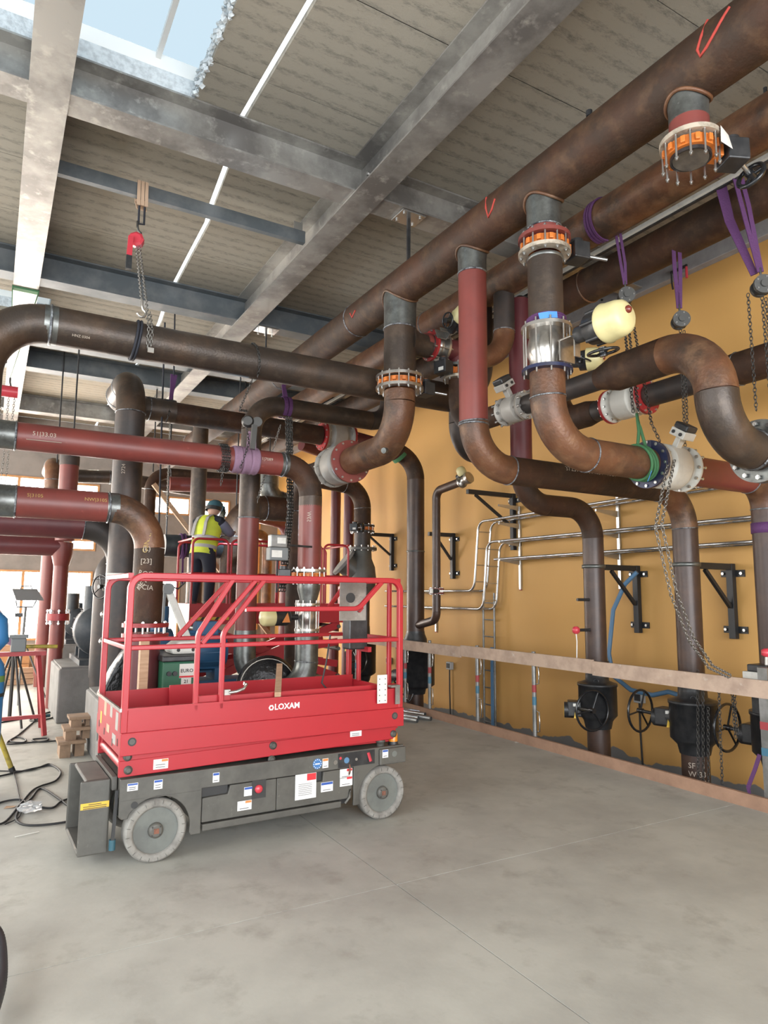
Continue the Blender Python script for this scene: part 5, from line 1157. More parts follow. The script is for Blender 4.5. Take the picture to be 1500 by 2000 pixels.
for x in (-.20, .8, 1.74): MB().cyl((x, .07, .585), (x, WID-.07, .585), .028, n=16).build('cross_tube', 'lift_red_dark', lift)
MB().bb(.3, 1.2, .3, .55, .54, .62).build('lift_cylinder', 'black', lift)
for px, py, dy in ((250, 1504, .028), (533, 1456, .028), (530, 1483, .028), (249, 1478, .033), (768, 1433, .028), (766, 1401, .0)):
    q = LP(px, py, dy); c = MB().lathe((q.x, dy+.002, q.z), (0, -1, 0), [(0, .026), (.012, .026), (.012, .016), (.018, .014)], 20).build('pivot_pin', 'lift_grey', lift)
for px, py in ((258, 1449), (771, 1398)):
    q = LP(px, py, -.022); c = MB().cyl((q.x, -.0235, q.z), (q.x, -.0222, q.z), .026, n=20).build('access_hole', 'ink', lift); MB().cyl((q.x, -.0255, q.z), (q.x, -.0236, q.z), .017, n=16).build('pin_end', 'lift_grey', c)
# platform tray
x0, x1 = -.242, 1.818
for y, s in ((-.022, 1), (WID+.022, -1)):
    MB().bb(x0, x1, y, y+s*.02, .662, .798).build('deck_side', 'lift_red', lift, bev=.004)
    MB().bb(x0+.012, x1-.006, y+s*.018, y+s*.028, .798, .932).build('toe_board', 'lift_red', lift)
    MB().bb(x0+.012, x1-.006, y+s*.012, y+s*.034, .932, .944).build('toe_cap', 'lift_red', lift)
MB().bb(x0, x0+.012, 0, WID, .662, .925).build('deck_end', 'lift_red', lift); MB().bb(x1-.012, x1, 0, WID, .662, .93).build('deck_end', 'lift_red', lift)
MB().bb(x0+.012, x1-.012, .002, WID-.002, .70, .73).build('deck_floor', 'lift_red_dark', lift)
MB().bb(x0-.012, x0, -.01, WID+.01, .925, .945).build('end_cap_strip', 'steel', lift)
# inner sliding deck
MB().bb(.24, 1.80, .07, .085, .73, .97).build('inner_toe_board', 'lift_red', lift); MB().bb(.24, 1.80, WID-.085, WID-.07, .73, .97).build('inner_toe_board', 'lift_red', lift)
MB().bb(.245, .46, .035, .066, .80, .985).build('stanchion_plate', 'lift_red', lift, bev=.003)
# end-plate stickers and holes
for k, (y, z, w, h_, m) in enumerate(((.13, .85, .08, .11, 'meter_grey'), (.33, .88, .08, .07, 'meter_grey'), (.55, .87, .09, .09, 'strap_tan'), (.20, .73, .12, .06, 'meter_grey'), (.70, .79, .05, .08, 'sticker_yellow'), (.42, .76, .10, .05, 'strap_tan'))):
    MB().bb(x0-.0012, x0-.0002, y-w/2, y+w/2, z-h_/2, z+h_/2).build('sticker', m, lift)
for y, z in ((.08, .73), (.25, .70), (.55, .72), (.76, .74)): MB().bb(x0-.002, x0-.0012, y-.012, y+.012, z-.022, z+.022).build('slot_hole', 'ink', lift)
# guard rails: bent square tube
def rail(pts, w=.040, R=.085, name='guard_rail', m='lift_red'):
    P = [V(p) for p in pts]; path = [P[0]]
    for q in (arc_run(P, R) if len(P) > 2 else [('s', P[0], P[1])]):
        if q[0] == 's': path.append(q[2])
        else: path += q[1][1::2]
    # rectangular section sweep in the plane of the rail
    n = None
    for i in range(len(P)-2):
        c = (P[i+1]-P[i]).cross(P[i+2]-P[i+1])
        if c.length > 1e-6: n = c.normalized(); break
    if n is None: n = V((0, 1, 0)) if abs((P[1]-P[0]).normalized().y) < .9 else V((1, 0, 0))
    o = MB().ribbon(path, w, w, n).build(name, m, lift, bev=.006); return o
for y in (0.012, WID-.012):
    rail([(-.222, y, .80), (-.222, y, 1.765), (1.80, y, 1.765), (1.80, y, .80)])
    rail([(-.205, y, 1.312), (1.783, y, 1.312)], .030)
    if y < .1:
        a_, b_, c_ = LP(387, 1238, y), LP(455, 1130, y), LP(395, 1254, y); d_, e_, f_ = LP(500, 1130, y), LP(436, 1236, y), LP(508, 1130, y)
        rail([(a_.x, y, .90), (a_.x, y, a_.z), (b_.x, y, 1.75)], .032); rail([(c_.x, y, 1.326), (d_.x, y, 1.75)], .030); rail([(e_.x, y, .90), (e_.x, y, e_.z), (f_.x+.03, y, 1.75)], .032)
        g_, h_, i_ = LP(480, 1188, y), LP(700, 1188, y), LP(745, 1135, y); rail([(g_.x, y, 1.55), (h_.x, y, 1.55), (i_.x, y, 1.75)], .034, .09)
    else:
        a_, b_ = LP(347, 1248, y), LP(446, 1131, y); rail([(a_.x, y, 1.326), (b_.x, y, 1.75)], .034)
        a_, b_ = LP(640, 1190, y), LP(675, 1131, y); rail([(a_.x-.3, y, a_.z), (a_.x, y, a_.z), (b_.x, y, 1.75)], .034)
for x in (-.222, 1.80):
    rail([(x, .03, 1.765), (x, WID-.03, 1.765)], .034); rail([(x, .03, 1.312), (x, WID-.03, 1.312)], .03)
for y in (.17, .66): rail([(1.80, y, .93), (1.80, y, 1.75)], .032)
MB().bb(-.235, -.205, .0, .06, 1.295, 1.33).build('rail_pin', 'rusty', lift)
MB().bb(-.24, -.10, WID-.03, WID+.008, 1.783, 1.80).build('rail_wear_strip', 'off_white', lift)
# platform control box, plates and small fittings
cb_ = MB().bb(1.42, 1.66, .30, .306, 1.45, 1.75).build('control_plate', 'galv', lift)
MB().lathe((1.515, .298, 1.63), (0, -1, 0), [(0, .040), (.004, .040)], 24).build('handle_slot', 'ink', cb_)
MB().box((1.60, .292, 1.535), (.05, .012, .05), (1, 0, 1), (0, 1, 0)).build('selector', 'lift_red', cb_)
bx = MB().bb(1.52, 1.69, .32, .44, 1.22, 1.72).build('manual_box', 'black', lift, bev=.01)
MB().bb(1.66, 1.69, .26, .45, 1.20, 1.24).build('box_bracket', 'lift_red', lift)
pl = MB().bb(1.575, 1.66, -.034, -.026, .845, 1.055).build('perforated_plate', 'off_white', lift, bev=.002)
for k in range(5):
    for j in (0, 1): MB().cyl((1.592+.05*j, -.0355, .865+.04*k), (1.592+.05*j, -.0345, .865+.04*k), .0045, n=8).build('plate_hole', 'ink', pl)
MB().bb(1.735, 1.775, -.034, -.026, .83, .955).build('latch_plate', 'tube_galv', lift); MB().bb(1.70, 1.78, -.03, .02, .955, .97).build('latch_hinge', 'tube_galv', lift)
q = LP(455, 1352, -.02); MB().tube([(q.x-.03, -.03, q.z), (q.x+.02, -.035, q.z+.005), (q.x+.07, -.035, q.z+.02), (q.x+.09, -.03, q.z+.05), (q.x+.07, -.03, q.z+.055)], .011, 8).build('latch_handle', 'steel', lift)
MB().bb(q.x-.06, q.x-.02, -.03, .0, q.z-.015, q.z+.02).build('latch_base', 'steel', lift)
MB().tube([(1.28, .18, 1.35), (1.24, .16, 1.15), (1.20, .15, 1.0), (1.26, .14, .93), (1.34, .12, .90), (1.5, .1, .95)], .007, 6).build('control_cable', 'rubber', lift)
# base controls at the right end
cp_ = MB().bb(1.265, 1.57, -.0095, -.0065, .412, .512).build('control_panel', 'black', lift)
def disc_at(px, py, r, m, d=-.012, par=cp_, name='dial'):
    q = LP(px, py, -.01); return MB().cyl((q.x, d, q.z), (q.x, -.0096, q.z), r, n=20).build(name, m, par)
disc_at(655, 1489, .016, 'chain', name='key_switch'); disc_at(677, 1485, .021, 'hose_blue'); disc_at(665, 1481, .010, 'red_knob', name='push_button'); disc_at(696, 1483, .010, 'bolt', name='toggle')
q = LP(719, 1478, -.01); MB().bar((q.x, -.012, q.z+.03), (q.x+.012, -.03, q.z-.03), .018, .014).build('pull_handle', 'red_knob', cp_)
MB().tube([(1.355, -.012, .43), (1.36, -.02, .39), (1.35, -.02, .36), (1.36, -.012, .40)], .006, 6).build('key_ring', 'rusty', cp_)
eb = MB().bb(1.605, 1.835, -.03, .20, .395, .51).build('end_box', 'lift_grey', lift, bev=.008)
q = LP(770, 1472, -.03); MB().cyl((q.x, -.033, q.z), (q.x, -.0305, q.z), .022, n=20).build('plug', 'hub', eb)
MB().lathe((1.66, .06, .51), (0, 0, 1), [(0, .03), (.035, .03), (.035, .038), (.05, .036)], 18).build('filler_cap', 'lift_grey', eb)
bc = MB().lathe((1.775, .06, .51), (0, 0, 1), [(0, .040), (.03, .038)], 20).build('beacon_base', 'black', lift)
MB().lathe((1.775, .06, .54), (0, 0, 1), [(0, .035), (.055, .033), (.065, .025), (.067, 0)], 20, (True, False)).build('beacon_lens', 'amber', bc)
# lettering and stickers
lettering('lettering', 'LOXAM', .055, 'white', lift, LP(561, 1379.3, -.0045)+V((0, -.0008, 0)), (1, 0, 0), (0, 0, 1), True)
q = LP(530, 1382.3, -.005); b_ = MB()
b_.disc((q.x, -.0055, q.z), (0, 1, 0), .020, .001, 6, .010); b_.build('logo_mark', 'white', lift)
def sticker(px0, py0, px1, py1, band=None, m='white', y=-.0075, lines=2, par=None):
    a = LP(px0, py0, y); c = LP(px1, py1, y); xa, xb, za, zb = min(a.x, c.x), max(a.x, c.x), min(a.z, c.z), max(a.z, c.z)
    s = MB().bb(xa, xb, y-.001, y, za, zb).build('sticker', m, lift)
    if band: MB().bb(xa+(.55*(xb-xa) if band[1] else .002), xb-.002, y-.0016, y-.0011, zb-(zb-za)*.28, zb-.002).build('sticker_band', band[0], s)
    for k in range(lines):
        zz = za+(zb-za)*(.16+.5*k/max(1, lines)); MB().bb(xa+.15*(xb-xa), xb-.2*(xb-xa), y-.0016, y-.0011, zz, zz+.004).build('sticker_line', 'ink' if lines < 5 else 'tube_galv', s)
    return s
sticker(249, 1531, 269, 1543, ('sticker_blue', 0)); sticker(301, 1524, 317, 1540, ('sticker_blue', 0)); sticker(416, 1510, 428, 1527, ('sticker_blue', 0), lines=1)
sticker(300, 1484, 328, 1500, ('sticker_orange', 1), y=.0275); sticker(684, 1427, 706, 1437, None, y=.0275)
sticker(477, 1538, 493, 1553, ('sticker_blue', 0), y=.003, lines=0); sticker(464, 1566, 491, 1580, ('sticker_orange', 1), y=.003, lines=1)
sticker(577, 1514, 617, 1557, ('sticker_red', 1), y=.003, lines=7); sticker(627, 1529, 650, 1544, ('sticker_blue', 0), y=.003, lines=1)
sticker(664, 1503, 688, 1518, ('sticker_red', 1), y=.003, lines=1); sticker(664, 1519, 688, 1533, ('sticker_red', 1), y=.003, lines=1)
sticker(747, 1465, 758, 1479, ('sticker_blue', 0), y=-.0305, lines=1); sticker(630, 1482, 641, 1499, ('sticker_orange', 0), lines=1)
q = LP(620, 1492, -.008); sd_ = MB().cyl((q.x, -.0085, q.z), (q.x, -.0072, q.z), .036, n=28).build('round_label', 'dial_blue', lift)
for k in range(12):
    w = 2*PI*k/12; MB().cyl((q.x+.029*math.cos(w), -.0092, q.z+.029*math.sin(w)), (q.x+.029*math.cos(w), -.0087, q.z+.029*math.sin(w)), .0035, n=6).build('star_dot', 'white', sd_)
MB().bb(q.x-.018, q.x+.018, -.0092, -.0087, q.z-.004, q.z+.004).build('label_line', 'white', sd_)
t = thing('timber_stick', 'short length of brown timber leaning over the lift platform edge', 'timber', LO+LEX*.62+LEY*.15+V((0, 0, .94)))
pa = LO+LEX*.80+LEY*.03+V((0, 0, .955)); pb = U(546, 1300, Y=pa.y+.62); MB(LO+LEX*.62+LEY*.15+V((0, 0, .94))).bar(pa, pb, .045, .035).build('stick', 'timber', t)

# ================================================================ SECOND LIFT WITH WELDER
S0 = V((2.35, 9.35, 0)); WX, WY = 2.42, .85
l2 = thing('scissor_lift', 'second red scissor lift raised a little behind the pipes, welder on it', 'lift', S0)
zd = 1.40
MB().bb(0, WX, 0, .03, zd-.16, zd+.12).build('deck_side', 'lift_red', l2); MB().bb(0, WX, WY-.03, WY, zd-.16, zd+.12).build('deck_side', 'lift_red', l2)
MB().bb(0, .03, .03, WY-.03, zd-.16, zd+.12).build('deck_end', 'lift_red', l2); MB().bb(WX-.03, WX, .03, WY-.03, zd-.16, zd+.12).build('deck_end', 'lift_red', l2)
MB().bb(.03, WX-.03, .03, WY-.03, zd-.03, zd).build('deck_floor', 'lift_red_dark', l2)
hz_ = MB().bb(.02, .55, -.004, -.001, zd-.10, zd-.06).build('hazard_strip', 'sticker_yellow', l2)
for k in range(5): MB().prism([(.05+.1*k, -.006, zd-.10), (.09+.1*k, -.006, zd-.10), (.12+.1*k, -.006, zd-.06), (.08+.1*k, -.006, zd-.06)], (0, .0015, 0)).build('hazard_bar', 'ink', hz_)
def rail2(pts):
    P = [V(p) for p in pts]; path = [P[0]]
    for q in (arc_run(P, .09) if len(P) > 2 else [('s', P[0], P[1])]):
        if q[0] == 's': path.append(q[2])
        else: path += q[1][1::2]
    MB().tube(path, .017, 8).build('guard_rail', 'lift_red', l2)
zt_ = 2.41
for y in (.02, WY-.02):
    for a, c in ((.02, .52), (.56, 1.55), (1.58, 1.95), (1.99, WX-.02)): rail2([(a, y, zd), (a, y, zt_), (c, y, zt_), (c, y, zd)])
    rail2([(.02, y, 1.93), (WX-.02, y, 1.93)])
for x in (.02, WX-.02):
    for z in (zt_, 1.93): rail2([(x, .02, z), (x, WY-.02, z)])
cbx = MB().bb(WX-.2, WX, -.12, -.01, 1.52, 1.78).build('control_box', 'lift_red', l2); MB().bb(WX-.17, WX-.04, -.125, -.121, 1.56, 1.72).build('panel', 'lift_grey', cbx)
for k, (za, zb2) in enumerate(((.42, 1.22), (1.22, .42))):
    for y in (.1, WY-.1): MB().bar((.15, y+.03*k, za), (WX-.12, y+.03*k, zb2), .05, .11).build('scissor_arm', 'lift_red', l2)
for k, (za, zb2) in enumerate(((.62, .95), (.95, .62))):
    for y in (.16, WY-.16): MB().bar((.15, y, za), (WX-.12, y, zb2), .05, .10).build('scissor_arm', 'lift_red', l2)
for x in (.17, WX-.14):
    for z in (.45, .85, 1.18): MB().cyl((x, .06, z), (x, WY-.06, z), .03, n=12).build('cross_tube', 'lift_grey', l2)
MB().bb(0, WX, .03, WY-.03, .18, .42).build('chassis', 'lift_grey', l2, bev=.01)
for x in (.3, WX-.3):
    for y in (.055, WY-.055): MB().lathe((x, y, .19), (0, 1, 0), [(-.06, .17), (-.05, .19), (.05, .19), (.06, .17)], 28).build('wheel', 'tyre', l2)

# ---- the welder
def skin_body(name, verts, edges, rad, m, parent=None, root=0, sub=2):
    me = bpy.data.meshes.new(name); me.from_pydata([tuple(v) for v in verts], edges, []); o = bpy.data.objects.new(name, me); COL.objects.link(o)
    sk = o.modifiers.new('skin', 'SKIN'); 
    bm = bmesh.new(); bm.from_mesh(me); lay = bm.verts.layers.skin.verify(); bm.verts.ensure_lookup_table()
    for i, v in enumerate(bm.verts):
        r = rad[i]; v[lay].radius = r if isinstance(r, tuple) else (r, r); v[lay].use_root = (i == root)
    bm.to_mesh(me); bm.free(); sk.use_smooth_shade = True
    s = o.modifiers.new('sub', 'SUBSURF'); s.levels = sub; s.render_levels = sub
    me.materials.append(MATS[m])
    if parent: o.parent = parent
    return o
wp = U(388, 1190, Y=9.78); FZ = zd
W0 = V((2.60, 9.74, FZ)); MX = V((.80, .60, 0)); man = thing('person', 'welder in yellow hi-vis vest, dark trousers and helmet on the raised red lift', 'person', W0, (0, 0, 1), MX); man.scale = (1.12, 1.14, .955)
MW = Matrix.Translation(W0) @ mat4((0, 0, 0), (0, 0, 1), MX) @ Matrix.Diagonal((1.12, 1.14, .955, 1))
# facing +x (towards the weld), trunk leaning forward and right; local coordinates from the feet
B = [V(p) for p in ((0, 0, .90), (0, -.10, .86), (0.02, -.12, .48), (-.03, -.13, .09), (.0, .10, .86), (.06, .13, .50), (.03, .15, .09), (.02, 0, 1.08), (.07, 0, 1.26), (.13, 0, 1.40), (.17, 0, 1.47), (.10, -.17, 1.36), (.26, -.22, 1.18), (.42, -.13, 1.22), (.10, .17, 1.36), (.27, .20, 1.18), (.42, .10, 1.24), (.10, -.13, .06), (.16, .16, .06))]
E_ = [(0, 1), (1, 2), (2, 3), (3, 17), (0, 4), (4, 5), (5, 6), (6, 18), (0, 7), (7, 8), (8, 9), (9, 10), (9, 11), (11, 12), (12, 13), (9, 14), (14, 15), (15, 16)]
RR = [(.15, .12), .105, .075, .052, .105, .075, .052, (.14, .11), (.155, .12), (.12, .10), .065, .078, .058, .042, .078, .058, .042, .04, .04]
body = skin_body('body', B, E_, RR, 'trousers', man)
# clothes: vest shell, sleeves, boots
def shell(name, idx, edges, grow, m):
    vs = [B[i] for i in idx]; mp = {i: k for k, i in enumerate(idx)}
    rr = []
    for i in idx:
        r = RR[i]; rr.append(tuple(q+grow for q in r) if isinstance(r, tuple) else r+grow)
    return skin_body(name, vs, [(mp[a], mp[c]) for a, c in edges], rr, m, man)
def torso(name, m, prof, g, a=(0, 0, .84), c=(.13, 0, 1.44)):
    a = V(a); c = V(c); d = c-a; b = MB(); b.lathe(a, d, [(t*d.length, r+g) for t, r in prof], 28, (False, False)); w = []
    for p in b.v:
        p = V(p); t_ = (p-a).dot(d)/d.dot(d); q = a+d*t_; w.append((q.x+(p.x-q.x)*.76, p.y, p.z))
    b.v = w; return b.build(name, m, man)
VP_ = [(0, .172), (.18, .170), (.4, .178), (.62, .192), (.80, .188), (.92, .150), (1.0, .095)]
torso('vest', 'vest', VP_, .004)
def rad_at(t):
    for (t0, r0), (t1, r1b) in zip(VP_, VP_[1:]):
        if t0 <= t <= t1: return r0+(r1b-r0)*(t-t0)/(t1-t0)
for t0 in (.14, .36): torso('reflective_band', 'reflective', [(t0, rad_at(t0)), (t0+.085, rad_at(t0+.085))], .009)
for s_ in (-1, 1): MB().ribbon([(-.10, s_*.085, 1.13), (-.075, s_*.085, 1.24), (-.055, s_*.08, 1.33), (-.01, s_*.075, 1.41), (.07, s_*.07, 1.455)], .042, .014, (0, 1, 0)).build('reflective_band', 'reflective', man)
shell('sleeves', [11, 12, 13], [(11, 12), (12, 13)], .012, 'sleeve'); shell('sleeves', [14, 15, 16], [(14, 15), (15, 16)], .012, 'sleeve')
for k in (3, 6):
    p = B[k]; MB().lathe((p.x, p.y, 0), (0, 0, 1), [(0, .055), (.02, .06), (.12, .058), (.16, .05)], 16).box((p.x+.09, p.y, .035), (.15, .095, .07)).build('boot', 'boot', man, bev=.015)
head = MB().lathe((.22, 0, 1.56), (.25, 0, 1), [(-.125, .02), (-.11, .055), (-.07, .075), (-.02, .088), (.03, .092), (.07, .085), (.10, .06), (.115, 0)], 24).build('head', 'skin', man)
MB().lathe((.22, 0, 1.58), (.25, 0, 1), [(-.02, .100), (.04, .108), (.09, .092), (.12, .055), (.13, 0)], 24).build('helmet', 'helmet', man)
MB().lathe((.20, 0, 1.57), (.25, 0, 1), [(-.04, .105), (.02, .110)], 24, (False, False)).build('headband', 'black', man)
MB().prism([(.30, -.09, 1.62), (.345, -.08, 1.52), (.335, -.06, 1.42), (.335, .06, 1.42), (.345, .08, 1.52), (.30, .09, 1.62)], (.02, 0, .004)).build('face_shield', 'black', man, bev=.008)
def hand(wr, dirv, side):
    d = V(dirv).normalized(); s = V((0, side, 0)); u = d.cross(s).normalized(); pv = [V(wr), V(wr)+d*.05, V(wr)+d*.09]; ed = [(0, 1), (1, 2)]; rr = [.032, (.040, .024), (.036, .022)]
    for k in range(4):
        r0 = V(wr)+d*.09+s*(.024-.016*k); L = (.040, .046, .043, .034)[k]; i = len(pv)
        pv += [r0+d*L*.5, r0+d*L*.9-u*.018, r0+d*L*.9-u*.040]; ed += [(2, i), (i, i+1), (i+1, i+2)]; rr += [.010, .009, .008]
    i = len(pv); pv += [V(wr)+d*.03+s*.04, V(wr)+d*.07+s*.05-u*.02]; ed += [(1, i), (i, i+1)]; rr += [.012, .010]
    return skin_body('glove', pv, ed, rr, 'strap_tan', man, 0, 1)
hand(B[13], (.6, .25, .2), 1); hand(B[16], (.7, -.2, .1), -1)
t = thing('welding_torch', 'welding torch in the hands of the welder, its arc glowing blue white', 'torch', (MW @ V((.52, -.02, 1.30))))
o_ = (MW @ V((.52, -.02, 1.30)))
MB(o_).tube([MW @ V((.44, -.08, 1.22)), MW @ V((.52, -.04, 1.27)), MW @ V((.575, -.02, 1.27))], .012, 8).build('handle', 'rubber', t)
MB(o_).lathe(MW @ V((.59, -.02, 1.27)), (0, 0, 1), [(-.016, .004), (-.008, .014), (.008, .014), (.016, .004)], 12).build('arc_flame', 'arc', t)
al = bpy.data.lights.new('weld_arc', 'POINT'); al.energy = 22; al.color = (.6, .82, 1); al.shadow_soft_size = .02; ao = bpy.data.objects.new('weld_arc', al); COL.objects.link(ao); ao.location = MW @ V((.55, -.06, 1.29))

# ================================================================ PUMPS, PLINTHS AND FAR PIPES
def pump(loc, label, L=.9, R=.2, m='pump_black', axis=(1, 0, 0)):
    t = thing('pump_set', label, 'pump', loc, (0, 0, 1), axis)
    MB().bb(-.1, L+.35, -R*.9, R*.9, 0, .07).build('base_frame', m, t); mt = MB().lathe((.25, 0, R+.16), (1, 0, 0), [(0, R*.9), (.03, R), (L-.35, R), (L-.32, R*.8), (L-.25, R*.78)], 28).build('motor', m, t)
    for k in range(14):
        w = 2*PI*k/14; MB().box((.25+L*.3, R*1.03*math.cos(w), R+.16+R*1.03*math.sin(w)), (L*.5, .012, .03), (0, math.cos(w), math.sin(w)), (1, 0, 0)).build('fin', m, mt)
    MB().bb(.35, .60, -.1, .1, R*2+.12, R*2+.28).build('terminal_box', m, t, bev=.01)
    MB().lathe((-.02, 0, R+.16), (1, 0, 0), [(-.13, R*.5), (-.1, R*1.15), (.1, R*1.2), (.13, R*.55), (.28, R*.4)], 28).build('volute', m, t)
    MB().cyl((-.02, R*.5, R+.16), (-.02, R*.5, R*2+.45), .10, n=20).build('outlet', m, t)
    for x in (.3, L-.15): MB().bb(x, x+.06, -R*.8, R*.8, .07, .2).build('foot', m, t)
    return t
def plinth(x0, x1, y0, y1, h, label):
    o = ((x0+x1)/2, (y0+y1)/2, 0); t = thing('plinth', label, 'plinth', o); MB(o).bb(x0, x1, y0, y1, 0, h-.02).build('block', 'plinth', t, bev=.02); MB(o).bb(x0+.03, x1-.03, y0+.03, y1-.03, h-.02, h).build('screed', 'plinth', t); return t
plinth(1.0, 2.35, 7.35, 8.35, .62, 'nearest grey concrete plinth, half hidden by the lift')
plinth(.84, 2.0, 9.80, 11.2, .70, 'middle grey concrete plinth carrying a black pump')
plinth(.95, 2.0, 12.6, 13.6, .80, 'farthest grey concrete plinth by the windows')
plinth(.92, 1.42, 6.05, 6.8, .36, 'low concrete plinth behind the lift platform')
plinth(2.05, 3.25, 6.35, 7.05, .36, 'concrete plinth under the wrapped pump')
pump((1.36, 10.05, .70), 'black pump set on the middle concrete plinth', .85, .30, 'pump_black', (0, 1, 0)); pump((1.35, 12.85, .80), 'dark pump set on the farthest plinth', .6, .2, 'pump_black', (0, 1, 0))
pump((1.72, 7.95, .62), 'dark pump behind the left corner of the lift', .7, .22, 'pump_blue')
# black drape hanging over the first plinth
t = thing('black_cover', 'black cover sheet hanging over the nearest plinth edge', 'cover', (1.2, 7.3, .62))
MB((1.2, 7.3, .62)).prism([(1.0, 7.36, .625), (1.9, 7.36, .625), (1.6, 7.36, 1.12), (1.28, 7.36, 1.16), (1.12, 7.36, .90)], (0, .25, 0)).build('sheet', 'wrap', t, bev=.03)
# wrapped pump between the two steel elbows
pw = U(523, 1312, Y=6.9)
t = thing('wrapped_pump', 'round pump wrapped in black plastic with a tan hub, seen over the lift platform', 'pump', (pw.x, 6.9, .36))
cv = V((pw.x, 6.9, .70)); fx = V((-.25, -.95, .1)).normalized()
MB((pw.x, 6.9, .36)).lathe(cv-fx*.22, fx, [(0, .10), (.02, .27), (.10, .32), (.20, .32), (.28, .27), (.30, .14)], 32).build('wrapped_casing', 'wrap', t)
MB((pw.x, 6.9, .36)).torus(cv+fx*.03, fx, .27, .02, 32, 6).build('tape_ring', 'off_white', t)
MB((pw.x, 6.9, .36)).cyl(cv+fx*.06+V((.05, 0, -.10)), cv+fx*.16+V((.05, 0, -.10)), .10, n=24).build('hub', 'timber', t); MB((pw.x, 6.9, .36)).box(cv+fx*.18+V((.08, 0, -.03)), (.14, .04, .08), fx).build('rag', 'off_white', t)
MB((pw.x, 6.9, .36)).bb(pw.x-.2, pw.x+.3, 6.7, 7.0, .36, .42).build('base_frame', 'pump_black', t)
# green welding set
wq = U(350, 1320, Y=6.15)
t = thing('welding_set', 'green welding machine with EURO 21 labels behind the lift rails', 'welding machine', (wq.x, 6.3, .3)); o_ = (wq.x, 6.3, .3)
wx0 = U(318, 1310, Y=6.15).x; wx1 = U(383, 1310, Y=6.15).x; wz1 = U(350, 1292, Y=6.15).z
MB(o_).bb(wx0, wx1, 6.15, 6.75, .30, wz1).build('housing', 'weld_green', t, bev=.015); MB(o_).bb(wx0-.01, wx1+.01, 6.13, 6.78, wz1, wz1+.05).build('top_cover', 'black', t, bev=.01)
a = U(351, 1297, Y=6.148); c = U(379, 1323, Y=6.148); lb = MB(o_).bb(a.x, c.x, 6.1475, 6.149, c.z, a.z).build('maker_plate', 'off_white', t)
lettering('plate_lettering', 'EURO', .042, 'ink', lb, ((a.x+c.x)/2, 6.1468, (a.z+c.z)/2), (1, 0, 0), (0, 0, 1), True, off=o_)
MB(o_).bb(a.x, c.x, 6.1465, 6.1474, c.z+.003, c.z+.018).build('red_stripe', 'sticker_red', lb)
a = U(354, 1324, Y=6.148); c = U(373, 1336, Y=6.148); lb = MB(o_).bb(a.x, c.x, 6.1475, 6.149, c.z, a.z).build('number_plate', 'off_white', t)
lettering('plate_lettering', '21', .04, 'ink', lb, ((a.x+c.x)/2, 6.1468, (a.z+c.z)/2-.004), (1, 0, 0), (0, 0, 1), True, off=o_)
for q in (wx0+.05, wx0+.10): MB(o_).cyl((q, 6.149, wz1-.10), (q, 6.12, wz1-.10), .02, n=12).build('socket', 'black', t)
MB(o_).bb(wx0+.02, wx1-.02, 6.2, 6.7, .0, .30).build('trolley', 'black', t)
t = thing('grey_fan_unit', 'rounded grey housing sitting on top of the welding machine', 'housing', (wq.x+.1, 6.4, wz1+.05)); a = U(362, 1281, Y=6.2)
MB((wq.x+.1, 6.4, wz1+.05)).prism([(a.x-.10, 6.25, wz1+.051), (a.x+.14, 6.25, wz1+.051), (a.x+.14, 6.25, wz1+.17), (a.x-.04, 6.25, wz1+.17), (a.x-.12, 6.25, wz1+.11)], (0, .3, 0)).build('housing', 'off_white', t, bev=.025)
for q in (a.x-.05, a.x+.08): MB((wq.x+.1, 6.4, wz1+.05)).cyl((q, 6.2495, wz1+.09), (q, 6.2485, wz1+.09), .016, n=10).build('vent_hole', 'ink', t)
# fume extraction arm
t = thing('extraction_arm', 'white jointed extraction arm standing before the bright window', 'extraction arm', U(370, 1270, Y=7.0)); o_ = U(370, 1270, Y=7.0)
pa, pb, pc = U(328, 1150, Y=7.0), U(372, 1262, Y=7.0), U(332, 1255, Y=7.0)
MB(o_).bar(pa, pb, .05, .07).build('upper_arm', 'off_white', t, bev=.01); MB(o_).cyl(pa+V((0, -.05, 0)), pa+V((0, .05, 0)), .055, n=18).build('joint', 'lamp_grey', t); MB(o_).bar(pa+V((-.03, 0, 0)), U(318, 1215, Y=7.0), .02, .03).build('link_rod', 'lamp_grey', t)
MB(o_).bar(pb, V((pb.x+.06, pb.y+.1, 0)), .06, .07).build('lower_arm', 'lamp_grey', t); MB(o_).tube([pa+V((.02, 0, .03)), pa+V((.10, 0, .0)), pa+V((.16, 0, .06)), pa+V((.18, 0, .16))], .008, 6).build('cable', 'rubber', t)
# timber prop in front of the lower red pipe
q0 = U(282, 1262, Y=6.05); t = thing('timber_prop', 'upright timber prop in front of the maroon pipe inside the lift', 'timber', (q0.x, 6.05, 0)); MB((q0.x, 6.05, 0)).bb(q0.x-.035, q0.x+.035, 6.02, 6.10, 0, q0.z+.05).build('post', 'timber', t)
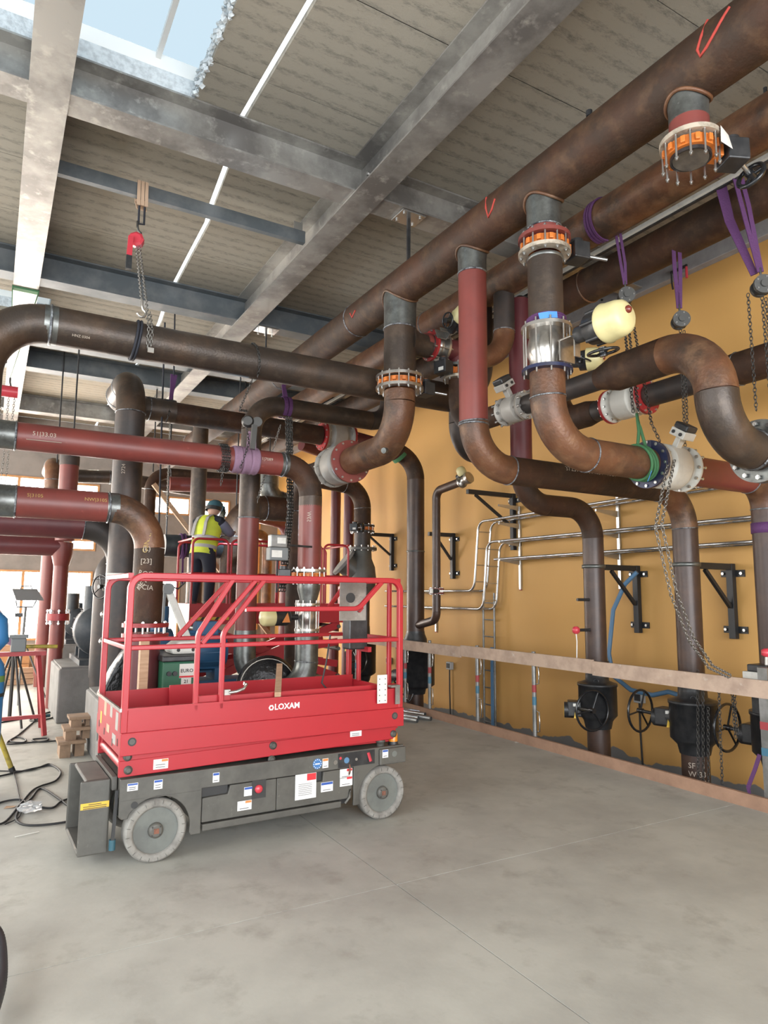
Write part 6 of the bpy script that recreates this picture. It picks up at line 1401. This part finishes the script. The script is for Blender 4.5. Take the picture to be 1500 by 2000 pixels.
# multi-valve tree with thin wheels left of the lift
q0 = U(208, 1230, Y=8.9); t = thing('valve_tree', 'cluster of small valves and gauges left of the lift rails', 'valve', (q0.x, 8.9, .7)); o_ = (q0.x, 8.9, .7)
MB(o_).tube([(q0.x, 8.9, .7), (q0.x, 8.9, 1.75), (q0.x+.02, 8.9, 1.95)], .022, 10).build('standpipe', 'steel', t)
for k in range(6): MB(o_).lathe((q0.x+.03*(-1)**k, 8.88, .92+.16*k), (.9*(-1)**k, -.3, .1), [(-.05, .02), (-.03, .045), (.03, .045), (.05, .02)], 14).build('small_valve', 'steel', t)
handwheel(t, (-.10, -.05, 1.03), (.8, .5, 0), .14, rim=.010); handwheel(t, (.32, -.3, .42), (.85, .5, 0), .14, rim=.010)
MB(o_).cyl((q0.x+.10, 8.8, 1.15), (q0.x+.10, 8.8, 1.55), .03, n=12).build('sight_tube', 'off_white', t)
t = thing('tool_rig', 'dark cylindrical tank behind the left corner of the lift', 'tank', (1.62, 8.9, 0)); MB((1.62, 8.9, 0)).lathe((1.72, 8.95, 0), (0, 0, 1), [(0, .26), (1.72, .26), (1.78, .2)], 28).build('tank', 'pump_black', t); MB((1.62, 8.9, 0)).lathe((1.72, 8.95, 1.60), (0, 0, 1), [(0, .262), (.06, .262)], 28).build('band', 'lamp_grey', t)

# far pipes at the left
def farpipe(label, pts, r, R, m, em=None, name='far_pipe'):
    t = thing(name, label, 'pipe', pts[0]); run(t, pts, r, R, m, em, n=24); P = [V(p) for p in pts]; lo = min(P, key=lambda p: p.z)
    if lo.z < 1.3: MB(P[0]).cyl((lo.x, lo.y, 0), (lo.x, lo.y, lo.z+.02), r*.9, n=20).build('foot', m if isinstance(m, str) else m[-1], t)
    else:
        hi = max(P, key=lambda p: p.z); MB(P[0]).cyl((hi.x+.03, hi.y, hi.z), (hi.x+.03, hi.y, ZC), .012, n=8).build('hanger_rod', 'black', t)
    return t
p = U(235, 1110, Y=8.45)
farpipe('dark elbow pipe below the lower red pipe at the left', [(-.6, 8.45, 2.42), (p.x, 8.45, 2.42), (p.x, 8.45, .3)], .155, .42, ['maroon', 'dark_pipe'], 'dark_pipe')
p = U(205, 1150, Y=9.45); farpipe('dark round pipe end rising behind the lower left elbow', [(p.x+.02, 9.45, .6), (p.x+.02, 9.45, 2.05), (p.x+.5, 9.6, 2.2)], .16, .3, 'dark_pipe')
p = U(120, 1100, Y=11.2); t = farpipe('far red pipe narrowing above a bolted flange, left of the plinths', [(p.x, 11.2, .85), (p.x, 11.2, 2.05)], .105, .2, 'primer'); o_ = V((p.x, 11.2, .85))
ring(t, 'reducer', (p.x, 11.2, 2.05), (0, 0, 1), [(0, .105), (.18, .15), (.35, .15)], 'primer'); MB(o_).cyl((p.x, 11.2, 2.34), (-.5, 11.2, 2.34), .145, n=24).build('pipe', 'maroon', t)
zf_ = U(110, 1205, Y=11.2).z; ring(t, 'flange', (p.x, 11.2, zf_), (0, 0, 1), [(-.05, .16), (.05, .16)], 'flange_red')
for k in range(8):
    w = 2*PI*k/8; inst('bolt', hexbolt(.02, .22), t, T(.14*math.cos(w), .14*math.sin(w), zf_-.85))
p2_ = U(93, 1150, Y=13.8); farpipe('second far red pipe beside the window film', [(p2_.x, 13.8, .2), (p2_.x, 13.8, 2.5)], .14, .3, 'primer')
p = U(134, 935, Y=10.8); t = farpipe('far red upright pipe with dark cap under the long red line', [(p.x, 10.8, 2.4), (p.x, 10.8, 3.5)], .13, .3, 'primer'); ring(t, 'dark_top', (p.x, 10.8, 3.5), (0, 0, 1), [(0, .135), (.2, .135), (.4, .12)], 'dark_pipe')
p = U(106, 925, Y=12.2); farpipe('rusty far upright pipe with rounded top, upper left', [(p.x, 12.2, 2.4), (p.x, 12.2, 3.75), (p.x, 13.1, 3.75)], .14, .28, 'rust_orange')
farpipe('far brown cross pipe in front of the upper windows', [(U(150, 935, Y=13).x, 13, U(150, 930, Y=13).z), (U(215, 940, Y=13).x, 13, U(215, 932, Y=13).z), (3.4, 13, 3.62)], .12, .2, 'mill')
q1, q2 = U(292, 990, Y=12.4), U(300, 922, Y=12.4)
farpipe('slim rusty arch pipe behind the dark upright', [(q1.x, 12.4, 1.4), (q1.x, 12.4, q2.z), (q1.x+1.6, 12.4, q2.z)], .10, .32, 'rust')
p = U(386, 990, Y=10.95); farpipe('far grey brown upright pipe behind the welder', [(p.x, 10.95, .4), (p.x, 10.95, 4.4)], .125, .3, 'mill')
q1 = U(440, 1040, Y=10.3); farpipe('brown elbow pipe the welder is working on', [(q1.x+.20, 10.52, 1.5), (q1.x+.20, 10.52, 3.05), (q1.x+1.4, 10.55, 3.05)], .20, .50, 'rust')
q1, q2 = U(340, 1055, Y=10.6), U(372, 1055, Y=10.6); t = farpipe('thick dark horizontal pipe with purple slings beside the welder', [(q1.x-.15, 10.6, 2.38), (q2.x+.5, 10.6, 2.38)], .17, .3, 'pump_black')
s = thing('lifting_sling', 'thin purple sling on the dark pipe beside the welder', 'sling', (q2.x-.15, 10.6, 2.38))
for k in range(2): MB((q2.x-.15, 10.6, 2.38)).torus((q2.x-.15+.05*k, 10.6, 2.38), (1, 0, 0), .18, .02, 24, 6).build('strap_turn', 'strap_purple', s)
MB((q2.x-.15, 10.6, 2.38)).ribbon([(q2.x-.15, 10.42, 2.30), (q2.x-.14, 10.42, 1.8)], .03, .01, (1, 0, 0)).build('strap_leg', 'strap_purple', s)
pa, pb = U(315, 965, Y=11.8), U(365, 1030, Y=11.8); t = thing('timber_brace', 'slanting timber brace in front of the bright window behind the welder', 'timber', pa); MB(pa).bar(pa+(pa-pb)*.3, pb+(pb-pa)*(pb.z/(pa.z-pb.z)), .07, .07).build('brace', 'timber', t)
farpipe('far red cross pipe above the welder', [(U(330, 945, Y=12.0).x, 12.0, U(330, 945, Y=12.0).z), (U(470, 960, Y=12.0).x, 12.0, U(470, 950, Y=12.0).z)], .13, .3, 'primer')
farpipe('shiny elbow held by a green sling behind the long red pipe', [(4.3, 11.8, 4.05), (4.3, 11.8, 3.4), (5.1, 11.9, 3.3)], .19, .3, 'bare')
p = U(553, 1068, Y=6.35); t = thing('junction_box', 'grey electrical box with two label plates left of the red primed leg', 'box', (p.x, 6.5, p.z))
MB().bb(-.10, .10, -.05, .06, -.13, .0).build('lower_housing', 'lamp_grey', t, bev=.01); MB().bb(-.09, .09, -.04, .05, .001, .13).build('upper_housing', 'tube_galv', t, bev=.01)
MB().bb(-.08, .03, -.0525, -.0505, -.10, -.03).build('label_plate', 'off_white', t); MB().bb(-.02, .07, -.0425, -.0405, .04, .10).build('label_plate', 'off_white', t); MB().bar((.08, 0, .03), (x1_-p.x, .1, .03), .03, .02).build('support_arm', 'black', t)
MB().cyl((0, 0, -.13), (0, 0, -.45), .012, n=8).build('cable', 'rubber', t)
p = U(1147, 703, Y=4.35); t = thing('valve_actuator', 'smaller cream domed actuator half hidden behind the big one', 'actuator', p, (.55, -.83, 0), (0, 0, 1))
MB().lathe((0, 0, -.16), (0, 0, 1), [(0, .05), (.08, .06), (.09, .09), (.16, .095)], 24).build('actuator_body', 'black', t); MB().lathe((0, 0, 0), (0, 0, 1), [(0, .11), (.08, .105), (.12, .09), (.14, .06), (.145, 0)], 28, (True, False)).build('dome', 'cream', t)
MB().lathe((0, .0, .142), (0, 0, 1), [(0, .02), (.015, .018), (.02, 0)], 14, (True, False)).build('sight_cap', 'cap_red', t); handwheel(t, (-.02, .10, -.05), (1, .1, .3), .10, spokes=2, rim=.009)
MB().bar((0, 0, -.1), (0, -.25, -.3), .05, .03).build('bracket', 'steel', t)

# ================================================================ LEFT FOREGROUND AND FLOOR
# blue gas bottle at the left edge
q0 = U(-16, 1300, Y=6.6)
t = thing('gas_bottle', 'blue gas bottle with a green stripe cut by the left edge', 'bottle', (q0.x, 6.6, 0)); o_ = (q0.x, 6.6, 0); xr_ = U(12, 1290, Y=6.6).x
rb = .12; cx = xr_-rb
MB(o_).lathe((cx, 6.6, 0), (0, 0, 1), [(0, rb*.95), (.02, rb), (.98, rb), (1.06, rb*.9), (1.12, rb*.6), (1.15, .04)], 28).build('shell', 'bottle_blue', t)
MB(o_).lathe((cx, 6.6, .92), (0, 0, 1), [(0, rb+.001), (.05, rb+.001)], 28, (False, False)).build('stripe', 'stripe_green', t); MB(o_).lathe((cx, 6.6, 1.14), (0, 0, 1), [(0, .03), (.06, .03), (.06, .05), (.12, .045)], 16).build('valve', 'steel', t)
MB(o_).lathe((cx, 6.6, .80), (0, 0, 1), [(0, rb+.0015), (.03, rb+.0015)], 28, (False, False)).build('band', 'ink', t)
t = thing('blue_jacket', 'blue jacket sleeve hung beside the gas bottle at the left edge', 'jacket', (cx-.05, 6.9, 1.2)); MB((cx-.05, 6.9, 1.2)).tube([(cx-.16, 6.9, 1.52), (cx-.08, 6.9, 1.50), (cx+.03, 6.88, 1.38), (cx+.05, 6.87, 1.24), (cx+.0, 6.87, 1.15)], [.06, .09, .10, .09, .06], 14).build('sleeve', 'bottle_blue', t)
# yellow tripod leg
pa, pb = U(-10, 1420, Y=5.6), U(25, 1508, Z=.0); t = thing('tripod_leg', 'yellow telescopic leg with black foot entering at the left edge', 'leg', pb)
pa = U(-14, 1405, Y=pb.y+.02); MB(pb).cyl(pb+(pa-pb)*.08, pb+(pa-pb)*2.2, .022, n=14).build('tube', 'yellow_leg', t); MB(pb).cyl(pb+V((0, 0, .003)), pb+(pa-pb)*.09, .026, n=14).build('foot', 'rubber', t)
# black corrugated hose at the lower left corner
t = thing('corrugated_hose', 'black corrugated hose curving in at the lower left corner', 'hose', U(-20, 1900, Z=.05)); o_ = U(-20, 1900, Z=.05)
cs = [U(-32, 1800, Z=.13), U(-8, 1830, Z=.11), U(-2, 1880, Z=.075), U(-6, 1930, Z=.06), U(-24, 1990, Z=.06)]
pth = []
for k in range(len(cs)-1):
    for j in range(18):
        s_ = j/18; p0 = cs[max(k-1, 0)]; p1 = cs[k]; p2 = cs[k+1]; p3 = cs[min(k+2, len(cs)-1)]
        pth.append(.5*((2*p1)+(p2-p0)*s_+(2*p0-5*p1+4*p2-p3)*s_**2+(3*p1-p0-3*p2+p3)*s_**3))
MB(o_).tube(pth, [.030 if k % 2 else .034 for k in range(len(pth))], 16).build('hose', 'hose', t)
# cables on the floor
def spline(pts, n=10):
    out = []
    for k in range(len(pts)-1):
        for j in range(n):
            s_ = j/n; p0 = pts[max(k-1, 0)]; p1 = pts[k]; p2 = pts[k+1]; p3 = pts[min(k+2, len(pts)-1)]
            out.append(.5*((2*p1)+(p2-p0)*s_+(2*p0-5*p1+4*p2-p3)*s_**2+(3*p1-p0-3*p2+p3)*s_**3))
    return out+[pts[-1]]
def cable(label, px, r=.008, z=.009):
    P = [U(x, y, Z=z) for x, y in px]; t = thing('power_cable', label, 'cable', P[0]); MB(P[0]).tube(spline(P), r, 8).build('cable', 'rubber', t); return t
cable('black cable from the left edge looping to the lift step, nearest one', [(-20, 1612), (10, 1605), (40, 1570), (62, 1545), (80, 1535), (108, 1525), (118, 1508), (100, 1495), (70, 1500), (35, 1508), (-20, 1520)])
cable('black cable making a wide loop in front of the lift step', [(150, 1555), (120, 1565), (100, 1578), (60, 1572), (40, 1562), (10, 1565), (-20, 1575)])
cable('black cable lying nearest the camera before the lift step', [(158, 1590), (130, 1605), (60, 1612), (32, 1602), (38, 1580), (60, 1560), (80, 1540), (115, 1560), (150, 1588)])
cable('thin black cable crossing from the left edge to the tripod foot', [(-20, 1505), (20, 1506), (60, 1504), (95, 1492), (110, 1500)], .006)
cable('thin black cable running down beside the plastic bag', [(27, 1510), (35, 1545), (40, 1590), (10, 1610)], .005)
cable('long black cable running from the middle plinth to the left edge', [(105, 1388), (70, 1398), (30, 1406), (-20, 1414)], .009)
cable('black cable with loops on the floor beside the pallet blocks', [(108, 1385), (105, 1400), (75, 1408), (58, 1406), (80, 1396), (40, 1432), (20, 1447), (45, 1450), (50, 1444), (30, 1440), (14, 1453), (60, 1450), (90, 1447), (92, 1442), (64, 1444), (75, 1449), (118, 1446)], .008)
q0 = U(83, 1399, Z=.03); t = thing('cable_plug', 'dark green cable connector lying on the floor near the plinth', 'plug', q0); MB(q0).box(q0, (.07, .12, .06)).cyl(q0, q0+V((.09, .03, 0)), .022, n=10).build('housing', 'helmet', t, bev=.012)
# clear plastic bag, paper scraps
q0 = U(58, 1586, Z=.0); t = thing('plastic_bag', 'crumpled clear plastic bag on the floor among the cables', 'bag', q0)
bm_ = bmesh.new(); bmesh.ops.create_icosphere(bm_, subdivisions=3, radius=.07)
for v in bm_.verts:
    f_ = 1+.28*math.sin(v.co.x*90+v.co.y*50)*math.cos(v.co.z*70+v.co.y*40); v.co = V((v.co.x*1.15*f_, v.co.y*f_, max(-.03, v.co.z*.55*f_)))
me_ = bpy.data.meshes.new('bag'); bm_.to_mesh(me_); bm_.free(); me_.materials.append(MATS['pvc']); inst('film', me_, t, T(0, 0, .036))
for k, (px, py) in enumerate(((87, 1429), (18, 1577), (1010, 1450), (45, 1633))):
    q0 = U(px, py, Z=.002); t = thing('paper_scrap', ('white paper scrap on the floor behind the cables', 'small brown offcut near the left edge', 'small torn cement bag scrap beside the edge board', 'thin pale straw on the floor near the left edge')[k], 'scrap', q0)
    MB(q0).add([q0+V((-.04, -.02, 0)), q0+V((.03, -.03, .004)), q0+V((.05, .02, .002)), q0+V((-.02, .03, .006))], [(0, 1, 2, 3)]).build('scrap', ('white', 'timber', 'off_white', 'off_white')[k], t) if k != 3 else MB(q0).tube([q0+V((-.05, 0, .003)), q0+V((.1, .04, .003))], .003, 5).build('scrap', 'off_white', t)
# pallet blocks stacked beside the plinth
q0 = U(130, 1475, Z=0); 
for k, (px, py, w, d_, z0, h_, lb) in enumerate(((137, 1478, .24, .22, 0, .16, 'lowest pallet block of the small timber stack'), (148, 1455, .26, .2, .16, .12, 'middle pallet block of the small timber stack'), (155, 1440, .24, .16, .28, .10, 'top pallet block of the small timber stack'))):
    p = U(px, 1478, Z=0); x_, y_ = .72+.05*k, 7.85+.05*k; t = thing('pallet_block', lb, 'timber', (x_, y_, z0), group='pallet blocks beside the plinth')
    MB((x_, y_, z0)).bb(x_-.02, x_+w, y_-.1, y_+d_, z0+h_-.028, z0+h_).build('board', 'pallet', t); MB((x_, y_, z0)).bb(x_, x_+.10, y_-.08, y_+d_-.02, z0, z0+h_-.028).build('block', 'pallet', t); MB((x_, y_, z0)).bb(x_+w-.1, x_+w-.01, y_-.06, y_+d_-.02, z0, z0+h_-.028).build('block', 'pallet', t)
# work lamp on a tripod
q0 = U(52, 1160, Y=12.0); zb_ = 0; t = thing('work_lamp', 'flat work lamp on a thin tripod before the bright windows', 'lamp', (q0.x, 12.0, 0)); o_ = (q0.x, 12.0, 0); zl = q0.z
MB(o_).prism([(q0.x-.20, 11.98, zl+.06), (q0.x+.14, 11.98, zl+.06), (q0.x+.24, 11.90, zl-.10), (q0.x-.14, 11.90, zl-.10)], (0, .04, .02)).build('lamp_head', 'lamp_grey', t)
MB(o_).tube([(q0.x-.09, 11.98, zl+.07), (q0.x-.08, 11.98, zl+.12), (q0.x+.06, 11.98, zl+.12), (q0.x+.07, 11.98, zl+.07)], .010, 6).build('handle', 'lamp_grey', t)
MB(o_).tube([(q0.x-.14, 11.97, zl-.1), (q0.x-.12, 11.97, zl-.2), (q0.x+.1, 11.97, zl-.2), (q0.x+.14, 11.97, zl-.1)], .012, 6).build('yoke', 'lamp_grey', t)
MB(o_).cyl((q0.x-.02, 12.0, .55), (q0.x, 11.98, zl-.2), .02, n=10).build('pole', 'lamp_grey', t)
for k in range(3):
    w = .5+k*2*PI/3; MB(o_).tube([(q0.x-.02, 12.0, 1.0), (q0.x-.02+.45*math.cos(w), 12+.45*math.sin(w), .012)], .013, 6).build('leg', 'lamp_grey', t)
MB(o_).bb(q0.x-.14, q0.x-.03, 11.97, 12.0, 1.28, 1.34).build('clamp_knob', 'black', t)
# red trestle with vice and bending wheel
q0 = U(52, 1335, Z=0); ty = 9.3; xr0 = U(85, 1290, Y=ty).x; zt2 = U(60, 1272, Y=ty).z
t = thing('trestle_bench', 'red steel trestle bench with splayed legs at the left', 'bench', (xr0-.5, ty, 0)); o_ = (xr0-.5, ty, 0)
MB(o_).bb(xr0-1.1, xr0+.02, ty-.05, ty+.05, zt2-.05, zt2).build('top_bar', 'trestle', t)
for x in (xr0-.06, xr0-1.0):
    for s in (-1, 1): MB(o_).bar((x, ty, zt2-.05), (x+.10, ty+s*.30, .012), .045, .045).build('leg', 'trestle', t)
MB(o_).bar((xr0-1.0, ty-.2, .22), (xr0+.02, ty-.2, .22), .04, .04).build('stretcher', 'trestle', t)
t = thing('bench_vice', 'grey vice with a yellow handled bar standing on the red trestle', 'vice', (xr0-.28, ty, zt2)); o_ = (xr0-.28, ty, zt2)
MB(o_).bb(xr0-.36, xr0-.20, ty-.06, ty+.06, zt2, zt2+.16).build('vice_body', 'lamp_grey', t, bev=.01); MB(o_).bb(xr0-.38, xr0-.18, ty-.08, ty+.04, zt2+.16, zt2+.20).build('jaw', 'lamp_grey', t); MB(o_).cyl((xr0-.20, ty-.03, zt2+.06), (xr0+.14, ty-.03, zt2+.05), .022, n=12).build('grip_bar', 'yellow_leg', t)
t = thing('bending_wheel', 'brown handwheel of the pipe bender behind the gas bottle', 'handwheel', (xr0-.62, ty+.1, zt2)); 
handwheel(t, (0, 0, .36), (.35, -1, 0), .17, 'trestle', 2, rim=.016); MB().cyl((0, 0, 0), (0, 0, .3), .04, n=12).build('pedestal', 'trestle', t); MB().bar((.0, .0, .25), (.36, -.05, .06), .08, .07).build('bender_arm', 'strap_pale', t)
t = thing('folding_stand', 'black folding tripod stand under the vice', 'stand', (xr0-.3, ty+.6, 0)); o_ = (xr0-.3, ty+.6, 0)
for k in range(4):
    w = .4+k*PI/2; MB(o_).cyl((xr0-.3+.04*math.cos(w), ty+.6+.04*math.sin(w), zt2-.08), (xr0-.3+.33*math.cos(w), ty+.6+.33*math.sin(w), .01), .014, n=8).build('leg', 'chain_dark', t)
MB(o_).cyl((xr0-.3, ty+.6, .1), (xr0-.3, ty+.6, zt2-.06), .022, n=10).build('column', 'chain_dark', t)
# timber boxes along the far windows
for k, (x0_, x1_b, y_, z1_b, m, lb) in enumerate(((-.3, .75, 15.2, .45, 'frame_wood', 'orange timber crate under the far windows'), (.0, .8, 14.4, .30, 'timber', 'low pale timber crate in front of the far windows'), (-.2, .9, 15.9, .62, 'timber', 'stack of boards leaning below the far windows'))):
    t = thing('timber_crate', lb, 'crate', ((x0_+x1_b)/2, y_, 0)); o_ = ((x0_+x1_b)/2, y_, 0); n_ = 3
    for j in range(n_): MB(o_).bb(x0_, x1_b, y_-.25, y_-.22, z1_b*j/n_+.01, z1_b*(j+1)/n_).build('board', m, t)
    MB(o_).bb(x0_, x1_b, y_-.22, y_+.25, 0, z1_b-.04).build('body', m, t)
